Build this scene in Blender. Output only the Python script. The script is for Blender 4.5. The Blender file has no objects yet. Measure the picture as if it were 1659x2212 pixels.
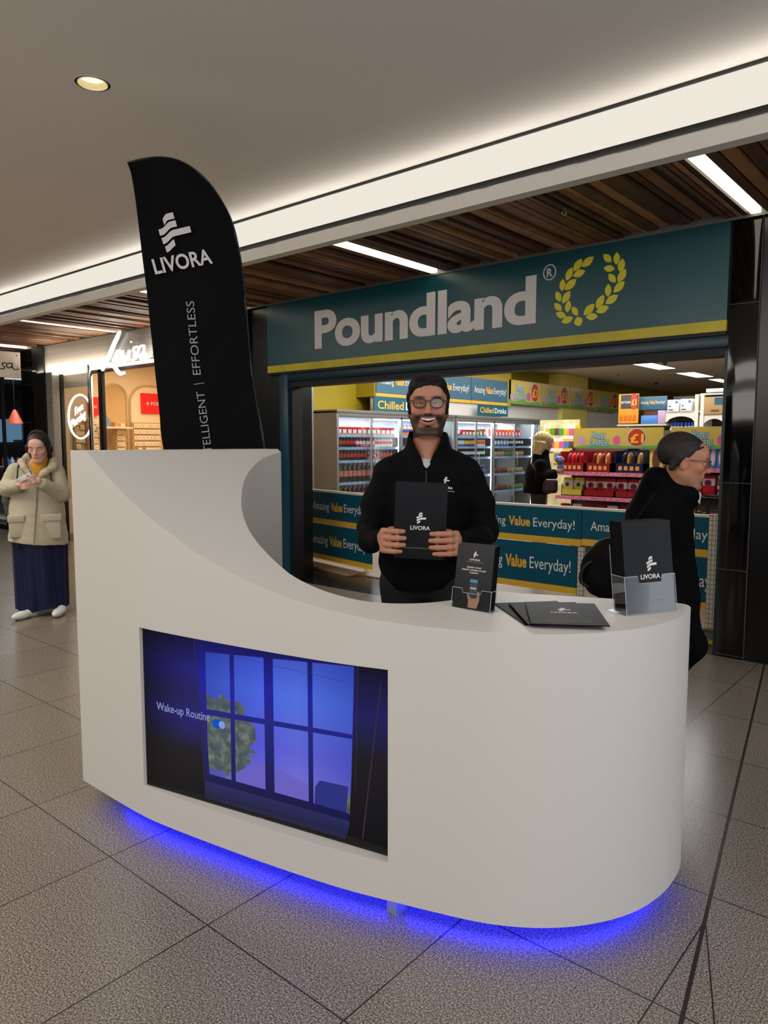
import bpy, bmesh, math, random
import numpy as np
from mathutils import Vector, Matrix, Euler
random.seed(7)
S = bpy.context.scene
COL = S.collection

# ------------------------------------------------------------------ camera, world, large lights, exposure
CAM_YAW, CAM_PITCH, FPX, W, H, HC = math.radians(40.5), math.radians(5.365), 1589.3, 1659, 2212, 1.5
cd = bpy.data.cameras.new('camera'); cam = bpy.data.objects.new('camera', cd); COL.objects.link(cam)
cam.location = (0, 0, HC); cam.rotation_euler = (math.pi / 2 - CAM_PITCH, 0, CAM_YAW)
cd.sensor_fit = 'VERTICAL'; cd.sensor_height = 36.0; cd.lens = FPX / H * 36.0
cd.clip_start = 0.05; cd.clip_end = 100
S.camera = cam
S.view_settings.view_transform = 'Standard'; S.view_settings.look = 'None'
S.view_settings.exposure = 0.0; S.view_settings.gamma = 1.0; S.view_settings.use_curve_mapping = False
wd = bpy.data.worlds.new('world'); S.world = wd; wd.use_nodes = True
bg = wd.node_tree.nodes['Background']; bg.inputs[0].default_value = (0.86, 0.92, 1.0, 1); bg.inputs[1].default_value = 1.15

def area_light(name, loc, rot, sx, sy, power, color):
    l = bpy.data.lights.new(name, 'AREA'); l.shape = 'RECTANGLE'; l.size = sx; l.size_y = sy
    l.energy = power; l.color = color
    o = bpy.data.objects.new(name, l); o.location = loc; o.rotation_euler = rot; COL.objects.link(o); return o
area_light('added_rear_fill', (-2.5, -5.2, 3.2), (math.radians(50), 0, 0), 9, 2.4, 300, (1.0, 0.965, 0.91))  # added broad soft fill behind the camera, under the closed ceiling
area_light('mall_ceiling_light', (-2.2, -0.7, 3.28), (math.radians(18), 0, 0), 4.5, 1.4, 95, (1.0, 0.95, 0.88))
area_light('mall_ceiling_light', (-7.5, 0.8, 3.28), (0, 0, 0), 6, 2.0, 170, (1.0, 0.94, 0.85))
area_light('concourse_light', (1.9, 1.6, 3.25), (0, math.radians(20), 0), 1.6, 2.6, 75, (0.93, 0.95, 1.0))
area_light('cove_lamp', (-6.4, 4.065, 3.07), (math.radians(160), 0, 0), 19, 0.05, 60, (1.0, 0.95, 0.88))
area_light('discount_shop_light', (-5.3, 11.5, 3.12), (0, 0, 0), 5.5, 7, 380, (0.97, 0.99, 1.0))
area_light('jewellery_shop_light', (-9.6, 6.7, 2.82), (0, 0, 0), 3.2, 1.4, 62, (1.0, 0.80, 0.56))
area_light('added_dark_shop_fill', (-15.5, 7.2, 2.9), (0, 0, 0), 3.0, 1.5, 130, (0.8, 0.9, 1.0))  # added cool fill that lifts the dark shop interior
area_light('added_slat_uplight', (-9.6, 5.34, 2.60), (math.radians(165), 0, 0), 4.4, 0.07, 28, (1.0, 0.86, 0.70))  # unseen strip added to wash the slats and fascia tile with warm light
for x_, y_, e_ in ((-4.3, 8.1, 55), (-6.6, 8.9, 60)):
    l = bpy.data.lights.new('added_shop_fill', 'POINT'); l.energy = e_; l.shadow_soft_size = 0.2; l.color = (1.0, 0.97, 0.92); o = bpy.data.objects.new('added_shop_fill', l); o.location = (x_, y_, 2.93); COL.objects.link(o)  # added points hidden behind the fascia to brighten the shop ceiling
CX, CY = W / 2, H / 2
_f = np.array([-math.sin(CAM_YAW) * math.cos(CAM_PITCH), math.cos(CAM_YAW) * math.cos(CAM_PITCH), -math.sin(CAM_PITCH)])
_r = np.array([math.cos(CAM_YAW), math.sin(CAM_YAW), 0.0]); _u = np.cross(_r, _f)
def sight(x, y, X=None, Y=None, Z=None, D=None):
    """point of the real wall, floor or shelf plane (X=, Y=, Z= or distance D=) surveyed at a photo position"""
    d = _f + (x - CX) / FPX * _r - (y - CY) / FPX * _u
    if X is not None: t = X / d[0]
    elif Y is not None: t = Y / d[1]
    elif Z is not None: t = (Z - HC) / d[2]
    else: t = D / math.hypot(d[0], d[1])
    return Vector((d[0] * t, d[1] * t, HC + d[2] * t))

# ------------------------------------------------------------------ materials
def lin(c):
    return tuple(((v / 255) / 12.92 if v / 255 <= 0.04045 else ((v / 255 + 0.055) / 1.055) ** 2.4) for v in c)
_M = {}
def mat(name, rgb=(128, 128, 128), rough=0.6, metal=0.0, emit=None, strength=0.0, alpha=1.0, trans=0.0, spec=0.5,
        noise=0.0, nscale=40.0, bump=0.0, bscale=200.0, coat=0.0, sheen=0.0, ior=1.45):
    if name in _M: return _M[name]
    m = bpy.data.materials.new(name); m.use_nodes = True; nt = m.node_tree; b = nt.nodes['Principled BSDF']
    col = lin(rgb) + (1,)
    b.inputs['Base Color'].default_value = col; b.inputs['Roughness'].default_value = rough
    b.inputs['Metallic'].default_value = metal; b.inputs['Specular IOR Level'].default_value = spec
    b.inputs['IOR'].default_value = ior
    b.inputs['Transmission Weight'].default_value = trans; b.inputs['Alpha'].default_value = alpha
    b.inputs['Coat Weight'].default_value = coat; b.inputs['Sheen Weight'].default_value = sheen
    if emit is not None:
        b.inputs['Emission Color'].default_value = lin(emit) + (1,); b.inputs['Emission Strength'].default_value = strength
    if noise > 0 or bump > 0:
        tc = nt.nodes.new('ShaderNodeTexCoord')
    if noise > 0:
        n = nt.nodes.new('ShaderNodeTexNoise'); n.inputs['Scale'].default_value = nscale; n.inputs['Detail'].default_value = 4
        nt.links.new(tc.outputs['Object'], n.inputs['Vector'])
        mx = nt.nodes.new('ShaderNodeMix'); mx.data_type = 'RGBA'; mx.blend_type = 'MULTIPLY'; mx.inputs[0].default_value = 1
        mr = nt.nodes.new('ShaderNodeMapRange'); mr.inputs[1].default_value = 0.3; mr.inputs[2].default_value = 0.7
        mr.inputs[3].default_value = 1 - noise; mr.inputs[4].default_value = 1 + noise
        nt.links.new(n.outputs[0], mr.inputs[0]); mx.inputs[6].default_value = col
        nt.links.new(mr.outputs[0], mx.inputs[7]); nt.links.new(mx.outputs[2], b.inputs['Base Color'])
    if bump > 0:
        n2 = nt.nodes.new('ShaderNodeTexNoise'); n2.inputs['Scale'].default_value = bscale; n2.inputs['Detail'].default_value = 3
        nt.links.new(tc.outputs['Object'], n2.inputs['Vector'])
        bp = nt.nodes.new('ShaderNodeBump'); bp.inputs['Strength'].default_value = bump; bp.inputs['Distance'].default_value = 0.01
        nt.links.new(n2.outputs[0], bp.inputs['Height']); nt.links.new(bp.outputs[0], b.inputs['Normal'])
    _M[name] = m; return m
def clear_sheet(name, tint=(1, 1, 1), gain=1.0, rough=0.02, film=0.0):
    """thin clear glass or acrylic: passes light straight through and mirrors by the viewing angle"""
    m = bpy.data.materials.new(name); m.use_nodes = True; nt = m.node_tree; L = nt.links; nt.nodes.clear()
    out = nt.nodes.new('ShaderNodeOutputMaterial'); mx = nt.nodes.new('ShaderNodeMixShader'); tr = nt.nodes.new('ShaderNodeBsdfTransparent'); gl = nt.nodes.new('ShaderNodeBsdfGlossy')
    tr.inputs[0].default_value = tint + (1,); gl.inputs['Roughness'].default_value = rough
    fr = nt.nodes.new('ShaderNodeFresnel'); fr.inputs[0].default_value = 1.5
    mt = nt.nodes.new('ShaderNodeMath'); mt.operation = 'MULTIPLY_ADD'; mt.inputs[1].default_value = gain; mt.inputs[2].default_value = film; mt.use_clamp = True
    L.new(fr.outputs[0], mt.inputs[0]); L.new(mt.outputs[0], mx.inputs[0]); L.new(tr.outputs[0], mx.inputs[1]); L.new(gl.outputs[0], mx.inputs[2]); L.new(mx.outputs[0], out.inputs[0]); return m
def glow(name, rgb, strength):
    return mat(name, (0, 0, 0), 0.6, emit=rgb, strength=strength, spec=0.0)

# ------------------------------------------------------------------ mesh helpers
class G:
    """geometry bag: vertices, faces, material slot per face"""
    def __init__(s): s.v = []; s.f = []; s.m = []
    def add(s, vs, fs, mi=0):
        o = len(s.v); s.v += [tuple(p) for p in vs]; s.f += [tuple(i + o for i in f) for f in fs]; s.m += [mi] * len(fs); return s
    def box(s, a, b, mi=0):
        x0, y0, z0 = a; x1, y1, z1 = b
        x0, x1 = min(x0, x1), max(x0, x1); y0, y1 = min(y0, y1), max(y0, y1); z0, z1 = min(z0, z1), max(z0, z1)
        return s.add([(x0, y0, z0), (x1, y0, z0), (x1, y1, z0), (x0, y1, z0), (x0, y0, z1), (x1, y0, z1), (x1, y1, z1), (x0, y1, z1)],
                     [(0, 3, 2, 1), (4, 5, 6, 7), (0, 1, 5, 4), (1, 2, 6, 5), (2, 3, 7, 6), (3, 0, 4, 7)], mi)
    def lathe(s, prof, c=(0, 0, 0), n=12, mi=0, axis='z'):
        vs = []
        for r, z in prof:
            for i in range(n):
                a = 2 * math.pi * i / n; p = (r * math.cos(a), r * math.sin(a), z)
                if axis == 'y': p = (p[0], -p[2], p[1])
                if axis == 'x': p = (p[2], p[0], p[1])
                vs.append((p[0] + c[0], p[1] + c[1], p[2] + c[2]))
        fs = []
        for k in range(len(prof) - 1):
            for i in range(n):
                j = (i + 1) % n; fs.append((k * n + i, k * n + j, (k + 1) * n + j, (k + 1) * n + i))
        fs.append(tuple(range(n - 1, -1, -1))); fs.append(tuple((len(prof) - 1) * n + i for i in range(n)))
        return s.add(vs, fs, mi)
    def tube(s, pts, r, n=8, mi=0, closed=False, flat=1.0):
        P = [Vector(p) for p in pts]; N = len(P); rs = r if isinstance(r, (list, tuple)) else [r] * N
        vs = []; prev = None
        for i in range(N):
            if closed: t = (P[(i + 1) % N] - P[i - 1])
            else: t = (P[min(i + 1, N - 1)] - P[max(i - 1, 0)])
            t.normalize()
            if prev is None:
                a = Vector((0, 0, 1)) if abs(t.z) < 0.9 else Vector((1, 0, 0)); prev = a
            u = (prev - t * prev.dot(t))
            if u.length < 1e-6: u = t.orthogonal()
            u.normalize(); w = t.cross(u); prev = u
            for k in range(n):
                a = 2 * math.pi * k / n; vs.append(P[i] + (u * math.cos(a) + w * math.sin(a) * flat) * rs[i])
        fs = []; M = N if closed else N - 1
        for i in range(M):
            j = (i + 1) % N
            for k in range(n):
                l = (k + 1) % n; fs.append((i * n + k, i * n + l, j * n + l, j * n + k))
        if not closed:
            fs.append(tuple(range(n - 1, -1, -1))); fs.append(tuple((N - 1) * n + k for k in range(n)))
        return s.add(vs, fs, mi)
    def prism(s, poly, o, ux, uy, depth, mi=0):
        """polygon (2D) in plane o+ux*a+uy*b, extruded backwards by depth"""
        o, ux, uy = Vector(o), Vector(ux), Vector(uy); n = ux.cross(uy).normalized(); N = len(poly)
        fr = [o + ux * a + uy * b for a, b in poly]; bk = [p - n * depth for p in fr]
        fs = [tuple(range(N)), tuple(range(2 * N - 1, N - 1, -1))] + [(i, i + N, (i + 1) % N + N, (i + 1) % N) for i in range(N)]
        return s.add(fr + bk, fs, mi)
    def ellip(s, c, r, n=12, m=8, mi=0, rot=None):
        vs = []
        for i in range(m + 1):
            t = math.pi * i / m
            for j in range(n):
                a = 2 * math.pi * j / n; p = Vector((r[0] * math.sin(t) * math.cos(a), r[1] * math.sin(t) * math.sin(a), r[2] * math.cos(t)))
                if rot is not None: p = rot @ p
                vs.append(p + Vector(c))
        fs = [(i * n + j, (i + 1) * n + j, (i + 1) * n + (j + 1) % n, i * n + (j + 1) % n) for i in range(m) for j in range(n)]
        return s.add(vs, fs, mi)
def obj(name, g, m, parent=None, smooth=False, loc=None, angle=35, bevel=0.0, bseg=2):
    me = bpy.data.meshes.new(name)
    if isinstance(g, bmesh.types.BMesh): g.to_mesh(me); g.free()
    else:
        me.from_pydata([tuple(p) for p in g.v], [], g.f)
        me.polygons.foreach_set('material_index', g.m)
    me.validate(); me.update()
    bm = bmesh.new(); bm.from_mesh(me); bmesh.ops.remove_doubles(bm, verts=bm.verts, dist=1e-6)
    bmesh.ops.recalc_face_normals(bm, faces=bm.faces)
    if bevel > 0:
        es = [e for e in bm.edges if len(e.link_faces) == 2 and e.calc_face_angle(0) > math.radians(30)]
        bmesh.ops.bevel(bm, geom=es, offset=bevel, segments=bseg, affect='EDGES', profile=0.5, clamp_overlap=True)
    if smooth or bevel > 0:
        for f in bm.faces: f.smooth = True
        for e in bm.edges: e.smooth = len(e.link_faces) == 2 and e.calc_face_angle(0) < math.radians(angle)
    bm.to_mesh(me); bm.free()
    for x in (m if isinstance(m, (list, tuple)) else [m]): me.materials.append(x)
    o = bpy.data.objects.new(name, me); COL.objects.link(o)
    if parent is not None: o.parent = parent
    if loc is not None: o.location = loc
    return o
def tag(o, label=None, cat=None, group=None, kind=None):
    if label: o['label'] = label
    if cat: o['category'] = cat
    if group: o['group'] = group
    if kind: o['kind'] = kind
    return o
def thing(name, label, cat, loc=(0, 0, 0), rz=0.0, group=None):
    o = bpy.data.objects.new(name, None); o.empty_display_size = 0.1; COL.objects.link(o)
    o.location = loc; o.rotation_euler = (0, 0, rz); return tag(o, label, cat, group)
def struct(name, g, m, parent=None, **k):
    o = obj(name, g, m, parent, **k)
    if parent is None: o['kind'] = 'structure'
    return o
def copy_tree(o, parent=None):
    kids = [c for c in COL.objects if c.parent == o]
    c = o.copy(); COL.objects.link(c)
    if parent is not None: c.parent = parent
    for k in kids: copy_tree(k, c)
    return c

# ------------------------------------------------------------------ lettering
def text_geo(s, w=None, h=None, weight=0.0, depth=0.002, shear=0.0, spacing=1.0, align='LEFT', res=3):
    """outline letters as vertices/faces in the XY plane (x right, y up), scaled to width w / cap height h"""
    cu = bpy.data.curves.new('lettering', 'FONT'); cu.body = s; cu.size = 1.0; cu.offset = weight; cu.extrude = 0.0
    cu.shear = shear; cu.space_character = spacing; cu.resolution_u = res; cu.fill_mode = 'BOTH'
    o = bpy.data.objects.new('lettering', cu); COL.objects.link(o)
    dg = bpy.context.evaluated_depsgraph_get(); me = bpy.data.meshes.new_from_object(o.evaluated_get(dg))
    V = [v.co.copy() for v in me.vertices]; F = [tuple(p.vertices) for p in me.polygons]
    bpy.data.objects.remove(o); bpy.data.curves.remove(cu); bpy.data.meshes.remove(me)
    x0 = min(v.x for v in V); x1 = max(v.x for v in V)
    sx = (w / (x1 - x0)) if w else None; sy = (h / 0.73) if h else None
    sx = sx or sy; sy = sy or sx
    off = 0 if align == 'LEFT' else -(x1 - x0) * sx / 2
    return [((v.x - x0) * sx + off, v.y * sy) for v in V], F
def letters(name, s, o, ux, uy, m, parent=None, w=None, h=None, weight=0.0, depth=0.003, mirror=False, **k):
    V, F = text_geo(s, w, h, weight, **k)
    o, ux, uy = Vector(o), Vector(ux).normalized(), Vector(uy).normalized(); n = ux.cross(uy).normalized()
    me = bpy.data.meshes.new(name); bm = bmesh.new()
    vs = [bm.verts.new(o + ux * a + uy * b) for a, b in V]
    for f in F:
        try: bm.faces.new([vs[i] for i in f])
        except ValueError: pass
    bmesh.ops.recalc_face_normals(bm, faces=bm.faces)
    fs = list(bm.faces)
    for f in fs:
        if f.normal.dot(n) < 0: f.normal_flip()
    r = bmesh.ops.extrude_face_region(bm, geom=fs)
    for e in r['geom']:
        if isinstance(e, bmesh.types.BMVert): e.co += n * depth
    bmesh.ops.recalc_face_normals(bm, faces=bm.faces)
    bm.to_mesh(me); bm.free(); me.materials.append(m)
    ob = bpy.data.objects.new(name, me); COL.objects.link(ob)
    if parent is not None: ob.parent = parent
    return ob
def livora_mark():
    """the flag-like mark as six small wavy bands (2D polygons, unit height, x to the right)"""
    out = []
    def band(x0, x1, yl, yr, th, a=.06, c=.34):
        top = []; bot = []; n = 14
        for i in range(n + 1):
            x = x0 + (x1 - x0) * i / n; t = min(max((x - a) / (c - a), 0), 1); y = yl + (yr - yl) * t * t * (3 - 2 * t) + .05 * (x - .25); top.append((x + .13, y)); bot.append((x + .13, y - th))
        out.append(bot + top[::-1])
    band(.17, .46, .88, .985, .155, .14, .30); band(0, .47, .66, .785, .155); band(.02, .78, .445, .570, .155); band(.05, .31, .23, .35, .155)
    return out
def livora_logo(name, o, ux, uy, hgt, m, parent, thick=0.002):
    g = G(); ux, uy = Vector(ux).normalized(), Vector(uy).normalized(); n = ux.cross(uy)
    for p in livora_mark(): g.prism([(a * hgt - hgt * 0.45, b * hgt) for a, b in p], Vector(o) + n * thick, ux, uy, thick)
    return obj(name, g, m, parent)
# ------------------------------------------------------------------ materials of the place
WHITE = mat('white_paint', (238, 232, 224), 0.75)
def granite():
    m = bpy.data.materials.new('granite_floor'); m.use_nodes = True; nt = m.node_tree; b = nt.nodes['Principled BSDF']; L = nt.links
    tc = nt.nodes.new('ShaderNodeTexCoord')
    def noise(sc, det=2.0):
        n = nt.nodes.new('ShaderNodeTexNoise'); n.inputs['Scale'].default_value = sc; n.inputs['Detail'].default_value = det
        L.new(tc.outputs['Object'], n.inputs['Vector']); return n
    n1 = noise(190, 6); n1.inputs['Roughness'].default_value = 0.72; n2 = noise(700, 2); n3 = noise(2.2, 3)
    r1 = nt.nodes.new('ShaderNodeValToRGB'); e = r1.color_ramp.elements
    e[0].position = 0.37; e[0].color = lin((34, 30, 27)) + (1,); e[1].position = 0.65; e[1].color = lin((206, 194, 176)) + (1,)
    k = e.new(0.45); k.color = lin((92, 84, 76)) + (1,); k = e.new(0.54); k.color = lin((140, 130, 117)) + (1,)
    L.new(n1.outputs[0], r1.inputs[0])
    mx = nt.nodes.new('ShaderNodeMix'); mx.data_type = 'RGBA'; mx.blend_type = 'OVERLAY'; mx.inputs[0].default_value = 0.6
    L.new(r1.outputs[0], mx.inputs[6])
    r2 = nt.nodes.new('ShaderNodeMapRange'); r2.inputs[1].default_value = 0.35; r2.inputs[2].default_value = 0.65; r2.inputs[3].default_value = 0.25; r2.inputs[4].default_value = 0.75
    L.new(n2.outputs[0], r2.inputs[0]); L.new(r2.outputs[0], mx.inputs[7])
    # joints
    sp = nt.nodes.new('ShaderNodeSeparateXYZ'); L.new(tc.outputs['Object'], sp.inputs[0])
    def mt(op, a, b_=None, c=None):
        n = nt.nodes.new('ShaderNodeMath'); n.operation = op
        for i, v in enumerate((a, b_, c)):
            if v is None: continue
            if isinstance(v, (int, float)): n.inputs[i].default_value = v
            else: L.new(v, n.inputs[i])
        return n.outputs[0]
    X, Y = sp.outputs[0], sp.outputs[1]
    def grid(v, off, pitch, w):
        a = mt('DIVIDE', mt('SUBTRACT', v, off), pitch); fr = mt('ABSOLUTE', mt('SUBTRACT', mt('FRACT', mt('ADD', a, 0.5)), 0.5))
        return mt('LESS_THAN', mt('MULTIPLY', fr, pitch), w)
    # diagonal expansion joint and its companion
    dj = mt('SUBTRACT', X, mt('ADD', mt('MULTIPLY', Y, -0.1795), -0.236))         # > 0 on the right-hand side
    right = mt('GREATER_THAN', dj, 0)
    gx = mt('MULTIPLY', grid(X, -1.24, 0.588, 0.0024), mt('SUBTRACT', 1.0, right))
    gy = grid(Y, 1.29, 0.588, 0.0024)
    xr = mt('SUBTRACT', X, mt('ADD', mt('MULTIPLY', Y, -0.36), 0.185))
    gr = mt('MULTIPLY', grid(xr, 0.0, 0.588, 0.0024), right)
    thick = mt('LESS_THAN', mt('ABSOLUTE', dj), 0.0062)
    j = mt('MAXIMUM', mt('MAXIMUM', gx, gy), mt('MAXIMUM', gr, thick))
    # slab-to-slab tone
    fx = mt('FLOOR', mt('DIVIDE', mt('SUBTRACT', X, -1.24), 0.588)); fy = mt('FLOOR', mt('DIVIDE', mt('SUBTRACT', Y, 1.29), 0.588))
    wn = nt.nodes.new('ShaderNodeTexWhiteNoise'); cb = nt.nodes.new('ShaderNodeCombineXYZ'); L.new(fx, cb.inputs[0]); L.new(fy, cb.inputs[1]); L.new(cb.outputs[0], wn.inputs['Vector'])
    tone = mt('ADD', mt('MULTIPLY', wn.outputs[0], 0.10), mt('ADD', mt('MULTIPLY', n3.outputs[0], 0.12), 0.83))
    m2 = nt.nodes.new('ShaderNodeMix'); m2.data_type = 'RGBA'; m2.blend_type = 'MULTIPLY'; m2.inputs[0].default_value = 1
    L.new(mx.outputs[2], m2.inputs[6]); L.new(tone, m2.inputs[7])
    m3 = nt.nodes.new('ShaderNodeMix'); m3.data_type = 'RGBA'; L.new(j, m3.inputs[0]); L.new(m2.outputs[2], m3.inputs[6]); m3.inputs[7].default_value = lin((44, 38, 34)) + (1,)
    L.new(m3.outputs[2], b.inputs['Base Color'])
    b.inputs['Roughness'].default_value = 0.24; b.inputs['Specular IOR Level'].default_value = 0.42
    return m
def tiled(name, rgb, joint, sx, sz, ox, oz, jw=0.002, rough=0.15, axes=('X', 'Z'), noise=0.0, stagger=0.0):
    m = bpy.data.materials.new(name); m.use_nodes = True; nt = m.node_tree; b = nt.nodes['Principled BSDF']; L = nt.links
    tc = nt.nodes.new('ShaderNodeTexCoord'); sp = nt.nodes.new('ShaderNodeSeparateXYZ'); L.new(tc.outputs['Object'], sp.inputs[0])
    def mt(op, a, b_=None):
        n = nt.nodes.new('ShaderNodeMath'); n.operation = op
        for i, v in enumerate((a, b_)):
            if v is None: continue
            if isinstance(v, (int, float)): n.inputs[i].default_value = v
            else: L.new(v, n.inputs[i])
        return n.outputs[0]
    a = sp.outputs['XYZ'.index(axes[0])]; c = sp.outputs['XYZ'.index(axes[1])]
    if stagger:
        row = mt('FLOOR', mt('DIVIDE', mt('SUBTRACT', c, oz), sz)); a = mt('ADD', a, mt('MULTIPLY', mt('MODULO', row, 2.0), stagger))
    def gr(v, off, p):
        q = mt('DIVIDE', mt('SUBTRACT', v, off), p); return mt('LESS_THAN', mt('MULTIPLY', mt('ABSOLUTE', mt('SUBTRACT', mt('FRACT', mt('ADD', q, 0.5)), 0.5)), p), jw)
    j = mt('MAXIMUM', gr(a, ox, sx), gr(c, oz, sz))
    mx = nt.nodes.new('ShaderNodeMix'); mx.data_type = 'RGBA'; L.new(j, mx.inputs[0]); mx.inputs[6].default_value = lin(rgb) + (1,); mx.inputs[7].default_value = lin(joint) + (1,)
    L.new(mx.outputs[2], b.inputs['Base Color']); b.inputs['Roughness'].default_value = rough
    return m
def wood_slat():
    m = bpy.data.materials.new('slat_wood'); m.use_nodes = True; nt = m.node_tree; b = nt.nodes['Principled BSDF']; L = nt.links
    tc = nt.nodes.new('ShaderNodeTexCoord'); mp = nt.nodes.new('ShaderNodeMapping'); mp.inputs['Scale'].default_value = (14, 0.5, 8)
    L.new(tc.outputs['Object'], mp.inputs[0])
    n = nt.nodes.new('ShaderNodeTexNoise'); n.inputs['Scale'].default_value = 1.0; n.inputs['Detail'].default_value = 5; L.new(mp.outputs[0], n.inputs['Vector'])
    r = nt.nodes.new('ShaderNodeValToRGB'); e = r.color_ramp.elements; e[0].position = 0.3; e[0].color = lin((70, 40, 22)) + (1,); e[1].position = 0.7; e[1].color = lin((150, 98, 58)) + (1,)
    L.new(n.outputs[0], r.inputs[0]); L.new(r.outputs[0], b.inputs['Base Color']); b.inputs['Roughness'].default_value = 0.42
    return m
GRANITE = granite()
BLACKTILE = tiled('black_polished_tile', (9, 8, 8), (84, 80, 76), 0.6, 0.605, -1.345, 0.62, 0.0022, 0.07)
BLACKFLOOR = tiled('black_floor_tile', (22, 24, 26), (50, 52, 54), 0.6, 0.6, -1.5, 5.29, 0.002, 0.2, axes=('X', 'Y'))
GREYTILE = tiled('grey_wall_tile', (150, 146, 138), (176, 172, 162), 0.30, 0.075, -11.56, 2.6, 0.0018, 0.3, stagger=0.15)
BLACK = mat('black_matte', (8, 8, 9), 0.55)
GLOSSBLACK = mat('black_gloss', (10, 10, 11), 0.12)
TEAL = mat('teal_panel', (12, 68, 76), 0.30, noise=0.04, nscale=3)
TEALFRAME = mat('teal_frame', (6, 52, 72), 0.35)
YELLOW = mat('yellow_stripe', (186, 168, 26), 0.4, noise=0.12, nscale=5)
YELLOWWALL = mat('yellow_wall', (160, 140, 24), 0.6, noise=0.05, nscale=2)
SHOPCEIL = mat('shop_ceiling', (224, 214, 198), 0.8)
METAL = mat('brushed_metal', (170, 170, 172), 0.35, 0.8)
GREYMETAL = mat('grey_metal', (124, 124, 126), 0.45, 0.3)

# ------------------------------------------------------------------ floor
g = G(); g.add([(-24, -8, 0), (3.2, -8, 0), (3.2, 5.40, 0), (-24, 5.40, 0)], [(0, 1, 2, 3)]); struct('floor', g, GRANITE)
g = G(); g.add([(-24, 5.40, 0), (3.2, 5.40, 0), (3.2, 6.09, 0), (-24, 6.09, 0)], [(0, 1, 2, 3)]); struct('floor_threshold', g, BLACKFLOOR)
g = G(); g.add([(-9.2, 6.09, 0), (3.2, 6.09, 0), (3.2, 26, 0), (-9.2, 26, 0)], [(0, 1, 2, 3)])
struct('floor_shop', g, mat('shop_vinyl', (128, 108, 88), 0.35, noise=0.15, nscale=3))
g = G(); g.add([(-24, 6.09, 0), (-9.2, 6.09, 0), (-9.2, 11, 0), (-24, 11, 0)], [(0, 1, 2, 3)])
struct('floor_boutique', g, mat('boutique_floor', (180, 160, 140), 0.3))
g = G(); g.box((-6.9, 6.09, 0), (-1.5, 6.14, 0.012)); struct('trim_1', g, mat('threshold_yellow', (120, 104, 40), 0.5, noise=0.4, nscale=20))

# ------------------------------------------------------------------ ceilings
MAINZ = 3.335
hole = sight(200, 180, Z=MAINZ)
def disc_hole_ceiling(x0, y0, x1, y1, z, c, r, n=32):
    g = G(); ring = [(c.x + r * math.cos(2 * math.pi * i / n), c.y + r * math.sin(2 * math.pi * i / n), z) for i in range(n)]
    sq = []
    a = 0.5
    for i in range(n):
        t = 2 * math.pi * i / n; k = a / max(abs(math.cos(t)), abs(math.sin(t))); sq.append((c.x + k * math.cos(t), c.y + k * math.sin(t), z))
    g.add(ring + sq, [(i, (i + 1) % n, n + (i + 1) % n, n + i) for i in range(n)])
    X = [x0, c.x - a, c.x + a, x1]; Y = [y0, c.y - a, c.y + a, y1]
    for i in range(3):
        for j in range(3):
            if i == 1 and j == 1: continue
            g.add([(X[i], Y[j], z), (X[i + 1], Y[j], z), (X[i + 1], Y[j + 1], z), (X[i], Y[j + 1], z)], [(0, 1, 2, 3)])
    return g
struct('ceiling', disc_hole_ceiling(-24, -3.2, 3.2, 4.0, MAINZ, hole, 0.075), WHITE)
t = thing('downlight', 'round recessed warm downlight in the white ceiling', 'ceiling light', (hole.x, hole.y, MAINZ))
g = G(); n = 32
vs = []
for rr, zz in ((0.086, -0.002), (0.086, 0.0), (0.076, 0.0), (0.076, -0.004), (0.072, -0.004), (0.064, 0.05)):
    vs += [(rr * math.cos(2 * math.pi * i / n), rr * math.sin(2 * math.pi * i / n), zz) for i in range(n)]
g.add(vs, [(k * n + i, k * n + (i + 1) % n, (k + 1) * n + (i + 1) % n, (k + 1) * n + i) for k in range(5) for i in range(n)])
obj('reflector', g, mat('downlight_reflector', (250, 236, 200), 0.3), t, smooth=True)
g = G(); g.lathe([(0.066, 0.03), (0.066, 0.04)], n=32); obj('lens', g, glow('downlight_lens', (255, 240, 196), 1.6), t)
# luminous riser between the white ceiling and the slatted bay
COVE = glow('cove_light_panel', (255, 248, 234), 0.86)
g = G(); g.box((-24, 4.10, 3.06), (3.2, 4.13, 3.37)); o = obj('cove_light', g, COVE)
tag(o, 'long luminous white cove band running between plain and slatted ceilings', 'light')
g = G(); g.box((-24, 4.0, 3.318), (3.2, 4.012, 3.40)); struct('trim_2', g, mat('shadow_gap', (60, 58, 55), 0.8))
g = G(); g.box((-24, 4.012, 2.99), (3.2, 4.03, 3.075)); g.box((-24, 4.03, 2.99), (3.2, 4.10, 3.03)); struct('trim_3', g, mat('trim_grey', (222, 216, 206), 0.6))
g = G(); g.box((-24, 4.012, 3.37), (3.2, 4.13, 3.40)); struct('trim_4', g, WHITE)
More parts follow.
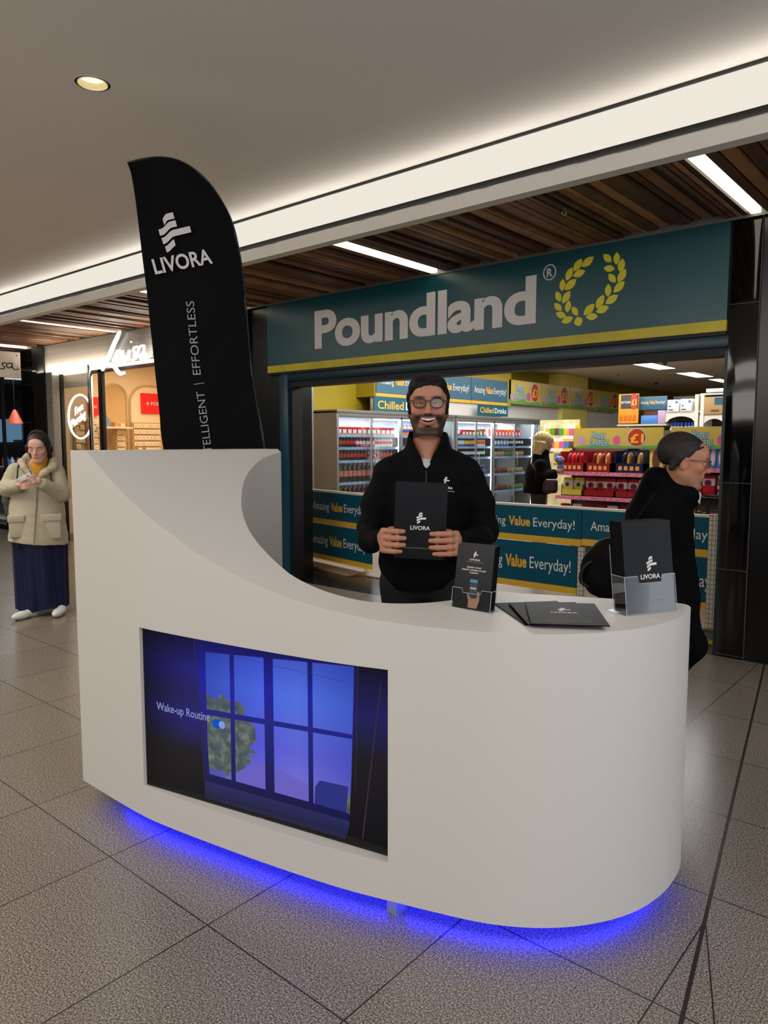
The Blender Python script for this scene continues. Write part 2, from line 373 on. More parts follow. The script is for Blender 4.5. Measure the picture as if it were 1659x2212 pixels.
# slatted wooden bay: dark void above, slats along Y
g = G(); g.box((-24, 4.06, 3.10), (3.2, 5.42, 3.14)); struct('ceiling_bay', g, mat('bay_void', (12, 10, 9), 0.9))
lightX = [-12.1, -9.4, -6.7, -4.0, -1.38, -0.96]
g = G(); x = -15.9; rnd = random.Random(3)
woods = [wood_slat()]
for i, c in enumerate(((86, 54, 34), (134, 90, 56), (62, 39, 26), (158, 112, 70), (108, 68, 40))):
    woods.append(mat('slat_wood_%s' % ['umber', 'oak', 'walnut', 'tan', 'chestnut'][i], c, 0.45, noise=0.25, nscale=6))
while x < 3.1:
    w = rnd.choice((0.028, 0.045, 0.045, 0.07, 0.07)); gap = rnd.choice((0.012, 0.012, 0.02)); z = 3.0 + rnd.choice((0, 0, 0.012, 0.03))
    if not any(abs(x + w / 2 - lx) < 0.035 + w / 2 for lx in lightX):
        g.box((x, 4.06, z), (x + w, 5.385, z + 0.05), rnd.randrange(len(woods)))
    x += w + gap
struct('ceiling_slats', g, woods)
SLATLIGHT = glow('slat_light', (255, 244, 214), 3.2)
names = ['behind the flag pole tip at far left', 'above the jewellery shop wall', 'half hidden by the black flag', 'in the dark slats above the letter n of the teal sign', 'above the right black pillar', 'at the right picture edge']
labs = ['linear ceiling light among slats at far left edge above the plate sign', 'linear ceiling light among orange slats left of the jewellery sign', 'linear ceiling light partly hidden by the black feather flag',
        'linear ceiling light among dark slats above the middle of the teal shop sign', 'linear ceiling light ending above the right black pillar', 'linear ceiling light clipped by the upper right picture corner']
for lx, lb in zip(lightX, labs):
    g = G(); g.box((lx - 0.03, 4.07, 2.998), (lx + 0.03, 5.37, 3.03)); o = obj('linear_light', g, SLATLIGHT); tag(o, lb, 'ceiling light', 'linear lights between the ceiling slats')
g = G(); g.box((-24, 5.385, 2.985), (3.2, 5.40, 3.03)); struct('trim_5', g, mat('bay_edge_strip', (110, 108, 104), 0.4, 0.4))
# hooks under the slats
for (px_, py_), lb in (((1219, 462), 'small metal hook hanging under dark slats above teal sign'), ((212, 680), 'small metal hook hanging under the orange slats')):
    p = sight(px_, py_, Z=2.965); g = G()
    g.tube([(0, 0, 0.05), (0, 0, 0.018)], 0.003)
    g.tube([(0.014 * math.sin(a), 0, 0.004 + 0.014 * math.cos(a)) for a in [i * 0.55 for i in range(1, 11)]], 0.0028)
    o = obj('ceiling_hook', g, METAL, smooth=True, loc=p); tag(o, lb, 'hook', 'hooks under the slatted ceiling')

# ------------------------------------------------------------------ shop front line, Y = 5.41
g = G(); g.box((-1.53, 5.41, 0), (-1.345, 5.95, 3.1)); struct('pillar_right', g, BLACKTILE, bevel=0.003)
g = G(); g.box((-1.342, 5.43, 0), (3.2, 5.6, 3.1)); struct('wall_right', g, mat('black_wall', (9, 9, 10), 0.25))
g = G(); g.box((-7.15, 5.40, 0), (-6.62, 5.9, 3.1)); struct('pillar_left', g, BLACKTILE, bevel=0.003)
g = G(); g.box((-6.62, 5.44, 0), (-6.12, 5.9, 3.1)); struct('wall_left', g, mat('black_return', (12, 12, 13), 0.3))
g = G(); g.box((-6.29, 5.435, 2.1), (-1.53, 5.6, 3.1)); struct('wall_fascia', g, BLACK)
# doorway frame of the discount shop
t = tag(bpy.data.objects.new('door_1', None), kind='structure'); COL.objects.link(t)
g = G(); g.box((-6.12, 5.41, 0), (-5.985, 5.60, 2.235)); obj('frame_post', g, TEALFRAME, t, bevel=0.004)
g = G(); g.box((-5.985, 5.45, 0), (-5.955, 5.60, 2.14)); g.box((-1.56, 5.45, 0), (-1.53, 5.60, 2.14)); obj('shutter_track', g, BLACK, t)
g = G(); g.box((-6.12, 5.412, 2.155), (-1.53, 5.60, 2.235)); obj('frame_head', g, mat('teal_head', (8, 42, 52), 0.35), t, bevel=0.004)
g = G(); g.box((-5.985, 5.44, 2.125), (-1.53, 5.6, 2.156)); obj('shutter_slot', g, GLOSSBLACK, t)
g = G(); g.box((-1.555, 5.43, 0), (-1.53, 5.47, 2.13)); obj('frame_edge', g, mat('teal_dark', (8, 40, 50), 0.4), t)
# big fascia sign
t = thing('shop_sign', 'wide teal fascia sign with white letters and yellow laurel wreath', 'sign', (-3.91, 5.43, 2.26))
def rel(o, base): return Vector(o) - Vector(base)
B0 = Vector((-3.91, 5.43, 2.26))
def R_(p): return Vector(p) - B0
g = G(); g.box(R_((-6.29, 5.40, 2.335)), R_((-1.545, 5.43, 2.985))); obj('panel', g, TEAL, t)
g = G(); g.box(R_((-6.29, 5.396, 2.262)), R_((-1.545, 5.43, 2.335))); obj('stripe', g, YELLOW, t)
g = G(); g.box(R_((-6.29, 5.399, 2.236)), R_((-1.545, 5.43, 2.262))); obj('lower_edge', g, BLACK, t)
SIGNWHITE = mat('sign_white', (206, 200, 196), 0.35)
letters('lettering', 'Poundland', R_((-5.545, 5.40, 2.478)), (1, 0, 0), (0, 0, 1), SIGNWHITE, t, w=2.545, h=0.372, weight=0.033, depth=0.006, spacing=0.98, res=8)
# registered mark
c = R_((-2.885, 5.397, 2.845)); g = G()
g.tube([(c.x + 0.052 * math.cos(i * math.pi / 16), c.y, c.z + 0.058 * math.sin(i * math.pi / 16)) for i in range(32)], 0.0055, n=6, closed=True)
rm = obj('registered_mark', g, SIGNWHITE, t)
letters('registered_letter', 'R', c + Vector((-0.022, 0, -0.032)), (1, 0, 0), (0, 0, 1), SIGNWHITE, rm, w=0.048, h=0.065, weight=0.02, depth=0.004)
# laurel wreath, each leaf where the sign carries it (photo-surveyed tips)
leafpx = [  # base -> tip, in the sign's own survey (zoomed crop coordinates)
 ((465,1355),(542,1290)),((413,1385),(468,1302)),((409,1415),(488,1380)),((367,1445),(404,1358)),((357,1504),(431,1433)),((340,1512),(345,1432)),
 ((342,1590),(391,1508)),((330,1578),(302,1512)),((372,1648),(385,1568)),((338,1635),(290,1590)),((440,1668),(405,1610)),((366,1674),(300,1652)),((336,1710),(412,1680)),
 ((418,1720),(472,1690)),((478,1664),(548,1592)),((492,1676),(570,1672)),((560,1622),(607,1534)),((557,1645),(641,1610)),((618,1592),(699,1535)),((634,1547),(636,1464)),
 ((670,1520),(740,1447)),((683,1455),(638,1400)),((698,1455),(748,1367)),((678,1370),(606,1362)),((712,1392),(728,1300)),((655,1325),(606,1274)),((690,1342),(690,1260))]
g = G()
for (ax, ay), (bx, by) in leafpx:
    a = sight(1100 + ax * 559 / 1659, 120 + ay * 559 / 1659, Y=5.40); b = sight(1100 + bx * 559 / 1659, 120 + by * 559 / 1659, Y=5.40)
    d = b - a; ln = d.length; d.normalize(); nrm = Vector((-d.z, 0, d.x)); wd_ = min(0.034, ln * 0.27)
    if (ax, ay) == (418, 1720): wd_ = 0.036
    pts = [(ln * tt, wd_ * math.sin(math.pi * tt) ** 0.85) for tt in [i / 8 for i in range(9)]]
    poly = pts + [(x_, -y_) for x_, y_ in pts[-2:0:-1]]
    o3 = R_(a) + Vector((0, -0.004, 0)); g.prism([(p, -q) for p, q in poly], o3, d, nrm, 0.004) if d.cross(nrm).y < 0 else g.prism([(p, q) for p, q in poly][::-1], o3, d, -nrm, 0.004)
obj('laurel_wreath', g, mat('wreath_yellow', (212, 196, 40), 0.4), t)
# threshold clutter: green wedge by the teal post
g = G(); g.box((-0.09, -0.05, 0), (0.09, 0.05, 0.05)); o = obj('door_wedge', g, mat('green_plastic', (20, 96, 60), 0.5), bevel=0.008, loc=sight(655, 1212, Z=0.0)); tag(o, 'green plastic block on the floor behind the teal door post', 'door wedge')
g = G(); g.box((-24, -8.0, 3.30), (3.2, -3.24, 3.34)); struct('ceiling_far', g, mat('far_ceiling', (110, 100, 90), 0.7))
# opposite side of the mall, behind the camera
g = G(); g.box((-24, -8.2, 0), (3.2, -8.0, 3.3)); struct('wall_back', g, mat('far_shopfronts', (30, 28, 27), 0.6))
g = G(); g.box((-24, -3.24, 3.06), (3.2, -3.2, 3.36)); o = obj('cove_light', g, COVE); tag(o, 'luminous cove band on the opposite side of the mall', 'light')
# ------------------------------------------------------------------ promotion counter (plan curve and ramp profile)
prof = [(-2.95, 1.47), (-2.80, 1.47), (-2.72, 1.422), (-2.6, 1.348), (-2.485, 1.286), (-2.39, 1.237), (-2.30, 1.193), (-2.22, 1.154), (-2.14, 1.118),
        (-2.06, 1.088), (-1.99, 1.063), (-1.92, 1.041), (-1.85, 1.023), (-1.78, 1.007), (-1.72, 0.996), (-1.62, 0.980), (-1.47, 0.964), (-1.32, 0.957), (-0.6, 0.957)]
def top_z(x): return float(np.interp(x, [p[0] for p in prof], [p[1] for p in prof]))
def catmull(P, n=5):
    out = []
    for i in range(len(P) - 1):
        p0 = Vector(P[max(i - 1, 0)]); p1 = Vector(P[i]); p2 = Vector(P[i + 1]); p3 = Vector(P[min(i + 2, len(P) - 1)])
        for k in range(n):
            t = k / n
            out.append(0.5 * ((2 * p1) + (p2 - p0) * t + (2 * p0 - 5 * p1 + 4 * p2 - p3) * t * t + (3 * p1 - p0 - 3 * p2 + p3) * t ** 3))
    out.append(Vector(P[-1])); return out
outer = [(-2.93, 1.459), (-2.70, 1.457), (-2.49, 1.459), (-2.33, 1.474), (-2.01, 1.526), (-1.75, 1.577), (-1.56, 1.622), (-1.41, 1.669), (-1.18, 1.748), (-1.06, 1.806),
         (-0.955, 1.885), (-0.865, 1.990), (-0.80, 2.115), (-0.768, 2.26), (-0.768, 2.39), (-0.783, 2.48), (-0.815, 2.523), (-0.86, 2.522)]
inner = [(-1.38, 2.30), (-1.415, 2.265), (-1.424, 2.18), (-1.436, 2.05), (-1.49, 1.91), (-1.56, 1.815), (-1.65, 1.762), (-1.75, 1.736), (-1.88, 1.730), (-1.98, 1.745), (-2.10, 1.772),
         (-2.23, 1.812), (-2.34, 1.868), (-2.44, 1.940), (-2.57, 2.060), (-2.66, 2.180), (-2.73, 2.310), (-2.775, 2.46)]
OC = catmull([p + (0,) for p in outer], 5); IC = catmull([p + (0,) for p in inner], 5)
plan = [(p.x, p.y) for p in OC + IC] + [(-2.93, 2.46)]
CB = Vector((-1.9, 1.9, 0))
WX0, WX1, WZ0, WZ1 = -2.455, -1.41, 0.195, 0.812
bm = bmesh.new(); vs = [bm.verts.new((x, y, 0)) for x, y in plan]; bm.faces.new(vs)
cuts = [WX0, WX1] + [WX0 + (WX1 - WX0) * i / 20 for i in range(1, 20)] + [-2.80] + [-2.78 + 0.025 * i for i in range(12)] + [-1.38 + 0.05 * i for i in range(2)]
for cx_ in cuts:
    bmesh.ops.bisect_plane(bm, geom=list(bm.verts) + list(bm.edges) + list(bm.faces), plane_co=(cx_, 0, 0), plane_no=(1, 0, 0), dist=1e-5)
g = G(); ZB = 0.07
bm.verts.ensure_lookup_table(); bm.verts.index_update()
V = [v.co.copy() for v in bm.verts]; F = [[v.index for v in f.verts] for f in bm.faces]
loopE = [[v.index for v in e.verts] for e in bm.edges if len(e.link_faces) == 1]
g.add([(p.x, p.y, top_z(p.x)) for p in V], F); g.add([(p.x, p.y, ZB) for p in V], [f[::-1] for f in F])
holeE = []
for a, b in loopE:
    A, B = V[a], V[b]; za, zb = top_z(A.x), top_z(B.x); mx_ = (A.x + B.x) / 2; my = (A.y + B.y) / 2
    front = my < 1.69 and WX0 - 1e-4 < min(A.x, B.x) and max(A.x, B.x) < WX1 + 1e-4
    if front:
        g.add([(A.x, A.y, ZB), (B.x, B.y, ZB), (B.x, B.y, WZ0), (A.x, A.y, WZ0)], [(0, 1, 2, 3)])
        g.add([(A.x, A.y, WZ1), (B.x, B.y, WZ1), (B.x, B.y, zb), (A.x, A.y, za)], [(0, 1, 2, 3)])
        holeE.append((A, B))
    else:
        g.add([(A.x, A.y, ZB), (B.x, B.y, ZB), (B.x, B.y, zb), (A.x, A.y, za)], [(0, 1, 2, 3)])
bm.free()
TVN = Vector((-(1.704 - 1.474), 1.048, 0)).normalized()   # television faces -TVN
TVA = Vector((-2.453, 1.474, 0)); TVB = Vector((-1.405, 1.704, 0)); TVD = (TVB - TVA).normalized()
for A, B in holeE:      # sill and head of the opening back to the flat screen plane
    def bk(P):
        t_ = (TVA - Vector((P.x, P.y, 0))).dot(TVN); q = Vector((P.x, P.y + (t_ / TVN.y), 0)); return q
    a2, b2 = bk(A), bk(B)
    a2.y += 0.03; b2.y += 0.03
    g.add([(A.x, A.y, WZ0), (B.x, B.y, WZ0), (b2.x, b2.y, WZ0), (a2.x, a2.y, WZ0)], [(0, 1, 2, 3)])
    g.add([(A.x, A.y, WZ1), (B.x, B.y, WZ1), (b2.x, b2.y, WZ1), (a2.x, a2.y, WZ1)], [(0, 1, 2, 3)])
fy = lambda X_: float(np.interp(X_, [p.x for p in OC[:60]], [p.y for p in OC[:60]]))
for X_ in (WX0, WX1):
    y0 = fy(X_); y1 = TVA.y + (X_ - TVA.x) * TVD.y / TVD.x + 0.03
    g.add([(X_, y0, WZ0), (X_, y1, WZ0), (X_, y1, WZ1), (X_, y0, WZ1)], [(0, 1, 2, 3)])
g.v = [(x - CB.x, y - CB.y, z) for x, y, z in g.v]
COUNTER = mat('counter_white', (204, 199, 192), 0.42, spec=0.35, bump=0.03, bscale=6)
t = thing('reception_counter', 'white sculpted promotion counter swooping down from tall end to desk', 'counter', CB)
body = obj('body', g, COUNTER, t, smooth=True, angle=32)
md = body.modifiers.new('edge', 'BEVEL'); md.width = 0.004; md.segments = 2; md.limit_method = 'ANGLE'; md.angle_limit = math.radians(45); md.harden_normals = False
# recessed plinth, light strip, clear bracket foot
def offset_loop(P, d):
    out = []; N = len(P)
    cx_ = sum(p[0] for p in P) / N
    for i in range(N):
        a = Vector(P[i - 1]); b = Vector(P[(i + 1) % N]); t_ = (b - a).normalized(); nrm = Vector((-t_.y, t_.x)); out.append((P[i][0] + nrm.x * d, P[i][1] + nrm.y * d))
    return out
oo = [(p.x, p.y) for p in OC[3:-6]]
def strip(d0): 
    return [(q[0] - CB.x, q[1] - CB.y) for q in offset_loop(oo, d0)[1:-1]]
g = G(); s1 = strip(0.10)
g.tube([(x, y, 0.052) for x, y in s1], 0.007, n=6)
obj('light_strip', g, glow('blue_led', (2, 14, 255), 34.0), t, smooth=True)
g = G(); s2 = strip(0.13); s3 = strip(0.16); n_ = len(s2)
g.add([(x, y, 0.0) for x, y in s2] + [(x, y, 0.069) for x, y in s2], [(i, i + 1, n_ + i + 1, n_ + i) for i in range(n_ - 1)])
obj('plinth', g, mat('plinth_grey', (120, 120, 126), 0.6), t)
c = sight(850, 1952, Z=0.03); g = G(); g.box((c.x - CB.x - 0.02, c.y - CB.y - 0.01, 0), (c.x - CB.x + 0.02, c.y - CB.y + 0.04, 0.068))
obj('foot', g, mat('clear_foot', (200, 210, 255), 0.2, trans=0.6), t)
g = G(); g.box((-2.92 - CB.x, 2.34 - CB.y, 0), (-2.84 - CB.x, 2.42 - CB.y, 0.07)); obj('foot', g, GREYMETAL, t)

# ------------------------------------------------------------------ television in the opening
TW, TH = (TVB - TVA).length, WZ1 - WZ0 + 0.006
t = thing('television', 'flat television showing a blue window scene, set into the counter front', 'television', (TVA.x, TVA.y, WZ0 - 0.003))
t.rotation_euler = (0, 0, math.atan2(TVD.y, TVD.x))
g = G(); g.box((-0.005, 0.003, -0.004), (TW + 0.003, 0.045, TH + 0.004)); obj('casing', g, GLOSSBLACK, t, bevel=0.003)
g = G(); g.box((0, -0.001, 0), (TW, 0.004, 0.012)); g.box((0, -0.001, TH - 0.006), (TW, 0.004, TH)); g.box((0, -0.001, 0), (0.005, 0.004, TH)); g.box((TW - 0.005, -0.001, 0), (TW, 0.004, TH)); obj('bezel', g, GLOSSBLACK, t)
def screen_mat(name, expr):
    m = bpy.data.materials.new(name); m.use_nodes = True; nt = m.node_tree; b = nt.nodes['Principled BSDF']; L = nt.links
    b.inputs['Base Color'].default_value = (0.002, 0.002, 0.003, 1); b.inputs['Roughness'].default_value = 0.08; b.inputs['Specular IOR Level'].default_value = 0.3; b.inputs['Emission Strength'].default_value = 1.0
    tc = nt.nodes.new('ShaderNodeTexCoord'); sp = nt.nodes.new('ShaderNodeSeparateXYZ'); L.new(tc.outputs['Object'], sp.inputs[0])
    col = expr(nt, L, tc, sp); L.new(col, b.inputs['Emission Color']); return m
def ramp2(nt, L, val, stops):
    r = nt.nodes.new('ShaderNodeValToRGB'); e = r.color_ramp.elements
    e[0].position = stops[0][0]; e[0].color = lin(stops[0][1]) + (1,); e[1].position = stops[-1][0]; e[1].color = lin(stops[-1][1]) + (1,)
    for p, c_ in stops[1:-1]: k = e.new(p); k.color = lin(c_) + (1,)
    L.new(val, r.inputs[0]); return r.outputs[0]
def mapr(nt, L, v, a, b_, c=0.0, d=1.0):
    n = nt.nodes.new('ShaderNodeMapRange'); n.inputs[1].default_value = a; n.inputs[2].default_value = b_; n.inputs[3].default_value = c; n.inputs[4].default_value = d; L.new(v, n.inputs[0]); return n.outputs[0]
def mul(nt, L, a, b_):
    n = nt.nodes.new('ShaderNodeMix'); n.data_type = 'RGBA'; n.blend_type = 'MULTIPLY'; n.inputs[0].default_value = 1; L.new(a, n.inputs[6]); L.new(b_, n.inputs[7]); return n.outputs[2]
def ex_wall(nt, L, tc, sp):
    a = ramp2(nt, L, mapr(nt, L, sp.outputs[2], 0, TH), [(0.0, (1, 1, 5)), (0.3, (3, 3, 16)), (0.5, (12, 12, 110)), (0.62, (8, 9, 84)), (0.8, (16, 18, 112)), (1.0, (6, 6, 34))])
    b_ = ramp2(nt, L, mapr(nt, L, sp.outputs[0], 0, TW * 0.3), [(0.0, (90, 90, 110)), (0.75, (255, 255, 255)), (1.0, (255, 255, 255))]); return mul(nt, L, a, b_)
def ex_sky(nt, L, tc, sp):
    a = ramp2(nt, L, mapr(nt, L, sp.outputs[2], TH * 0.15, TH), [(0.0, (122, 110, 208)), (0.35, (88, 92, 206)), (0.7, (74, 108, 218)), (1.0, (58, 74, 186))])
    b_ = ramp2(nt, L, mapr(nt, L, sp.outputs[0], TW * .27, TW * .86), [(0.0, (150, 170, 205)), (0.4, (225, 225, 255)), (0.65, (255, 255, 255)), (1.0, (190, 200, 225))]); return mul(nt, L, a, b_)
def ex_dark(nt, L, tc, sp):
    return ramp2(nt, L, mapr(nt, L, sp.outputs[2], 0, TH), [(0.0, (1, 1, 3)), (0.5, (2, 2, 12)), (0.72, (10, 10, 84)), (1.0, (2, 2, 8))])
def ex_sill(nt, L, tc, sp):
    return ramp2(nt, L, mapr(nt, L, sp.outputs[2], 0, TH * .2), [(0.0, (14, 14, 34)), (0.7, (34, 36, 92)), (1.0, (42, 52, 130))])
def ex_frame(nt, L, tc, sp):
    return ramp2(nt, L, mapr(nt, L, sp.outputs[2], 0, TH), [(0.0, (4, 6, 34)), (0.5, (8, 16, 110)), (0.75, (10, 16, 150)), (1.0, (8, 10, 70))])
def ex_tree(nt, L, tc, sp):
    n = nt.nodes.new('ShaderNodeTexNoise'); n.inputs['Scale'].default_value = 30; L.new(tc.outputs['Object'], n.inputs['Vector'])
    return ramp2(nt, L, n.outputs[0], [(0.3, (52, 66, 88)), (0.5, (74, 88, 84)), (0.7, (112, 116, 110))])
def quad(g, pts, y, mi=0):
    g.add([(u_ * TW, y, v_ * TH) for u_, v_ in pts], [tuple(range(len(pts)))], mi)
disp = G(); quad(disp, [(0, 0.015), (1, 0.015), (1, 0.99), (0, 0.99)], -0.0004)
dm = obj('display', disp, screen_mat('screen_room', ex_wall), t)
g = G(); quad(g, [(0.27, 0.17), (0.845, 0.17), (0.86, 0.99), (0.27, 0.935)], -0.0008); obj('picture_sky', g, screen_mat('screen_sky', ex_sky), dm)
g = G(); rt = random.Random(5)
blob = []
for i in range(60):
    a = 2 * math.pi * i / 60; r_ = 1 + rt.uniform(-0.16, 0.16); blob.append((0.345 + 0.135 * math.cos(a) * r_, 0.43 + 0.24 * math.sin(a) * r_))
blob = [(min(max(x, 0.275), 0.53), max(y, 0.185)) for x, y in blob]
quad(g, blob, -0.0011); obj('picture_tree', g, screen_mat('screen_tree', ex_tree), dm)
g = G(); quad(g, [(0.80, 0.18), (0.845, 0.18), (0.845, 0.27), (0.81, 0.25)], -0.0011); obj('picture_shrub', g, screen_mat('screen_shrub', ex_tree), dm)
g = G(); quad(g, [(0.715, 0.175), (0.83, 0.175), (0.838, 0.32), (0.735, 0.315), (0.718, 0.27)], -0.0013); obj('picture_roof', g, glow('screen_roof', (46, 52, 124), 1.0), dm)
g = G(); quad(g, [(0.355, 0.18), (0.70, 0.18), (0.70, 0.27), (0.53, 0.345), (0.44, 0.27)], -0.0012); obj('picture_lawn', g, glow('screen_lawn', (104, 98, 190), 1.0), dm)
g = G()
for a, b_ in (((0.262, 0.93), (0.285, 0.12)), ((0.398, 0.94), (0.396, 0.17)), ((0.545, 0.96), (0.545, 0.17)), ((0.703, 0.98), (0.703, 0.17))):
    w_ = 0.018 if a[0] == 0.545 else 0.009
    quad(g, [(a[0] - w_, a[1]), (b_[0] - w_, b_[1]), (b_[0] + w_, b_[1]), (a[0] + w_, a[1])], -0.0016)
quad(g, [(0.27, 0.535), (0.86, 0.582), (0.86, 0.606), (0.27, 0.570)], -0.0017)
quad(g, [(0.24, 0.975), (0.87, 0.99), (0.86, 0.965), (0.27, 0.905)], -0.0017); quad(g, [(0.27, 0.135), (0.84, 0.135), (0.84, 0.178), (0.27, 0.184)], -0.0017)
quad(g, [(0.245, 0.97), (0.285, 0.97), (0.288, 0.10), (0.272, 0.10)], -0.0015)
obj('picture_window_frame', g, screen_mat('screen_frame', ex_frame), dm)
g = G(); g.tube([(0.358 * TW, -0.0016, 0.917 * TH), (0.6 * TW, -0.0016, 0.893 * TH), (0.834 * TW, -0.0016, 0.878 * TH)], 0.0005, n=4); obj('picture_wire', g, glow('screen_wire', (40, 50, 130), 1), dm)
g = G(); quad(g, [(0.27, 0.03), (0.83, 0.03), (0.845, 0.135), (0.27, 0.135)], -0.0018); obj('picture_sill', g, screen_mat('screen_sill', ex_sill), dm)
g = G(); quad(g, [(0.838, 0.02), (0.995, 0.02), (0.995, 0.985), (0.868, 0.985)], -0.0019); obj('picture_curtain', g, screen_mat('screen_curtain', ex_dark), dm)
for q_ in ([(0.885, 0.06), (0.890, 0.06), (0.952, 0.90), (0.949, 0.91)], [(0.862, 0.30), (0.864, 0.30), (0.874, 0.97), (0.871, 0.97)], [(0.238, 0.975), (0.243, 0.975), (0.276, 0.05), (0.272, 0.05)]):
    g = G(); quad(g, q_, -0.0022); obj('picture_curtain_edge', g, glow('screen_curtain_edge', (84, 62, 92), 0.5), dm)
letters('caption', 'Wake-up Routine', (0.058 * TW, -0.002, 0.500 * TH), (1, 0, 0), (0, 0, 1), glow('screen_caption', (150, 160, 205), 0.8), dm, w=0.242 * TW, h=0.032, weight=0.006, depth=0.0003)
g = G(); n = 20
def pill(cx_, cz, hw, r_): return [(cx_ + (hw if math.cos(a) > 0 else -hw) + r_ * math.cos(a), cz + r_ * math.sin(a)) for a in [2 * math.pi * (i + .5) / n for i in range(n)]]
g.prism(pill(0.339 * TW, 0.497 * TH, 0.013, 0.0165), (0, -0.0024, 0), (1, 0, 0), (0, 0, 1), 0.0003); g2 = obj('toggle', g, glow('screen_toggle', (20, 84, 205), 0.9), dm)
g = G(); g.prism(pill(0.352 * TW, 0.497 * TH, 0.0, 0.0145), (0, -0.0029, 0), (1, 0, 0), (0, 0, 1), 0.0003); obj('toggle_knob', g, glow('screen_toggle_knob', (140, 158, 220), 0.9), dm)
g = G(); g.box((0.497 * TW, -0.0025, 0.001), (0.519 * TW, 0, 0.005)); obj('badge', g, mat('tv_badge', (170, 170, 170), 0.3, 0.6), t)
# ------------------------------------------------------------------ discount shop interior shell
XW = -8.9
PEG = mat('pegboard_white', (206, 202, 192), 0.6, bump=0.2, bscale=60)
g = G(); g.box((XW - 0.1, 8.05, 0), (XW, 26, 3.2)); struct('wall_shop_left', g, YELLOWWALL)
g = G(); g.box((XW, 26, 0), (3.2, 26.1, 3.2)); struct('wall_shop_back', g, YELLOWWALL)
g = G(); g.box((0.6, 5.6, 0), (0.7, 26, 3.2)); struct('wall_shop_right', g, mat('shop_wall_cream', (190, 186, 170), 0.7))
g = G(); g.box((XW, 5.62, 3.2), (3.2, 26, 3.25)); struct('ceiling_shop', g, SHOPCEIL)
g = G(); g.box((XW, 9.66, 2.30), (-8.47, 14.2, 3.19)); struct('wall_bulkhead', g, YELLOWWALL)
a = sight(1210, 800, X=-8.6); g = G(); g.box((XW, a.y, 0), (-8.52, a.y + 1.4, 3.19)); struct('pillar_shop', g, mat('yellow_pale', (226, 210, 110), 0.6))
# stub wall behind the teal door frame: yellow over teal, with a switch plate
w0 = sight(622, 1000, Y=6.6); w1 = sight(655, 1000, Y=6.6)
zb = sight(640, 1012, Y=6.6).z
g = G(); g.box((-7.6, 6.6, zb), (w1.x, 6.75, 3.19)); struct('wall_stub', g, YELLOWWALL)
g = G(); g.box((-7.6, 6.6, 0), (w1.x, 6.75, zb)); struct('wall_stub_lower', g, mat('stub_teal', (30, 66, 66), 0.5))
g = G(); g.box((w1.x - 0.004, 6.59, 0), (w1.x + 0.035, 6.76, 3.19)); struct('trim_6', g, METAL)
p = sight(642, 982, Y=6.59); t = thing('switch_plate', 'grey key switch plate on yellow wall behind the door post', 'switch', p)
g = G(); g.box((-0.05, -0.006, -0.085), (0.05, 0.0, 0.085)); obj('plate', g, METAL, t, bevel=0.003)
g = G(); g.lathe([(0.012, 0), (0.012, 0.006)], c=(0, -0.006, 0.01), axis='y'); g.box((-0.003, -0.016, -0.012), (0.003, -0.006, 0.03)); obj('key_lock', g, BLACK, t)
# white pegboard run on the left wall
g = G(); pa = sight(1097, 900, X=-8.62)
for i in range(5):
    y0 = 13.9 + i * 1.5; g.box((-8.7, y0 + 0.006, 0.3), (-8.62, y0 + 1.494, 2.36))
struct('trim_7', g, PEG)
g = G(); g.box((-8.6, 9.70, 1.9), (-8.48, 13.9, 2.295)); struct('trim_8', g, PEG)

# ------------------------------------------------------------------ wall signs
BOARDTEAL = mat('board_teal', (18, 84, 102), 0.45); BOARDGREY = mat('board_blue_grey', (62, 100, 120), 0.4)
GOLD = mat('gold_stripe', (222, 170, 44), 0.45); CREAMTXT = mat('cream_text', (226, 224, 214), 0.5); GOLDTXT = mat('gold_text', (226, 172, 60), 0.5)
def amazing(t, o, ux, uz, w, h, tone=1.0, wt=0.0, cap=True, pos=0.07, tw=0.86):
    """three word slogan on a board of width w, height h with gold strip at its foot"""
    o, ux, uz = Vector(o), Vector(ux), Vector(uz); n = ux.cross(uz)
    lw = [0.335, 0.225, 0.42]; x = pos * w; th = h * 0.265
    for wd_, m_, ww, wt_ in (('Amazing', CREAMTXT, .31, 0.0), ('Value', GOLDTXT, .215, 0.035), ('Everyday!', CREAMTXT, .385, 0.0)):
        letters('lettering', wd_, o + ux * x + uz * (h * 0.44) + n * 0.002, ux, uz, m_, t, w=ww * w * tw / 0.95, h=th, weight=wt_, depth=0.001)
        x += (ww + 0.03) * w * tw / 0.95
def board(name, label, group, o, ux, w, h, m, kid='panel', gold=0.055, cap=0.0, **k):
    o, ux = Vector(o), Vector(ux).normalized(); uz = Vector((0, 0, 1)); t = thing(name, label, 'sign', o, group=group)
    L0 = Vector((0, 0, 0)); g = G(); g.prism([(0, gold), (w, gold), (w, h), (0, h)], L0, ux, uz, 0.02); obj(kid, g, m, t)
    g = G(); g.prism([(0, 0), (w, 0), (w, gold), (0, gold)], L0, ux, uz, 0.021); obj('gold_strip', g, GOLD, t)
    amazing(t, L0, ux, uz, w, h, **k)
    if cap:
        g = G(); n = ux.cross(uz); g.prism([(-0.005, h), (w + 0.005, h), (w + 0.005, h + cap), (-0.005, h + cap)], L0 + n * 0.012, ux, uz, 0.06); obj('top_rail', g, mat('rail_white', (206, 200, 190), 0.5), t)
    return t
ys = [sight(px_, 850, X=-8.45).y for px_ in (812, 915, 1018, 1097)]
wl = ['slogan board above left fridge, the leftmost with its end beside the yellow wall', 'slogan board above the fridges half hidden by the smiling man', 'slogan board above the second drinks sign, next to the first easter poster']
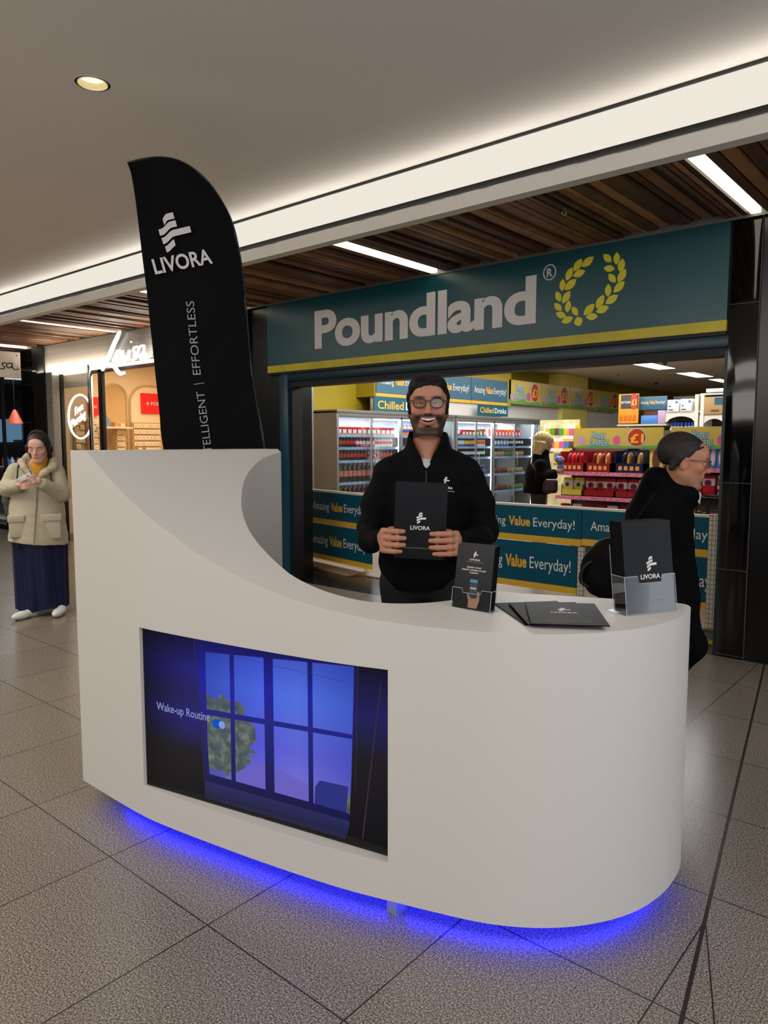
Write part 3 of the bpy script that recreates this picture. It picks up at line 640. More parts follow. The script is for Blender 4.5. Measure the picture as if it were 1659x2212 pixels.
for i in range(3):
    board('slogan_sign', wl[i], 'teal slogan boards above the fridges', (-8.45, ys[i] + 0.01, 2.30), (0, 1, 0), ys[i + 1] - ys[i] - 0.02, 0.52, BOARDGREY, gold=0.06)
def drinks(px0, px1, ytop, ybot, label):
    a = sight(px0, ybot, X=-8.32); b = sight(px1, ybot, X=-8.32); z1 = sight(px0, ytop, X=-8.32).z
    t = thing('drinks_sign', label, 'sign', a, group='chilled drinks signs on the fridges'); w = b.y - a.y; h = z1 - a.z
    g = G(); g.box((-0.02, 0, 0), (0, w, h)); obj('panel', g, BOARDTEAL, t)
    letters('lettering', 'Chilled', (0.002, 0.06 * w, 0.27 * h), (0, 1, 0), (0, 0, 1), GOLDTXT, t, w=0.44 * w, h=0.5 * h, weight=0.015, depth=0.001)
    letters('lettering', 'Drinks', (0.002, 0.54 * w, 0.27 * h), (0, 1, 0), (0, 0, 1), CREAMTXT, t, w=0.40 * w, h=0.5 * h, weight=0.015, depth=0.001)
drinks(808, 930, 855, 892, 'chilled drinks sign with gold and white words left of the man')
drinks(1033, 1097, 873, 897, 'smaller chilled drinks sign on top of the right-hand fridge')

# easter posters
PY = mat('poster_yellow', (204, 176, 84), 0.18); PGREEN = mat('poster_green', (108, 158, 84), 0.35); PBLUE = mat('poster_pale_blue', (166, 206, 214), 0.35)
PDBLUE = mat('poster_blue', (56, 108, 140), 0.35); PRED = mat('poster_red', (200, 58, 36), 0.3); PPINK = mat('poster_pink', (214, 92, 142), 0.4); PLILAC = mat('poster_lilac', (184, 152, 184), 0.4); PGOLD = mat('poster_gold', (236, 190, 60), 0.35)
def egg_poly(cx_, cy, rx, ry, n=16): return [(cx_ + rx * math.cos(2 * math.pi * i / n), cy + ry * math.sin(2 * math.pi * i / n) * (1.0 if math.sin(2 * math.pi * i / n) < 0 else 1.15)) for i in range(n)]
def easter(t, o, ux, w, h, round_pos=0.80):
    """poster face children: grass, words, eggs, price disc"""
    ux = Vector(ux).normalized(); uz = Vector((0, 0, 1)); n = ux.cross(uz); o = Vector(o)
    def P(name, poly, m_, off, par=t): g = G(); g.prism(poly, o + n * off, ux, uz, 0.001); return obj(name, g, m_, par)
    P('grass_band', [(0, 0), (w, 0), (w, 0.10 * h), (0.8 * w, 0.16 * h), (0.6 * w, 0.10 * h), (0.4 * w, 0.20 * h), (0.15 * w, 0.12 * h), (0, 0.2 * h)], PGREEN, 0.0015)
    P('lilac_egg', egg_poly(0.09 * w, 0.30 * h, 0.055 * w, 0.16 * h), PLILAC, 0.002)
    P('pink_egg', egg_poly(0.60 * w, 0.34 * h, 0.055 * w, 0.17 * h), PPINK, 0.002)
    ds = P('price_disc', egg_poly(round_pos * w, 0.52 * h, 0.135 * w, 0.40 * h, 20), PBLUE, 0.0022)
    P('price_disc_face', egg_poly(round_pos * w, 0.52 * h, 0.12 * w, 0.36 * h, 20), PRED, 0.003, ds)
    letters('price', '£1', o + n * 0.0035 + ux * ((round_pos - 0.085) * w) + uz * 0.36 * h, ux, uz, PGOLD, ds, w=0.17 * w, h=0.36 * h, weight=0.03, depth=0.001)
    for s_, zz, ww, x_, hh in (('Happy', 0.56, 0.27, 0.20, 0.25), ('EASTER!', 0.22, 0.37, 0.16, 0.25)):
        letters('shadow_lettering', s_, o + n * 0.0025 + ux * (x_ - 0.006) * w + uz * (zz - 0.015) * h, ux, uz, PDBLUE, t, w=ww * w * 1.03, h=hh * h * 1.04, weight=0.05, depth=0.0006)
        letters('lettering', s_, o + n * 0.0035 + ux * x_ * w + uz * zz * h, ux, uz, PBLUE, t, w=ww * w, h=hh * h, weight=0.008, depth=0.0006)
pxs = [1098, 1169, 1231, 1287, 1338]
el = ['easter poster nearest to the teal slogan boards above the pegboard', 'second easter poster from the teal slogan boards', 'third easter poster from the teal slogan boards', 'smallest easter poster beside the orange price board']
for i in range(4):
    a = sight(pxs[i] + 1, 880, X=-8.47); b = sight(pxs[i + 1] - 1, 880, X=-8.47)
    t = thing('easter_poster', el[i], 'poster', (-8.47, a.y, 2.36), group='easter posters along the shop wall'); w = b.y - a.y
    g = G(); g.box((-0.15, 0, 0), (0, w, 0.52)); obj('panel', g, PY, t); easter(t, (0, 0, 0), (0, 1, 0), w, 0.52)

# ------------------------------------------------------------------ glass-door fridges
FR_GREY = mat('fridge_grey', (106, 104, 100), 0.45, 0.2); FR_IN = mat('fridge_inside', (196, 200, 204), 0.5); SHELF = mat('fridge_shelf', (190, 198, 208), 0.4)
LIP = mat('price_strip_blue', (150, 178, 216), 0.4, noise=0.35, nscale=30); LED = glow('fridge_led', (226, 240, 255), 13.0)
GLASS = clear_sheet('door_glass', (.97, .99, .99), .45, .03)
shelfz = [0.16, 0.52, 0.875, 1.225, 1.436, 1.636]
XF, XB = -8.0, -8.72
def fridge(y0, y1, label, mull):
    t = thing('drinks_fridge', label, 'fridge', (XF, y0, 0), group='glass-door fridges along the left wall'); D = XB - XF; Wd = y1 - y0
    g = G(); g.box((D, 0, 0), (0, 0.05, 2.0)); obj('side_panel', g, FR_GREY, t, bevel=0.006)
    g = G(); g.box((D, Wd - 0.05, 0), (0, Wd - 0.003, 2.0)); obj('side_panel', g, FR_GREY, t, bevel=0.006)
    g = G(); g.box((D, 0.05, 0.1), (D + 0.03, Wd - 0.05, 1.95)); obj('back_panel', g, FR_IN, t)
    g = G(); g.box((D, 0, 1.965), (0.01, Wd - 0.003, 2.02)); g.box((-0.03, 0.05, 1.90), (0, Wd - 0.05, 1.965)); obj('header', g, FR_GREY, t, bevel=0.004)
    g = G(); g.box((D, 0.05, 0.0), (0, Wd - 0.05, 0.12)); obj('base', g, FR_GREY, t)
    for z in shelfz:
        g = G(); g.box((D + 0.03, 0.06, z - 0.03), (-0.10, Wd - 0.06, z - 0.012)); sh = obj('shelf', g, SHELF, t)
        g = G(); g.box((-0.10, 0.06, z - 0.045), (-0.09, Wd - 0.06, z - 0.002)); obj('price_strip', g, LIP, sh)
    for m_ in mull:
        g = G(); g.box((-0.07, m_ - y0 - 0.02, 0.13), (-0.055, m_ - y0 + 0.02, 1.9)); obj('led_strip', g, LED, t)
        g = G(); g.box((-0.05, m_ - y0 - 0.02, 0.12), (0.0, m_ - y0 + 0.02, 1.93)); obj('mullion', g, METAL, t)
    g = G(); g.box((-0.5, 0.1, 1.925), (-0.05, Wd - 0.1, 1.935)); obj('top_lamp', g, LED, t)
    ed = [0.05] + [m_ - y0 for m_ in mull] + [Wd - 0.05]
    for i in range(len(ed) - 1):
        a, b = ed[i], ed[i + 1]; mid = (a + b) / 2
        for k, (s0, s1, xo) in enumerate(((a + 0.02, mid + 0.02, -0.018), (mid - 0.02, b - 0.02, -0.006))):
            g = G(); g.box((xo - 0.004, s0, 0.13), (xo, s1, 1.93)); d = obj('door', g, GLASS, t)
            g = G(); g.box((xo - 0.008, (s1 if k == 0 else s0) - 0.012, 0.13), (xo + 0.004, (s1 if k == 0 else s0) + 0.012, 1.93)); obj('door_edge', g, METAL, d)
            if k == 1: g = G(); g.tube([(xo + 0.002, mid + 0.05, 1.02), (xo + 0.03, mid + 0.05, 1.04), (xo + 0.03, mid + 0.05, 1.28), (xo + 0.002, mid + 0.05, 1.3)], 0.008); obj('handle', g, METAL, d, smooth=True)
    return t
fridge(8.24, 11.42, 'long grey drinks fridge with glass doors beside the yellow wall', [9.84])
fridge(11.46, 14.70, 'second glass-door fridge between the man and the blonde shopper', [12.80, 14.45])

# goods in the fridges (one prototype per kind, then copies)
def bottle_proto(name, prof, mats, bands):
    g = G(); n = 10
    for k in range(len(prof) - 1):
        mi = bands[k]; a = prof[k]; b = prof[k + 1]
        vs = [(a[0] * math.cos(2 * math.pi * i / n), a[0] * math.sin(2 * math.pi * i / n), a[1]) for i in range(n)] + [(b[0] * math.cos(2 * math.pi * i / n), b[0] * math.sin(2 * math.pi * i / n), b[1]) for i in range(n)]
        g.add(vs, [(i, (i + 1) % n, n + (i + 1) % n, n + i) for i in range(n)], mi)
    return g
def bprof(r, h): return [(r * .9, 0), (r, 0.01), (r, h * .32), (r, h * .62), (r * .96, h * .68), (r * .45, h * .88), (r * .38, h * .92), (r * .4, h * .93), (r * .4, h)]
BB = [0, 0, 1, 0, 0, 0, 2, 2]
cola = mat('cola_dark', (34, 16, 12), 0.15); capk = mat('cap_black', (24, 22, 22), 0.4); capr = mat('cap_red', (176, 26, 26), 0.4); lab_r = mat('label_red_white', (204, 120, 112), 0.4, noise=0.4, nscale=60)
orange = mat('drink_orange', (226, 116, 24), 0.2); lab_b = mat('label_blue', (44, 70, 160), 0.4); whitep = mat('pack_white', (226, 226, 224), 0.4); redp = mat('pack_red', (206, 34, 36), 0.3); pinkp = mat('pack_magenta', (176, 30, 84), 0.4)
greenp = mat('pack_green', (78, 158, 60), 0.4); purplep = mat('pack_purple', (84, 62, 128), 0.4); navy = mat('pack_navy', (28, 36, 74), 0.35); brownp = mat('pack_brown', (110, 62, 40), 0.4); bluep = mat('pack_blue', (70, 124, 190), 0.35); yellowp = mat('pack_yellow', (224, 190, 50), 0.35)
def proto(name, g, mats, smooth=True):
    o = obj(name, g, mats, smooth=smooth, angle=50); COL.objects.unlink(o); return o
def place(pr, loc, label, cat, group, rz=0.0, sc=1.0):
    o = pr.copy(); COL.objects.link(o); o.location = loc; o.rotation_euler = (0, 0, rz); o.scale = (sc,) * 3; tag(o, label, cat, group); return o
P_cola2l = proto('cola_bottle', bottle_proto('', bprof(.05, .31), 0, BB), [cola, lab_r, capr])
P_cola = proto('cola_bottle', bottle_proto('', bprof(.033, .18), 0, BB), [cola, redp, capr])
P_pink = proto('drink_bottle', bottle_proto('', bprof(.033, .17), 0, BB), [pinkp, whitep, pinkp])
P_white = proto('drink_bottle', bottle_proto('', bprof(.033, .17), 0, BB), [whitep, redp, whitep])
P_orange = proto('drink_bottle', bottle_proto('', bprof(.035, .18), 0, BB), [orange, lab_b, capk])
P_dark = proto('drink_bottle', bottle_proto('', bprof(.033, .19), 0, BB), [mat('bottle_black', (16, 18, 18), 0.2), whitep, greenp])
P_navy = proto('drink_bottle', bottle_proto('', bprof(.033, .19), 0, BB), [navy, bluep, whitep])
def can_g(): return bottle_proto('', [(.022, 0), (.031, .008), (.031, .05), (.031, .12), (.026, .132), (.024, .135)], 0, [0, 0, 1, 0, 0])
P_canp = proto('drink_can', can_g(), [purplep, purplep]); P_cano = proto('drink_can', can_g(), [whitep, orange]); P_canb = proto('drink_can', can_g(), [bluep, whitep]); P_cang = proto('drink_can', can_g(), [purplep, yellowp])
g = G(); g.box((-.05, -.055, 0), (.05, .055, .13), 0); g.box((.0501, -.04, .03), (.051, .04, .09), 1); g.box((-.052, -.057, 0), (.052, .057, .035), 2)
P_mult = proto('can_multipack', g, [redp, whitep, mat('card_tan', (190, 150, 104), 0.6)], False)
def carton_g(): 
    g = G(); g.prism([(-.055, 0), (.055, 0), (.005, .15), (-.075, .15)], (0.04, 0, 0), (0, 1, 0), (0, 0, 1), .09, 0); g.prism([(-.04, .03), (.03, .03), (.0, .10), (-.055, .10)], (0.0405, 0, 0), (0, 1, 0), (0, 0, 1), .001, 1); return g
P_sq = [proto('sandwich_pack', carton_g(), [m_, whitep], False) for m_ in (redp, greenp, mat('pack_coral', (226, 84, 62), .4), orange)]
rnd = random.Random(11); XS = XF - 0.16
def row(y0, y1, z, step, kinds, label, cat, group, jit=0.0):
    y = y0; k = 0; n = int((y1 - y0) / step)
    for i in range(n):
        pr = kinds[min(int(i * len(kinds) / n), len(kinds) - 1)]
        place(pr, (XS + rnd.uniform(-jit, jit), y + step * (i + .5), z - 0.011), label, cat, group, rnd.uniform(-.2, .2) if pr not in P_sq and pr is not P_mult else 0)
A0, A1 = 8.36, 9.78
row(A0, A1, 1.636, .118, [P_mult], 'red can multipack on top shelf of the left fridge', 'drinks pack', 'red multipacks in the left fridge')
row(A0, A1, 1.436, .078, [P_cola, P_pink, P_white], 'small drink bottle on second shelf of left fridge', 'bottle', 'small bottles on the second shelf of the left fridge')
row(A0, A1, 1.225, .082, [P_cola, P_cola, P_orange, P_cola], 'small drink bottle on third shelf of left fridge', 'bottle', 'small bottles on the third shelf of the left fridge')
row(A0 + .05, A1, .875, .108, [P_cola2l], 'large dark cola bottle on fourth shelf of left fridge', 'bottle', 'large cola bottles in the left fridge')
row(A0 + .05, A1, .52, .108, [P_cola2l], 'large dark cola bottle on lowest visible shelf of left fridge', 'bottle', 'cola bottles on the lowest shelf of the left fridge')
row(9.92, 10.5, 1.636, .10, [P_orange], 'orange drink bottle on fridge shelf just left of the man', 'bottle', 'orange bottles beside the man')
C0, C1 = 11.56, 12.74
row(C0, C0 + .25, 1.636, .08, [P_canb], 'blue and white can on top shelf of right fridge', 'can', 'blue cans on the top shelf')
row(C0 + .25, C1 - .3, 1.636, .118, [P_mult], 'red can multipack on top shelf of the right fridge', 'drinks pack', 'red multipacks in the right fridge')
row(C1 - .3, C1, 1.636, .14, [P_sq[1], P_sq[0]], 'tilted green or red pack at the end of top shelf, right fridge', 'food pack', 'tilted packs beside the lit mullion')
row(C0, C1, 1.436, .075, [P_canb, P_cang, P_cano], 'slim can on second shelf of right fridge', 'can', 'slim cans in the right fridge')
row(C0, C1, 1.225, .08, [P_dark], 'black bottle on third shelf of right fridge', 'bottle', 'black bottles in the right fridge')
row(C0, C1, .875, .08, [P_dark, P_navy], 'dark bottle on fourth shelf of right fridge', 'bottle', 'dark bottles in the right fridge')
row(C0, C1, .52, .08, [P_navy, P_canp], 'navy bottle or can on low shelf of right fridge', 'bottle', 'navy bottles in the right fridge')
row(12.9, 14.1, 1.636, .13, [P_sq[2], P_sq[2], P_sq[3], P_sq[0]], 'tilted coral or orange pack on top shelf of the end fridge', 'food pack', 'tilted packs on the top shelf')
g = G(); g.ellip((0, 0, .06), (.05, .07, .06), 10, 6)
P_bag = [proto('salad_bag', g, [m_]) for m_ in (mat('bag_crimson', (120, 40, 50), .3), mat('bag_tan', (170, 140, 90), .3), mat('bag_green', (96, 130, 70), .3))]
row(12.9, 14.3, 1.436, .12, [P_canb, P_dark], 'small item on second shelf of end fridge', 'food pack', 'small items in the end fridge')
row(12.9, 14.3, 1.225, .13, [P_bag[1], P_bag[2], P_bag[1]], 'food bag on third shelf of end fridge', 'food bag', 'food bags on the third shelf of the end fridge')
row(12.9, 14.3, .875, .13, [P_bag[0], P_bag[1]], 'dark food bag on fourth shelf of end fridge', 'food bag', 'food bags on the fourth shelf of the end fridge')
row(12.9, 14.3, .52, .13, [P_bag[0], P_bag[2]], 'dark food bag on low shelf of end fridge', 'food bag', 'food bags low in the end fridge')

# ------------------------------------------------------------------ slogan barrier at the shop entrance
def bar(name_l, o, ux, w, zb_, zt_, cap): return board('slogan_board', name_l, 'slogan boards forming the entrance barrier', (o[0], o[1], zb_), ux, w, zt_ - zb_, mat('barrier_teal', (2, 78, 98), 0.5, spec=0.2), gold=0.06, cap=cap)
lu = Vector((1.37, -0.26, 0)).normalized()
bar('upper slogan board left of the man, with white frame', (-6.70, 6.40), lu, 1.25, 0.515, 0.90, 0.025)
bar('lower slogan board left of the man, nearest the floor', (-6.76, 6.41), lu, 1.33, 0.07, 0.508, 0.004)
bar('upper slogan board behind the small leaflet holder', (-4.16, 6.20), (1, 0, 0), 1.215, 0.565, 0.90, 0.02)
bar('lower slogan board behind the small leaflet holder', (-4.19, 6.20), (1, 0, 0), 1.215, 0.115, 0.558, 0.0)
bar('upper slogan board behind the passing old man', (-2.935, 6.20), (1, 0, 0), 1.17, 0.575, 0.90, 0.02)
bar('lower slogan board behind the passing old man', (-2.86, 6.20), (1, 0, 0), 1.13, 0.14, 0.568, 0.0)
PEGST = tiled('peg_strip', (200, 192, 176), (120, 112, 100), 0.028, 0.04, 0, 0, 0.003, 0.5)
for x_, z0, z1, lb in ((-2.96, 0.1, 0.56, 'perforated white upright between the lower barrier boards'), (-1.835, 0.0, 0.93, 'perforated white upright beside the right black pillar')):
    g = G(); g.box((0, 0, z0), (0.085 if x_ > -2 else 0.06, 0.03, z1)); o = obj('perforated_upright', g, PEGST, loc=(x_, 6.175, 0)); tag(o, lb, 'shelf upright', 'perforated uprights of the barrier')
for (x_, y_), lb in (((-6.745, 6.395), 'thin white upright at the left end of the barrier'), ((-5.6, 6.19), 'thin white foot between the barrier boards behind the man')):
    g = G(); g.box((0, 0, 0.0), (0.03, 0.03, 0.93)); o = obj('barrier_post', g, mat('rail_white'), loc=(x_, y_ + 0.02, 0)); tag(o, lb, 'post', 'barrier posts')
g = G(); g.box((0, 0, 0), (1.3, 0.3, 0.03)); o = obj('floor_plinth', g, mat('plinth_tan', (150, 128, 96), .6), loc=(-6.9, 6.2, 0), bevel=.005); o.rotation_euler = (0, 0, -0.19); tag(o, 'worn tan board on the floor under the left barrier', 'board')

# ------------------------------------------------------------------ confectionery gondola
PRICEPINK = mat('price_strip_pink', (214, 120, 150), .4, noise=.5, nscale=25); SHELFRED = mat('gondola_red', (120, 22, 26), .5); CARTRED = mat('carton_red', (132, 20, 24), .4); CARTNAVY = mat('carton_navy', (20, 26, 58), .35); GOLDLEAF = mat('gold_print', (214, 160, 90), .3, noise=.4, nscale=60)
GY = 9.0
def gondola(x0, x1, zsh, label, hdr):
    t = thing('shelf_gondola', label, 'shelving', (x0, GY, 0), group='easter shelving units'); w = x1 - x0
    g = G(); g.box((0, .5, 0), (w, .56, 1.66)); obj('back_panel', g, mat('gondola_back', (90, 80, 74), .6), t)
    for z in zsh:
        g = G(); g.box((0, .03, z - .03), (w, .5, z)); s_ = obj('shelf', g, SHELFRED, t)
        g = G(); g.box((0, 0, z - .045), (w, .03, z + .003)); obj('price_strip', g, PRICEPINK, s_)
    for xx in (0, w - .03): g = G(); g.box((xx, .47, 0), (xx + .03, .5, 1.45)); obj('upright', g, BLACK, t)
    hx0, hx1 = hdr
    g = G(); g.box((hx0 - x0, .02, 1.43), (hx1 - x0, .05, 1.69)); h_ = obj('header_sign', g, PY, t); hw = hx1 - hx0
    ux = Vector((1, 0, 0)); uz = Vector((0, 0, 1)); O = Vector((hx0 - x0, .02, 1.43)); n = Vector((0, -1, 0))
    def P(name, poly, m_, off, par=h_): gg = G(); gg.prism(poly, O + n * off, ux, uz, 0.001); return obj(name, gg, m_, par)
    P('grass_band', [(0, 0), (hw, 0), (hw, .04), (.6 * hw, .03), (.3 * hw, .06), (0, .02)], PGREEN, .001)
    P('egg_print', egg_poly(.09 * hw, .10, .05, .055), PLILAC, .0015); P('egg_print', egg_poly(.50 * hw, .10, .05, .055), PPINK, .0015)
    P('price_disc', egg_poly(.72 * hw, .13, .125, .11, 24), PBLUE, .0015); P('price_disc', egg_poly(.72 * hw, .13, .113, .10, 24), PRED, .002)
    letters('price', '£1', O + n * .0025 + ux * (.72 * hw - .08) + uz * .075, ux, uz, PGOLD, h_, w=.17, h=.11, weight=.03, depth=.001)
    for s_, zz, ww, x_ in (('Happy', .14, .20, .21), ('EASTER!', .03, .26, .19)):
        letters('shadow_lettering', s_, O + n * .0018 + ux * (x_ * hw - .004) + uz * (zz - .003), ux, uz, PDBLUE, h_, w=ww * 1.03, h=.082, weight=.06, depth=.0005)
        letters('lettering', s_, O + n * .0028 + ux * x_ * hw + uz * zz, ux, uz, PBLUE, h_, w=ww, h=.078, weight=.008, depth=.0005)
    return t
g1 = gondola(-4.66, -3.22, [0.45, 0.80, 1.12], 'red shelving full of easter chocolate in front of the blonde shopper', (-4.42, -3.25))
g2 = gondola(-3.18, -1.9, [0.45, 0.88, 1.20], 'easter shelving partly hidden behind the old man and pillar', (-3.16, -2.0))
def carton(x0, x1, z, h, m_, printm, label, bow=False):
    t = thing('chocolate_carton', label, 'carton', (x0, GY + .05, z)); w = x1 - x0
    g = G(); g.box((0, 0, 0), (w, .3, h * .42)); g.box((0, .27, 0), (w, .3, h)); g.box((0, 0, 0), (.02, .3, h * .95)); g.box((w - .02, 0, 0), (w, .3, h * .95)); obj('tray', g, m_, t)
    for i in range(4):
        g = G(); cx_ = .06 + (w - .12) * (i + .5) / 4; g.ellip((cx_, .13, h * .48), (w * .10, .09, h * .42), 10, 8); obj('foil_pack', g, printm if i % 2 else m_, t, smooth=True)
    g = G()
    for i in range(4): g.box((w * (.14 + .19 * i), -.002, h * .12), (w * (.26 + .19 * i), 0, h * .3))
    obj('printed_front', g, GOLDLEAF, t)
    if bow:
        g = G(); g.ellip((w * .45, .1, h * 1.05), (.05, .04, .03)); g.ellip((w * .6, .1, h * 1.05), (.05, .04, .03)); obj('ribbon_bow', g, m_, t, smooth=True)
REDSHINE = mat('foil_red', (190, 24, 34), .2, noise=.3, nscale=40)
carton(-4.62, -4.27, 1.12, .28, CARTRED, REDSHINE, 'dark red carton with bright red foil packs, left end of shelf')
carton(-4.265, -3.91, 1.12, .28, CARTRED, GOLDLEAF, 'dark red carton with gold printed packs beside the navy carton')
carton(-3.87, -3.48, 1.12, .29, CARTNAVY, GOLDLEAF, 'navy carton of gold printed packs with dark bow on top', bow=True)
def bag_g(w, h):
    g = G(); n = 6; vs = []; d = .045
    for j in range(n + 1):
        t_ = j / n; ww = w * (1 - .12 * abs(2 * t_ - 1) ** 3); dd = d * math.sin(math.pi * min(max(t_, .03), .97)) ** .5
        for i in range(8):
            a = 2 * math.pi * i / 8; vs.append((ww / 2 * max(-1, min(1, 1.25 * math.cos(a))), dd * math.sin(a), h * t_))
    for j in range(n):
        mi = 0 if j in (0, 5) else (1 if j in (3, 4) else (2 if j == 1 else 0))
        g.add(vs[j * 8:(j + 2) * 8], [(i, (i + 1) % 8, 8 + (i + 1) % 8, 8 + i) for i in range(8)], mi)
    # printed roundel
    c0 = len(g.v); g.add([(w * .27 * math.cos(2 * math.pi * i / 12), -d * 1.02, h * .62 + w * .27 * math.sin(2 * math.pi * i / 12)) for i in range(12)], [tuple(range(12))], 2)
    g.add([(w * .17 * math.cos(2 * math.pi * i / 12), -d * 1.05, h * .62 + w * .17 * math.sin(2 * math.pi * i / 12)) for i in range(12)], [tuple(range(12))], 3)
    return g
bagr = mat('bag_red', (176, 26, 40), .25, noise=.2, nscale=50); bagw = mat('bag_white', (224, 214, 208), .3); bagy = mat('bag_yellow', (220, 196, 84), .3); bagn = mat('bag_navy', (40, 44, 96), .3); bagg = mat('bag_lime', (176, 190, 40), .3)
PB_r = proto('chocolate_bag', bag_g(.155, .24), [bagr, bagw, bagr, bagn]); PB_w = proto('chocolate_bag', bag_g(.155, .24), [bagw, bagr, bagr, bagn]); PB_y = proto('chocolate_bag', bag_g(.155, .24), [bagy, bagw, bagy, bagn]); PB_g = proto('chocolate_bag', bag_g(.155, .24), [bagg, bagw, bagr, bagn])
def bags(xs, z, kinds, label, group, y=GY + .11):
    for i, x_ in enumerate(xs): place(kinds[i % len(kinds)], (x_, y + (.02 if i % 2 else 0), z), label, 'chocolate bag', group, rz=rnd.uniform(-.12, .12))
bags([-4.52, -4.37], .80, [PB_y], 'yellow chocolate bag on middle shelf by the maroon handbag', 'yellow bags on the middle shelf')
bags([-4.19, -4.06, -3.93], .80, [PB_r], 'red and white chocolate bag in the left tray of middle shelf', 'red bags in the left tray')
bags([-3.78, -3.63, -3.49, -3.35], .80, [PB_r, PB_r, PB_w], 'red and white chocolate bag in the right tray of middle shelf', 'red bags in the right tray')
bags([-4.56 + .165 * i for i in range(6)], .45, [PB_r, PB_w, PB_r], 'chocolate bag on bottom shelf just above the barrier rail', 'bags on the bottom shelf')
bags([-3.55], .45, [PB_g], 'lime green chocolate bag on the bottom shelf', 'lime bag')
bags([-3.38], .45, [PB_g], 'second lime green chocolate bag, nearer the old man', 'lime bag')
bags([-3.05, -2.88, -2.72, -2.56, -2.40], .88, [PB_r, PB_w], 'red chocolate bag on middle shelf right of old man', 'red bags right of the old man')
bags([-3.0, -2.82, -2.66, -2.5, -2.34], .45, [PB_r, PB_y], 'red or yellow bag behind the black wire basket', 'bags behind the wire basket')
for x0, x1, m_, lb in ((-4.60, -4.30, mat('tray_lime', (190, 186, 60), .5), 'lime yellow cardboard tray on the middle shelf'), (-4.28, -3.86, CARTRED, 'red cardboard tray in the middle of middle shelf'), (-3.85, -3.26, CARTRED, 'wider red cardboard tray at the right of middle shelf')):
    g = G(); w = x1 - x0; g.box((0, 0, 0), (w, .3, .012)); g.box((0, 0, 0), (w, .01, .085)); g.box((0, 0, 0), (.01, .3, .15)); g.box((w - .01, 0, 0), (w, .3, .15)); g.box((0, .29, 0), (w, .3, .2))
    o = obj('card_tray', g, m_, loc=(x0, GY + .05, .80)); tag(o, lb, 'tray')
# tall cartons flanking the old man's head
def tallbox(px0, px1, ytop, m_, m2, z, label):
    a = sight(px0, ytop, Y=GY + .03); b = sight(px1, ytop, Y=GY + .03); w = b.x - a.x; h = a.z - z
    t = thing('egg_box', label, 'box', (a.x, GY + .05, z)); g = G(); g.box((0, 0, 0), (w, .16, h)); obj('carton', g, m_, t, bevel=.004)
    g = G(); g.prism(egg_poly(w / 2, h * .42, w * .3, h * .3), (0, -.001, 0), (1, 0, 0), (0, 0, 1), .001); obj('egg_print', g, m2, t)
    g = G(); g.box((0, -.001, h * .86), (w, .0, h)); obj('top_band', g, yellowp if m_ is not yellowp else whitep, t)
tallbox(1403, 1432, 955, mat('box_cream_yellow', (226, 206, 120), .35), brownp, 1.12, 'cream and yellow egg box left of the old man head')
tallbox(1533, 1548, 955, bluep, mat('egg_pink', (226, 190, 196), .4), 1.20, 'blue egg box beside the right door edge')
tallbox(1549, 1568, 957, bluep, mat('egg_pink', (226, 190, 196), .4), 1.20, 'blue egg box touching the right black pillar line')
# black wire basket
g = G(); b0 = sight(1505, 1070, Y=7.6); b1 = sight(1562, 1070, Y=7.6); xa, xb = b0.x, b1.x + .1
for z in (.66, .80, .93, .955):
    g.tube([(xa, 7.6, z), (xb, 7.6, z), (xb, 7.95, z), (xa, 7.95, z)], .008 if z < .9 else .014, n=5, closed=True)
for k in range(4):
    x_ = xa + (xb - xa) * k / 3; g.tube([(x_, 7.6, .0 if k in (0, 3) else .6), (x_, 7.6, .955)], .009, n=5); g.tube([(x_, 7.95, .0 if k in (0, 3) else .6), (x_, 7.95, .955)], .009, n=5)
o = obj('wire_basket', g, BLACK); tag(o, 'black wire basket stand between the old man and the pillar', 'basket')
# hanging display beside the blonde shopper
hang = []
P_card = [proto('hanging_pack', G().box((-.06, -.01, -.2), (.06, .01, 0), 0).box((-.04, -.012, -.15), (.04, -.01, -.05), 1), [a_, b_], False) for a_, b_ in ((whitep, yellowp), (yellowp, bluep), (mat('pack_lemon', (230, 214, 110), .4), greenp), (whitep, PPINK), (mat('pack_silver', (190, 190, 186), .3), brownp))]
k = 0
for px_ in (1176, 1186, 1196, 1206, 1217, 1228, 1238):
    for py_ in (918, 946, 972):
        if 1150 < px_ < 1192 and py_ > 960: continue
        p = sight(px_, py_, Y=9.9); place(P_card[k % 5], (p.x, 10.008, p.z), ('white pack with yellow print', 'yellow pack with blue print', 'lemon pack with green print', 'white pack with pink print', 'silver pack with brown print')[k % 5] + ' hanging behind the blonde shopper', 'hanging pack', 'hanging packs behind the blonde shopper'); k += 1
a = sight(1165, 915, Y=10.0); b = sight(1250, 915, Y=10.0)
g = G(); g.box((a.x, 10.02, 0), (b.x, 10.05, a.z + .05)); o = obj('hanging_display', g, mat('display_back', (206, 196, 150), .5, noise=.3, nscale=8)); tag(o, 'tall pale display back holding hanging packs left of easter sign', 'display')

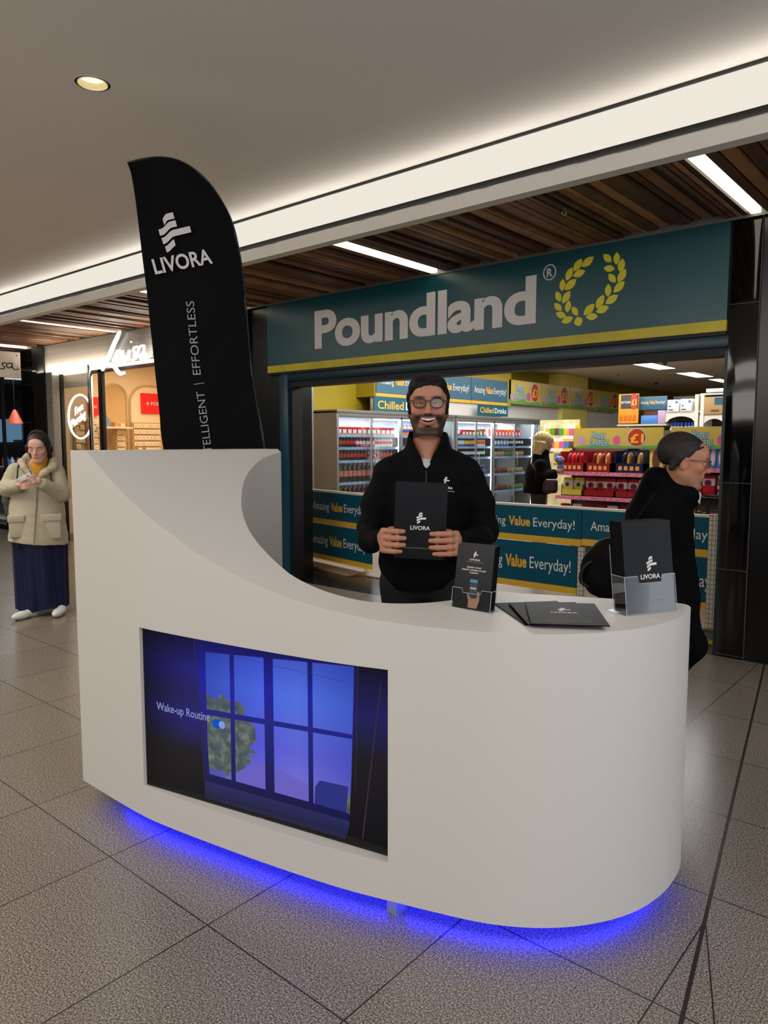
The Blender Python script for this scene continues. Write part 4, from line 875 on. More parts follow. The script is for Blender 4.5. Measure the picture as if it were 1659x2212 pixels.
# ------------------------------------------------------------------ far shelving, boxes and price boards
FY = 13.5
def fbox(name, px0, py0, px1, py1, m_, label, cat, dy=.4, Y=FY, extra=None):
    a = sight(px0, py1, Y=Y); b = sight(px1, py0, Y=Y); w, h = b.x - a.x, b.z - a.z
    t = thing(name, label, cat, (a.x, Y, a.z)); g = G(); g.box((0, 0, 0), (w, dy, h)); obj('body', g, m_, t, bevel=.006)
    if extra: extra(t, w, h)
    return t
def pr_orange(t, w, h):
    g = G(); g.box((.12 * w, -.004, .5 * h), (w, 0, .97 * h)); obj('dark_header', g, mat('price_dark', (66, 66, 70), .3), t)
    letters('lettering', 'BUTTONS', (.14 * w, -.006, .68 * h), (1, 0, 0), (0, 0, 1), CREAMTXT, t, w=.46 * w, h=.08 * h, weight=.02, depth=.001)
    g = G(); g.prism(egg_poly(.78 * w, .72 * h, .17 * w, .26 * h), (0, -.006, 0), (1, 0, 0), (0, 0, 1), .002); obj('price_disc', g, PRED, t)
    letters('price', '£1', (.66 * w, -.008, .62 * h), (1, 0, 0), (0, 0, 1), PGOLD, t, w=.24 * w, h=.2 * h, weight=.03, depth=.001)
    for i in range(4): letters('price', '£1', ((.08 + .22 * i) * w, -.003, .10 * h), (1, 0, 0), (0, 0, 1), PRED, t, w=.15 * w, h=.18 * h, weight=.03, depth=.001)
fbox('price_board', 1335, 850, 1380, 915, mat('price_orange', (232, 150, 36), .4), 'orange price board with dark header among far shelves', 'sign', .03, extra=pr_orange)
t = fbox('slogan_sign', 1380, 855, 1441, 886, BOARDGREY, 'small distant slogan board right of the orange price board', 'sign', .03, Y=FY + .1, extra=lambda t, w, h: amazing(t, (0, 0, 0), (1, 0, 0), (0, 0, 1), w, h))
fbox('goods_box', 1390, 886, 1428, 900, brownp, 'brown goods box behind the blue box on far shelf', 'box', .3, Y=FY + .2)
fbox('goods_box', 1384, 897, 1420, 917, bluep, 'pale blue goods box on far shelf below the slogan board', 'box', .3)
fbox('goods_box', 1420, 886, 1437, 917, PLILAC, 'pink striped goods box beside the blue box', 'box', .3)
def pr_dot(t, w, h):
    g = G(); g.prism(egg_poly(.8 * w, .78 * h, .12 * w, .1 * h), (0, -.003, 0), (1, 0, 0), (0, 0, 1), .002); obj('blue_dot', g, bluep, t)
    g = G(); g.box((.12 * w, -.003, .12 * h), (.5 * w, 0, .2 * h)); g.box((.12 * w, -.003, .42 * h), (.3 * w, 0, .5 * h)); obj('print_lines', g, navy, t)
fbox('storage_box', 1441, 863, 1467, 890, whitep, 'white storage box with blue dot, left one of the pair', 'box', .4, extra=pr_dot)
fbox('storage_box', 1469, 861, 1495, 889, whitep, 'white storage box with blue dot, right one of the pair', 'box', .4, extra=pr_dot)
def pr_cb(t, w, h):
    g = G(); g.box((.5 * w, -.004, .55 * h), (w, 0, .95 * h)); obj('teal_label', g, BOARDTEAL, t)
    g = G(); g.box((.34 * w, -.004, .16 * h), (.72 * w, 0, .28 * h)); obj('print_lines', g, brownp, t)
fbox('cardboard_box', 1519, 856, 1568, 896, mat('cardboard', (172, 138, 92), .7), 'brown cardboard box with teal label beside the right pillar', 'box', .4, extra=pr_cb)
fbox('storage_box', 1525, 838, 1570, 848, whitep, 'flat white box on very top of the shelving by the pillar', 'box', .4)
t = thing('wall_shelving', 'plain far shelving carrying the price board and blue box', 'shelving', (0, FY, 0)); a = sight(1333, 917, Y=FY); b = sight(1438, 917, Y=FY)
g = G(); g.box((a.x, 0, a.z - .03), (b.x, .5, a.z - .001)); obj('shelf', g, mat('far_shelf', (196, 188, 172), .5), t)
for x_ in (a.x, b.x - .04): g = G(); g.box((x_, .46, 0), (x_ + .04, .5, a.z - .03)); obj('upright', g, mat('far_shelf'), t)
# white arched shelving
WS = mat('shelf_white', (220, 214, 200), .5)
t = thing('arched_shelving', 'white shelving with arched openings at the back right of shop', 'shelving', (0, FY, 0))
def arch_panel(px0, px1, y0, y1, ya):
    a = sight(px0, y1, Y=FY + .02); b = sight(px1, y0, Y=FY + .02); za = sight(px0, ya, Y=FY + .02).z; w = b.x - a.x
    poly = [(a.x, a.z)] ; n_ = 10
    top = [(b.x, b.z), (a.x, b.z)]
    arch = [(b.x - .04 - (w - .08) * i / n_, a.z + (za - a.z) * math.sin(math.pi * (i + .0) / n_) ** .55) for i in range(n_ + 1)]
    g.prism([(a.x, a.z), (a.x + .04, a.z)] + arch[::-1][1:-1] + [(b.x - .04, a.z), (b.x, a.z), (b.x, b.z), (a.x, b.z)], (0, 0, 0) if False else (0, .02, 0), (1, 0, 0), (0, 0, 1), .04)
g = G(); arch_panel(1435, 1506, 890, 912, 900); arch_panel(1510, 1575, 896, 925, 905); obj('arch_front', g, WS, t)
g = G()
for px_ in (1500, 1512): a = sight(px_, 900, Y=FY); g.box((a.x, .0, 0), (a.x + .06, .5, sight(px_, 852, Y=FY).z))
a = sight(1432, 890, Y=FY); b = sight(1575, 890, Y=FY); g.box((a.x, .02, a.z - .02), (b.x, .5, a.z)); z_ = sight(1512, 850, Y=FY).z; g.box((sight(1512, 850, Y=FY).x, .02, z_ - .03), (b.x, .5, z_)); zl = sight(1440, 962, Y=FY).z; g.box((a.x, .02, zl - .03), (b.x, .5, zl))
obj('shelf_frame', g, WS, t)
g = G(); g.box((a.x, .52, 0), (b.x, .56, a.z + .3)); obj('back_panel', g, mat('shelf_dark', (60, 58, 56), .7), t)
P_bleach = proto('bleach_bottle', bottle_proto('', [(.035, 0), (.04, .01), (.04, .1), (.04, .2), (.036, .27), (.018, .31), (.02, .315), (.02, .37)], 0, [0, 0, 0, 0, 0, 1, 1]), [whitep, mat('cap_blue', (30, 70, 170), .4)])
for i, px_ in enumerate((1443, 1450, 1457, 1464, 1473, 1480, 1487, 1494)):
    p = sight(px_, 962, Y=FY - .05 + .0); place(P_bleach, (p.x, FY + .12, zl), 'white bottle with blue cap on far white shelving', 'bottle', 'white bottles with blue caps', sc=1.1)
# open pallets / things under pegboard
for i in range(5):
    g = G(); g.box((0, 0, 0), (.35, 1.42, .03)); o = obj('wall_shelf', g, WS, loc=(-8.62, 14.9 + 1.5 * i if i else 14.8, 1.55)); tag(o, 'white wall shelf under the easter posters, mostly hidden by display', 'shelf', 'wall shelves under the posters')

# ------------------------------------------------------------------ shop ceiling fittings
for (pp, lb) in ((((1355, 788), (1385, 781), (1467, 793), (1408, 799)), 'square ceiling light panel nearest the shop entrance with sensor beside it'), (((1453, 808), (1483, 802), (1548, 811), (1490, 816)), 'middle square ceiling light panel in the shop'), (((1528, 821), (1556, 817), (1580, 822), (1556, 828)), 'farthest ceiling light panel beside the right pillar')):
    q = [sight(x, y, Z=3.2) for x, y in pp]; cx_ = sum(p.x for p in q) / 4; cy = sum(p.y for p in q) / 4
    ex = (max(p.x for p in q) - min(p.x for p in q)) / 2 * .86; ey = (max(p.y for p in q) - min(p.y for p in q)) / 2 * .86
    t = thing('panel_light', lb, 'ceiling light', (cx_, cy, 3.2), group='panel lights in the shop ceiling')
    g = G(); g.box((-ex, -ey, -.012), (ex, ey, 0)); obj('frame', g, mat('panel_frame', (214, 214, 206), .5), t)
    g = G(); g.box((-ex * .35, -ey * .94, -.016), (ex * .94, ey * .94, -.012)); obj('diffuser', g, glow('panel_diffuser', (236, 246, 255), 4.0), t)
for px_, py_, lb in ((1436, 786, 'round smoke detector beside the nearest panel light'), (1418, 829, 'small dark camera dome under the far shop ceiling')):
    p = sight(px_, py_, Z=3.16); g = G(); g.lathe([(.05, .04), (.055, .02), (.035, -.02), (.012, -.03)], n=14); o = obj('ceiling_sensor', g, mat('sensor_grey', (70, 68, 66), .5), loc=p, smooth=True); tag(o, lb, 'sensor')
for px_, py_, lb in ((1224, 793, 'small sprinkler head near the pale yellow column'), (1335, 811, 'small sprinkler head above the easter posters'), (1459, 831, 'small sprinkler head in front of far ceiling edge')):
    p = sight(px_, py_, Z=3.16); g = G(); g.lathe([(.012, .04), (.012, .0), (.03, -.005), (.03, -.01)], n=10); o = obj('sprinkler', g, GREYMETAL, loc=p); tag(o, lb, 'sprinkler', 'sprinklers in the shop ceiling')
# ------------------------------------------------------------------ jewellery shop on the left
CREAM = mat('boutique_cream', (238, 214, 176), .6)
g = G(); g.box((-11.56, 5.41, 2.585), (-7.15, 5.6, 3.1)); g.box((-11.56, 5.41, 0), (-11.36, 5.6, 2.585)); struct('wall_boutique', g, GREYTILE)
g = G(); g.box((-11.36, 5.415, 2.545), (-7.15, 5.6, 2.583)); o = obj('fascia_light', g, glow('fascia_light', (255, 232, 200), 2.4)); tag(o, 'thin white light line under the grey tiled fascia', 'light')
g = G(); g.box((-11.95, 5.6, 0), (-11.85, 8.2, 2.9)); struct('wall_boutique_left', g, CREAM)
g = G(); g.box((-11.85, 8.1, 0), (-9.25, 8.2, 2.9)); struct('wall_boutique_back', g, CREAM)
g = G(); g.box((-11.9, 5.6, 2.88), (-7.2, 8.2, 2.93)); struct('ceiling_boutique', g, mat('boutique_ceiling', (236, 216, 184), .7))
g = G(); g.add([(-7.25, 5.6, 0), (-9.35, 8.12, 0), (-9.25, 8.16, 0), (-7.15, 5.64, 0)] + [(-7.25, 5.6, 3.1), (-9.35, 8.12, 3.1), (-9.25, 8.16, 3.1), (-7.15, 5.64, 3.1)], [(0, 1, 2, 3), (4, 5, 6, 7), (0, 1, 5, 4), (1, 2, 6, 5), (2, 3, 7, 6), (3, 0, 4, 7)])
struct('wall_boutique_right', g, CREAM)
t = tag(bpy.data.objects.new('window_1', None), kind='structure'); COL.objects.link(t)
def postx(px_, w, name, m_, z1=2.545, y=5.45): a = sight(px_, 800, Y=y); g = G(); g.box((a.x - w / 2, y, 0), (a.x + w / 2, y + .05, z1)); return obj(name, g, m_, t, bevel=.003)
postx(114, .06, 'frame_post', BLACK); postx(128, .05, 'frame_post', BLACK); postx(214.5, .11, 'frame_post', BLACK); postx(190, .06, 'chrome_post', mat('chrome', (200, 205, 215), .12, 1.0), 2.62, 5.40)
x0, x1 = sight(114, 800, Y=5.45).x, sight(190, 800, Y=5.45).x
g = G(); g.box((x0, 5.47, 0.0), (x1, 5.476, 2.545)); obj('pane', g, GLASS, t)
g = G(); g.box((x1, 5.45, 2.5), (-7.15, 5.5, 2.545)); obj('frame_head', g, mat('frame_dark', (60, 40, 34), .4), t)
g = G(); g.box((x0, 5.60, 2.35), (sight(190, 800, Y=5.6).x, 5.62, 2.545)); struct('trim_9', g, mat('window_header', (190, 178, 160), .5))
# arches on the left wall (raised rims with recessed fields)
XL = -11.84
def arch(pxa, pxb, ytop, label, fill, rim=.018, xoff=.0):
    a = sight(pxa, 900, X=XL); b = sight(pxb, 900, X=XL); zt = sight((pxa + pxb) / 2, ytop, X=XL).z; w = b.y - a.y; r_ = min(w / 2, .32)
    pts = [(a.y, .2)] + [(a.y + r_ - r_ * math.cos(th), zt - r_ + r_ * math.sin(th)) for th in [i * math.pi / 16 for i in range(9)]] + [(b.y - r_ + r_ * math.sin(th), zt - r_ + r_ * math.cos(th)) for th in [i * math.pi / 16 for i in range(9)]] + [(b.y, .2)]
    t = thing('wall_arch', label, 'wall panel', (XL, a.y, 0)); g = G(); g.prism([(p - a.y, z) for p, z in pts], (.006 + xoff, 0, 0), (0, 1, 0), (0, 0, 1), .006); obj('arch_field', g, fill, t)
    g = G(); g.tube([(.012 + xoff, p - a.y, z) for p, z in pts], rim, n=6); obj('arch_rim', g, mat('arch_rim', (206, 176, 136), .5), t, smooth=True)
arch(222, 274, 830, 'tall arched wall mirror seen through the boutique doorway', mat('arch_mirror', (226, 196, 150), .12, .6))
arch(281, 372, 835, 'large arched display recess behind the black flag', mat('arch_cream', (244, 226, 190), .6))
# red signs
def redsign(px0, py0, px1, py1, label, word, mirror=False, X=XL + .05, dy=0):
    a = sight(px0, py1, X=X); b = sight(px1, py1, X=X); h = sight(px0, py0, X=X).z - a.z; w = b.y - a.y
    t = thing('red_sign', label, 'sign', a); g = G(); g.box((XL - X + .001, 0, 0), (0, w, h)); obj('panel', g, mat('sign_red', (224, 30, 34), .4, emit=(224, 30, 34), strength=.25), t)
    if word:
        if mirror: letters('lettering', word, (.001, .8 * w, .4 * h), (0, -1, 0), (0, 0, 1), CREAMTXT, t, w=.6 * w, h=.17 * h, weight=.01, depth=.0008)
        else: letters('lettering', word, (.001, .2 * w, .42 * h), (0, 1, 0), (0, 0, 1), CREAMTXT, t, w=.72 * w, h=.17 * h, weight=.01, depth=.0008)
redsign(307, 849, 352, 893, 'red sign reading 4 FOR half hidden by the black flag', '4 FOR')
redsign(193, 857, 214, 897, 'red sale sign between the chrome post and black frame', 'SALE', True)
redsign(167, 932, 190, 945, 'small red sign inside the neon circle, low on the display', 'SO', True)
# jewellery cards on racks
cardm = [mat('card_cream', (250, 232, 196), .5), mat('card_white', (250, 244, 228), .5), mat('card_gold', (222, 184, 110), .3, .3)]
P_cd = [proto('jewellery_card', G().box((0, -.034, -.07), (.004, .034, 0), 0).box((.004, -.012, -.05), (.008, .012, -.02), 1), [m_, cardm[2]], False) for m_ in cardm[:2]]
rk = random.Random(4)
def rack(pxa, pxb, pya, pyb, label, group, X=XL + .12, st=.075, rows=.105):
    a = sight(pxa, pyb, X=X); b = sight(pxb, pyb, X=X); zt = sight(pxa, pya, X=X).z
    t = thing('jewellery_rack', label, 'display rack', (X, a.y, a.z - .8)); w = b.y - a.y; H_ = zt - a.z + .8
    g = G(); g.box((XL - X + .005, 0, 0), (-.03, w, H_)); obj('back_panel', g, mat('rack_wood', (222, 184, 120), .5), t)
    z = H_ - .03; zz = []
    while z > .75:
        g = G(); g.tube([(-.012, 0, z), (-.012, w, z)], .004, n=5); obj('rail', g, mat('rail_brass', (170, 120, 60), .3, .8), t)
        y = .045
        while y < w - .03:
            if rk.random() < .9: place(P_cd[rk.randrange(2)], (X - .005, a.y + y, a.z - .8 + z + .004), 'cream jewellery card hanging on the ' + label, 'jewellery card', group)
            y += st
        z -= rows
rack(290, 352, 912, 972, 'wall rack of jewellery cards below the 4 FOR sign', 'jewellery cards on the right rack')
rack(253, 276, 912, 972, 'narrow rack of jewellery cards left of the arch', 'jewellery cards on the narrow rack', X=XL + .2)
rack(194, 213, 903, 972, 'rack of jewellery cards below the red sale sign', 'jewellery cards on the rack by the black frame', X=XL + .2)
rack(165, 189, 915, 972, 'rack of jewellery cards behind the neon circle', 'jewellery cards behind the neon circle', X=XL + .1)
# small things on a ledge and ceiling spot
p = sight(245, 922, X=XL + .3); g = G(); g.box((-.2, -.25, -.03), (.1, .3, 0)); o = obj('wall_ledge', g, CREAM, loc=p); tag(o, 'cream ledge in front of the arched mirror', 'shelf')
g = G(); g.box((-.02, -.05, 0), (.02, .05, .13)); g.box((-.02, -.03, .13), (.02, .02, .2)); o = obj('shop_ornament', g, mat('ornament_blue', (120, 140, 170), .4), loc=(p.x, p.y - .1, p.z)); o.rotation_euler = (.2, 0, 0); tag(o, 'small blue and white card stand on the cream ledge', 'ornament')
p = sight(252, 843, Z=2.802); t = thing('spotlight', 'white ceiling spotlight glowing in the jewellery shop', 'spotlight', p); g = G(); g.lathe([(.05, .08), (.065, .0)], n=16); obj('housing', g, whitep, t, smooth=True); g = G(); g.lathe([(.06, -.002), (.06, .0)], n=16); obj('lens', g, glow('spot_lens', (255, 244, 220), 7), t)
for i, (px_, py_) in enumerate(((152, 815), (262, 855))):
    p = sight(px_, py_, Z=2.84); g = G(); g.lathe([(.04, .03), (.05, .0)], n=12); o = obj('ceiling_spot', g, glow('small_spot', (255, 236, 200), 3), loc=p); tag(o, ('small ceiling spot behind the window header', 'small ceiling spot reflected near the arch')[i], 'spotlight')
# neon: shop name in handwriting (strokes surveyed on the fascia plane)
def Z8(x, y): return (x * 360 / 1659, 540 + y * 440 / 2028)
strokes = [[(1193, 800), (1175, 850), (1140, 925), (1100, 1020), (1060, 1110), (1018, 1195)], [(1018, 1195), (1045, 1160), (1090, 1140), (1130, 1155), (1160, 1195), (1195, 1232), (1237, 1225)],
    [(1185, 1000), (1160, 1010), (1147, 1060), (1152, 1115), (1175, 1140), (1195, 1120), (1205, 1065), (1200, 1010), (1185, 1000)], [(1222, 1000), (1228, 1060), (1246, 1112), (1262, 1080), (1282, 1000)],
    [(1292, 995), (1282, 1050), (1274, 1105)], [(1302, 912), (1304, 918)], [(1370, 962), (1338, 968), (1325, 1000), (1345, 1035), (1350, 1070), (1325, 1098), (1294, 1090)],
    [(1432, 950), (1395, 958), (1372, 1000), (1375, 1045), (1398, 1050), (1425, 1010), (1432, 950)], [(1428, 1010), (1440, 1055), (1465, 1075), (1500, 1045)]]
def smooth_path(P, n=4): return [tuple(v) for v in catmull(P, n)] if len(P) > 2 else P
base = sight(*Z8(1018, 1228), Y=5.36)
S3 = [[sight(*Z8(*p), Y=5.36) - base for p in s] for s in strokes]
t = thing('neon_shop_sign', 'glowing white handwritten neon sign on the grey tiled fascia', 'sign', base)
NEON = glow('neon_white', (240, 250, 255), 5.0)
g = G()
for i, s in enumerate(S3):
    r_ = .027 if i < 2 else .0135
    P = smooth_path([tuple(v) for v in s]); g.tube(P, [r_ * (0.75 + .25 * math.sin(math.pi * k / (len(P) - 1))) for k in range(len(P))], n=8); 
obj('tube_letters', g, NEON, t, smooth=True)
g = G()
for i, s in enumerate(S3):
    P = [(x, y + .016, z) for x, y, z in smooth_path([tuple(v) for v in s])]; g.tube(P, .030 if i < 2 else .016, n=8, flat=.6)
obj('letter_returns', g, mat('neon_return', (190, 196, 196), .4), t, smooth=True)
# free piercing neon ring
c = sight(173, 900, Y=5.50); t = thing('neon_window_sign', 'round neon window sign with handwritten words behind glass', 'sign', c)
g = G(); g.tube([(.36 * math.cos(a), 0, .325 * math.sin(a)) for a in [i * math.pi / 20 for i in range(40)]], .014, n=6, closed=True); obj('ring', g, NEON, t, smooth=True)
ux = Vector((math.cos(.35), 0, math.sin(.35))); uz = Vector((-math.sin(.15), 0, math.cos(.15)))
letters('lettering', 'Free', Vector((-.12, -.01, .02)), ux, Vector((-ux.z, 0, ux.x)), NEON, t, w=.27, h=.115, weight=-.004, depth=.01, shear=.4)
letters('lettering', 'Piercing', Vector((-.24, -.01, -.17)), ux, Vector((-ux.z, 0, ux.x)), NEON, t, w=.48, h=.125, weight=-.004, depth=.01, shear=.4)
# hanging plate sign projecting over the mall
XP = -11.75
a = sight(46, 817, X=XP); zt = sight(46, 762, X=XP).z; hgt = zt - a.z; wid = .82
t = thing('projecting_sign', 'white projecting plate sign with black handwritten word, upper left', 'sign', (XP, a.y - wid, a.z))
g = G(); g.box((-.05, 0, 0), (0, wid, hgt)); obj('plate', g, mat('plate_white', (226, 216, 204), .4), t, bevel=.004)
for yy in (.05, wid - .05):
    for zz in (.05, hgt - .05): g = G(); g.lathe([(.014, 0), (.014, .012)], c=(0, yy, zz), axis='x', n=10); obj('bolt', g, METAL, t)
g = G(); g.box((-.04, wid, hgt * .3), (-.01, wid + .45, hgt * .36)); obj('bracket', g, BLACK, t)
sc_ = .72 / (S3[-1][-1].x - S3[0][-1].x); g = G()
for i, s in enumerate(S3):
    P = smooth_path([(.004, .065 + v.x * sc_, .05 + v.z * sc_ * .95) for v in s]); g.tube(P, .011 if i < 2 else .008, n=6)
obj('lettering', g, BLACK, t, smooth=True)
# black polished pier and dark shopfront at the far left
g = G(); g.box((-11.95, 5.38, 0), (-11.56, 5.6, 3.1)); struct('pillar_far_left', g, BLACK)
g = G(); g.box((-12.42, 5.41, 0), (-11.95, 5.6, 3.1)); struct('wall_far_left', g, BLACKTILE)
t = tag(bpy.data.objects.new('window_2', None), kind='structure'); COL.objects.link(t)
g = G(); g.box((-24, 5.45, 0.08), (-12.42, 5.456, 3.0)); obj('pane', g, GLASS, t)
g = G(); g.box((-24, 5.42, 0), (-12.42, 5.5, 0.08)); g.box((-13.3, 5.43, .08), (-13.26, 5.48, 3.0)); obj('frame_bar', g, BLACK, t)
g = G(); g.box((-24, 8.5, 0), (-11.96, 8.6, 3.1)); struct('wall_dark_shop', g, mat('dark_shop_wall', (44, 46, 52), .5)); g = G(); g.box((-24.1, -8, 0), (-24, 8.6, 3.4)); struct('wall_end', g, mat('far_shopfronts')); g = G(); g.box((-24, 5.5, 3.02), (-11.96, 8.6, 3.1)); struct('ceiling_dark_shop', g, mat('dark_shop_ceiling', (60, 62, 66), .6))
a0, a1 = sight(0, 960, Y=6.6).x, sight(46, 960, Y=6.6).x
t = thing('shop_counter', 'wooden topped shop counter behind the dark left window', 'counter', (a0 - .4, 6.6, 0)); g = G(); g.box((0, 0, 0), (a1 - a0 + .3, .7, .95)); obj('body', g, mat('counter_brown', (96, 84, 76), .4), t); g = G(); g.box((-.03, -.03, .95), (a1 - a0 + .33, .73, 1.0)); obj('worktop', g, mat('counter_top', (150, 156, 166), .3), t)
for i, (px_, py_, c_, nm) in enumerate(((6, 948, (170, 60, 50), 'red'), (14, 948, (60, 90, 150), 'blue'), (24, 947, (180, 190, 200), 'pale'), (36, 947, (150, 60, 60), 'dark red'))):
    p = sight(px_, py_, Y=6.8); g = G(); g.lathe([(.04, 0), (.045, .02), (.045, .13), (.02, .17), (.02, .2)], n=10); o = obj('jar', g, mat('jar_%d' % i, c_, .3), loc=(p.x, 6.8, 1.0), smooth=True); tag(o, '%s jar on the counter behind the dark left window' % nm, 'jar', None)
p = sight(32, 905, Y=7.0); t = thing('pendant_lamp', 'orange pendant lamp behind the dark left shop window', 'lamp', p); g = G(); g.lathe([(.02, .2), (.05, .15), (.16, -.1), (.15, -.1)], n=16); obj('lamp_shade', g, mat('lamp_orange', (206, 84, 48), .4, emit=(206, 84, 48), strength=.5), t, smooth=True); g = G(); g.tube([(0, 0, .2), (0, 0, 3.02 - p.z)], .006, n=5); obj('cord', g, BLACK, t)
for i, (q0, q1, y0_, y1_) in enumerate(((0, 22, 905, 955), (24, 42, 915, 950))):
    a = sight(q0 - (12 if i == 0 else 0), y1_, Y=8.4); b = sight(q1, y0_, Y=8.4); g = G(); g.box((a.x, 8.4, a.z), (b.x, 8.45, b.z)); o = obj('reflection_panel', g, glow('reflection_glow_blue', (130, 170, 210), .7)); tag(o, ('large pale blue glow standing for a window reflection in the dark shop', 'small pale blue glow standing for a window reflection beside the orange pendant')[i], 'display')  # glowing panels imitate the bluish reflection in the window glass
t = thing('slatted_rack', 'low grey slatted rack behind the dark left window', 'rack', (-13.75, 6.2, 0))
for x_ in (.02, 1.09): g = G(); g.box((x_, .04, 0), (x_ + .04, .08, .68)); obj('post', g, mat('bar_grey', (120, 126, 134), .3, .5), t)
for i in range(8): g = G(); g.box((0, 0, .1 + .075 * i), (1.15, .04, .122 + .075 * i)); obj('slat', g, mat('bar_grey'), t)
# ------------------------------------------------------------------ implicit-surface sculpting for figures
import openvdb
class F3:
    def __init__(s, lo, hi, vox):
        s.lo = np.array(lo, float); s.vox = vox; s.n = np.ceil((np.array(hi) - s.lo) / vox).astype(int) + 1
        s.d = np.full(s.n, 0.25, np.float32); s.M = np.eye(3); s.t = np.zeros(3)
    def frame(s, t=(0, 0, 0), rot=(0, 0, 0)):
        s.M = np.array(Euler(rot, 'XYZ').to_matrix()); s.t = np.array(t, float); return s
    def w(s, p): return s.M @ np.array(p, float) + s.t
    def _win(s, c0, c1, pad):
        i0 = np.maximum(np.floor((c0 - pad - s.lo) / s.vox).astype(int), 0); i1 = np.minimum(np.ceil((c1 + pad - s.lo) / s.vox).astype(int) + 1, s.n)
        if np.any(i1 <= i0): return None
        ax = [(s.lo[k] + np.arange(i0[k], i1[k]) * s.vox).astype(np.float32) for k in range(3)]
        return (slice(i0[0], i1[0]), slice(i0[1], i1[1]), slice(i0[2], i1[2])), ax[0][:, None, None], ax[1][None, :, None], ax[2][None, None, :]
    def _mix(s, sl, d, k, op):
        a = s.d[sl]
        if op == 'add':
            if k > 0: h = np.clip(0.5 + 0.5 * (a - d) / k, 0, 1); r = a * (1 - h) + d * h - k * h * (1 - h)
            else: r = np.minimum(a, d)
        elif op == 'sub':
            if k > 0: h = np.clip(0.5 - 0.5 * (a + d) / k, 0, 1); r = a * (1 - h) - d * h + k * h * (1 - h)
            else: r = np.maximum(a, -d)
        else: r = np.maximum(a, d)
        s.d[sl] = r
    def ell(s, c, r, k=0.02, op='add', rot=None):
        cw = s.w(c); R = s.M if rot is None else s.M @ np.array(Euler(rot, 'XYZ').to_matrix()); r = np.array(r, float); m = r.max()
        q = s._win(cw - m, cw + m, k + 2 * s.vox + .01)
        if q is None: return s
        sl, X, Y, Z = q; X = X - cw[0]; Y = Y - cw[1]; Z = Z - cw[2]
        u = X * R[0, 0] + Y * R[1, 0] + Z * R[2, 0]; v = X * R[0, 1] + Y * R[1, 1] + Z * R[2, 1]; w = X * R[0, 2] + Y * R[1, 2] + Z * R[2, 2]
        k0 = np.sqrt((u / r[0]) ** 2 + (v / r[1]) ** 2 + (w / r[2]) ** 2); k1 = np.sqrt((u / r[0] ** 2) ** 2 + (v / r[1] ** 2) ** 2 + (w / r[2] ** 2) ** 2)
        s._mix(sl, (k0 * (k0 - 1) / np.maximum(k1, 1e-6)).astype(np.float32), k, op); return s
    def cap(s, a, b, ra, rb=None, k=0.02, op='add', flat=None):
        rb = ra if rb is None else rb; a = s.w(a); b = s.w(b); m = max(ra, rb)
        q = s._win(np.minimum(a, b) - m, np.maximum(a, b) + m, k + 2 * s.vox + .01)
        if q is None: return s
        sl, X, Y, Z = q; ba = b - a; L = max(ba @ ba, 1e-9)
        h = np.clip(((X - a[0]) * ba[0] + (Y - a[1]) * ba[1] + (Z - a[2]) * ba[2]) / L, 0, 1)
        d = np.sqrt((X - a[0] - h * ba[0]) ** 2 + (Y - a[1] - h * ba[1]) ** 2 + (Z - a[2] - h * ba[2]) ** 2) - (ra + (rb - ra) * h)
        s._mix(sl, d.astype(np.float32), k, op); return s
    def chain(s, P, R, k=0.02, op='add'):
        for i in range(len(P) - 1): s.cap(P[i], P[i + 1], R[i], R[i + 1], k, op)
        return s
    def box(s, c, h, rad=0.01, k=0.02, op='add', rot=None):
        cw = s.w(c); R = s.M if rot is None else s.M @ np.array(Euler(rot, 'XYZ').to_matrix()); h = np.array(h, float) - rad; m = np.linalg.norm(h) + rad
        q = s._win(cw - m, cw + m, k + 2 * s.vox + .01)
        if q is None: return s
        sl, X, Y, Z = q; X = X - cw[0]; Y = Y - cw[1]; Z = Z - cw[2]
        u = np.abs(X * R[0, 0] + Y * R[1, 0] + Z * R[2, 0]) - h[0]; v = np.abs(X * R[0, 1] + Y * R[1, 1] + Z * R[2, 1]) - h[1]; w = np.abs(X * R[0, 2] + Y * R[1, 2] + Z * R[2, 2]) - h[2]
        d = np.sqrt(np.maximum(u, 0) ** 2 + np.maximum(v, 0) ** 2 + np.maximum(w, 0) ** 2) + np.minimum(np.maximum(u, np.maximum(v, w)), 0) - rad
        s._mix(sl, d.astype(np.float32), k, op); return s
    def field(s, fn):
        X = (s.lo[0] + np.arange(s.n[0]) * s.vox)[:, None, None]; Y = (s.lo[1] + np.arange(s.n[1]) * s.vox)[None, :, None]; Z = (s.lo[2] + np.arange(s.n[2]) * s.vox)[None, None, :]
        s.d = fn(s.d, X, Y, Z).astype(np.float32); return s
    def mesh(s, name, m, parent, paint=None, smooth_it=1, decimate=None):
        g = openvdb.FloatGrid(); g.background = 0.25; g.copyFromArray(np.ascontiguousarray(s.d)); pts, quads = g.convertToQuads(0.0)
        if len(pts) == 0: raise RuntimeError('empty field ' + name)
        P = pts * s.vox + s.lo
        me = bpy.data.meshes.new(name); me.vertices.add(len(P)); me.vertices.foreach_set('co', P.astype(np.float32).ravel())
        me.loops.add(quads.size); me.loops.foreach_set('vertex_index', quads[:, ::-1].ravel().astype(np.int32) if True else quads.ravel())
        me.polygons.add(len(quads)); me.polygons.foreach_set('loop_start', np.arange(0, quads.size, 4, dtype=np.int32)); me.polygons.foreach_set('loop_total', np.full(len(quads), 4, np.int32))
        me.update(calc_edges=True); me.validate()
        # keep normals outward
        v6 = 0.0
        tri = P[quads[:, ::-1]]; v6 = np.einsum('ij,ij->i', tri[:, 0], np.cross(tri[:, 1], tri[:, 2])).sum() + np.einsum('ij,ij->i', tri[:, 0], np.cross(tri[:, 2], tri[:, 3])).sum()
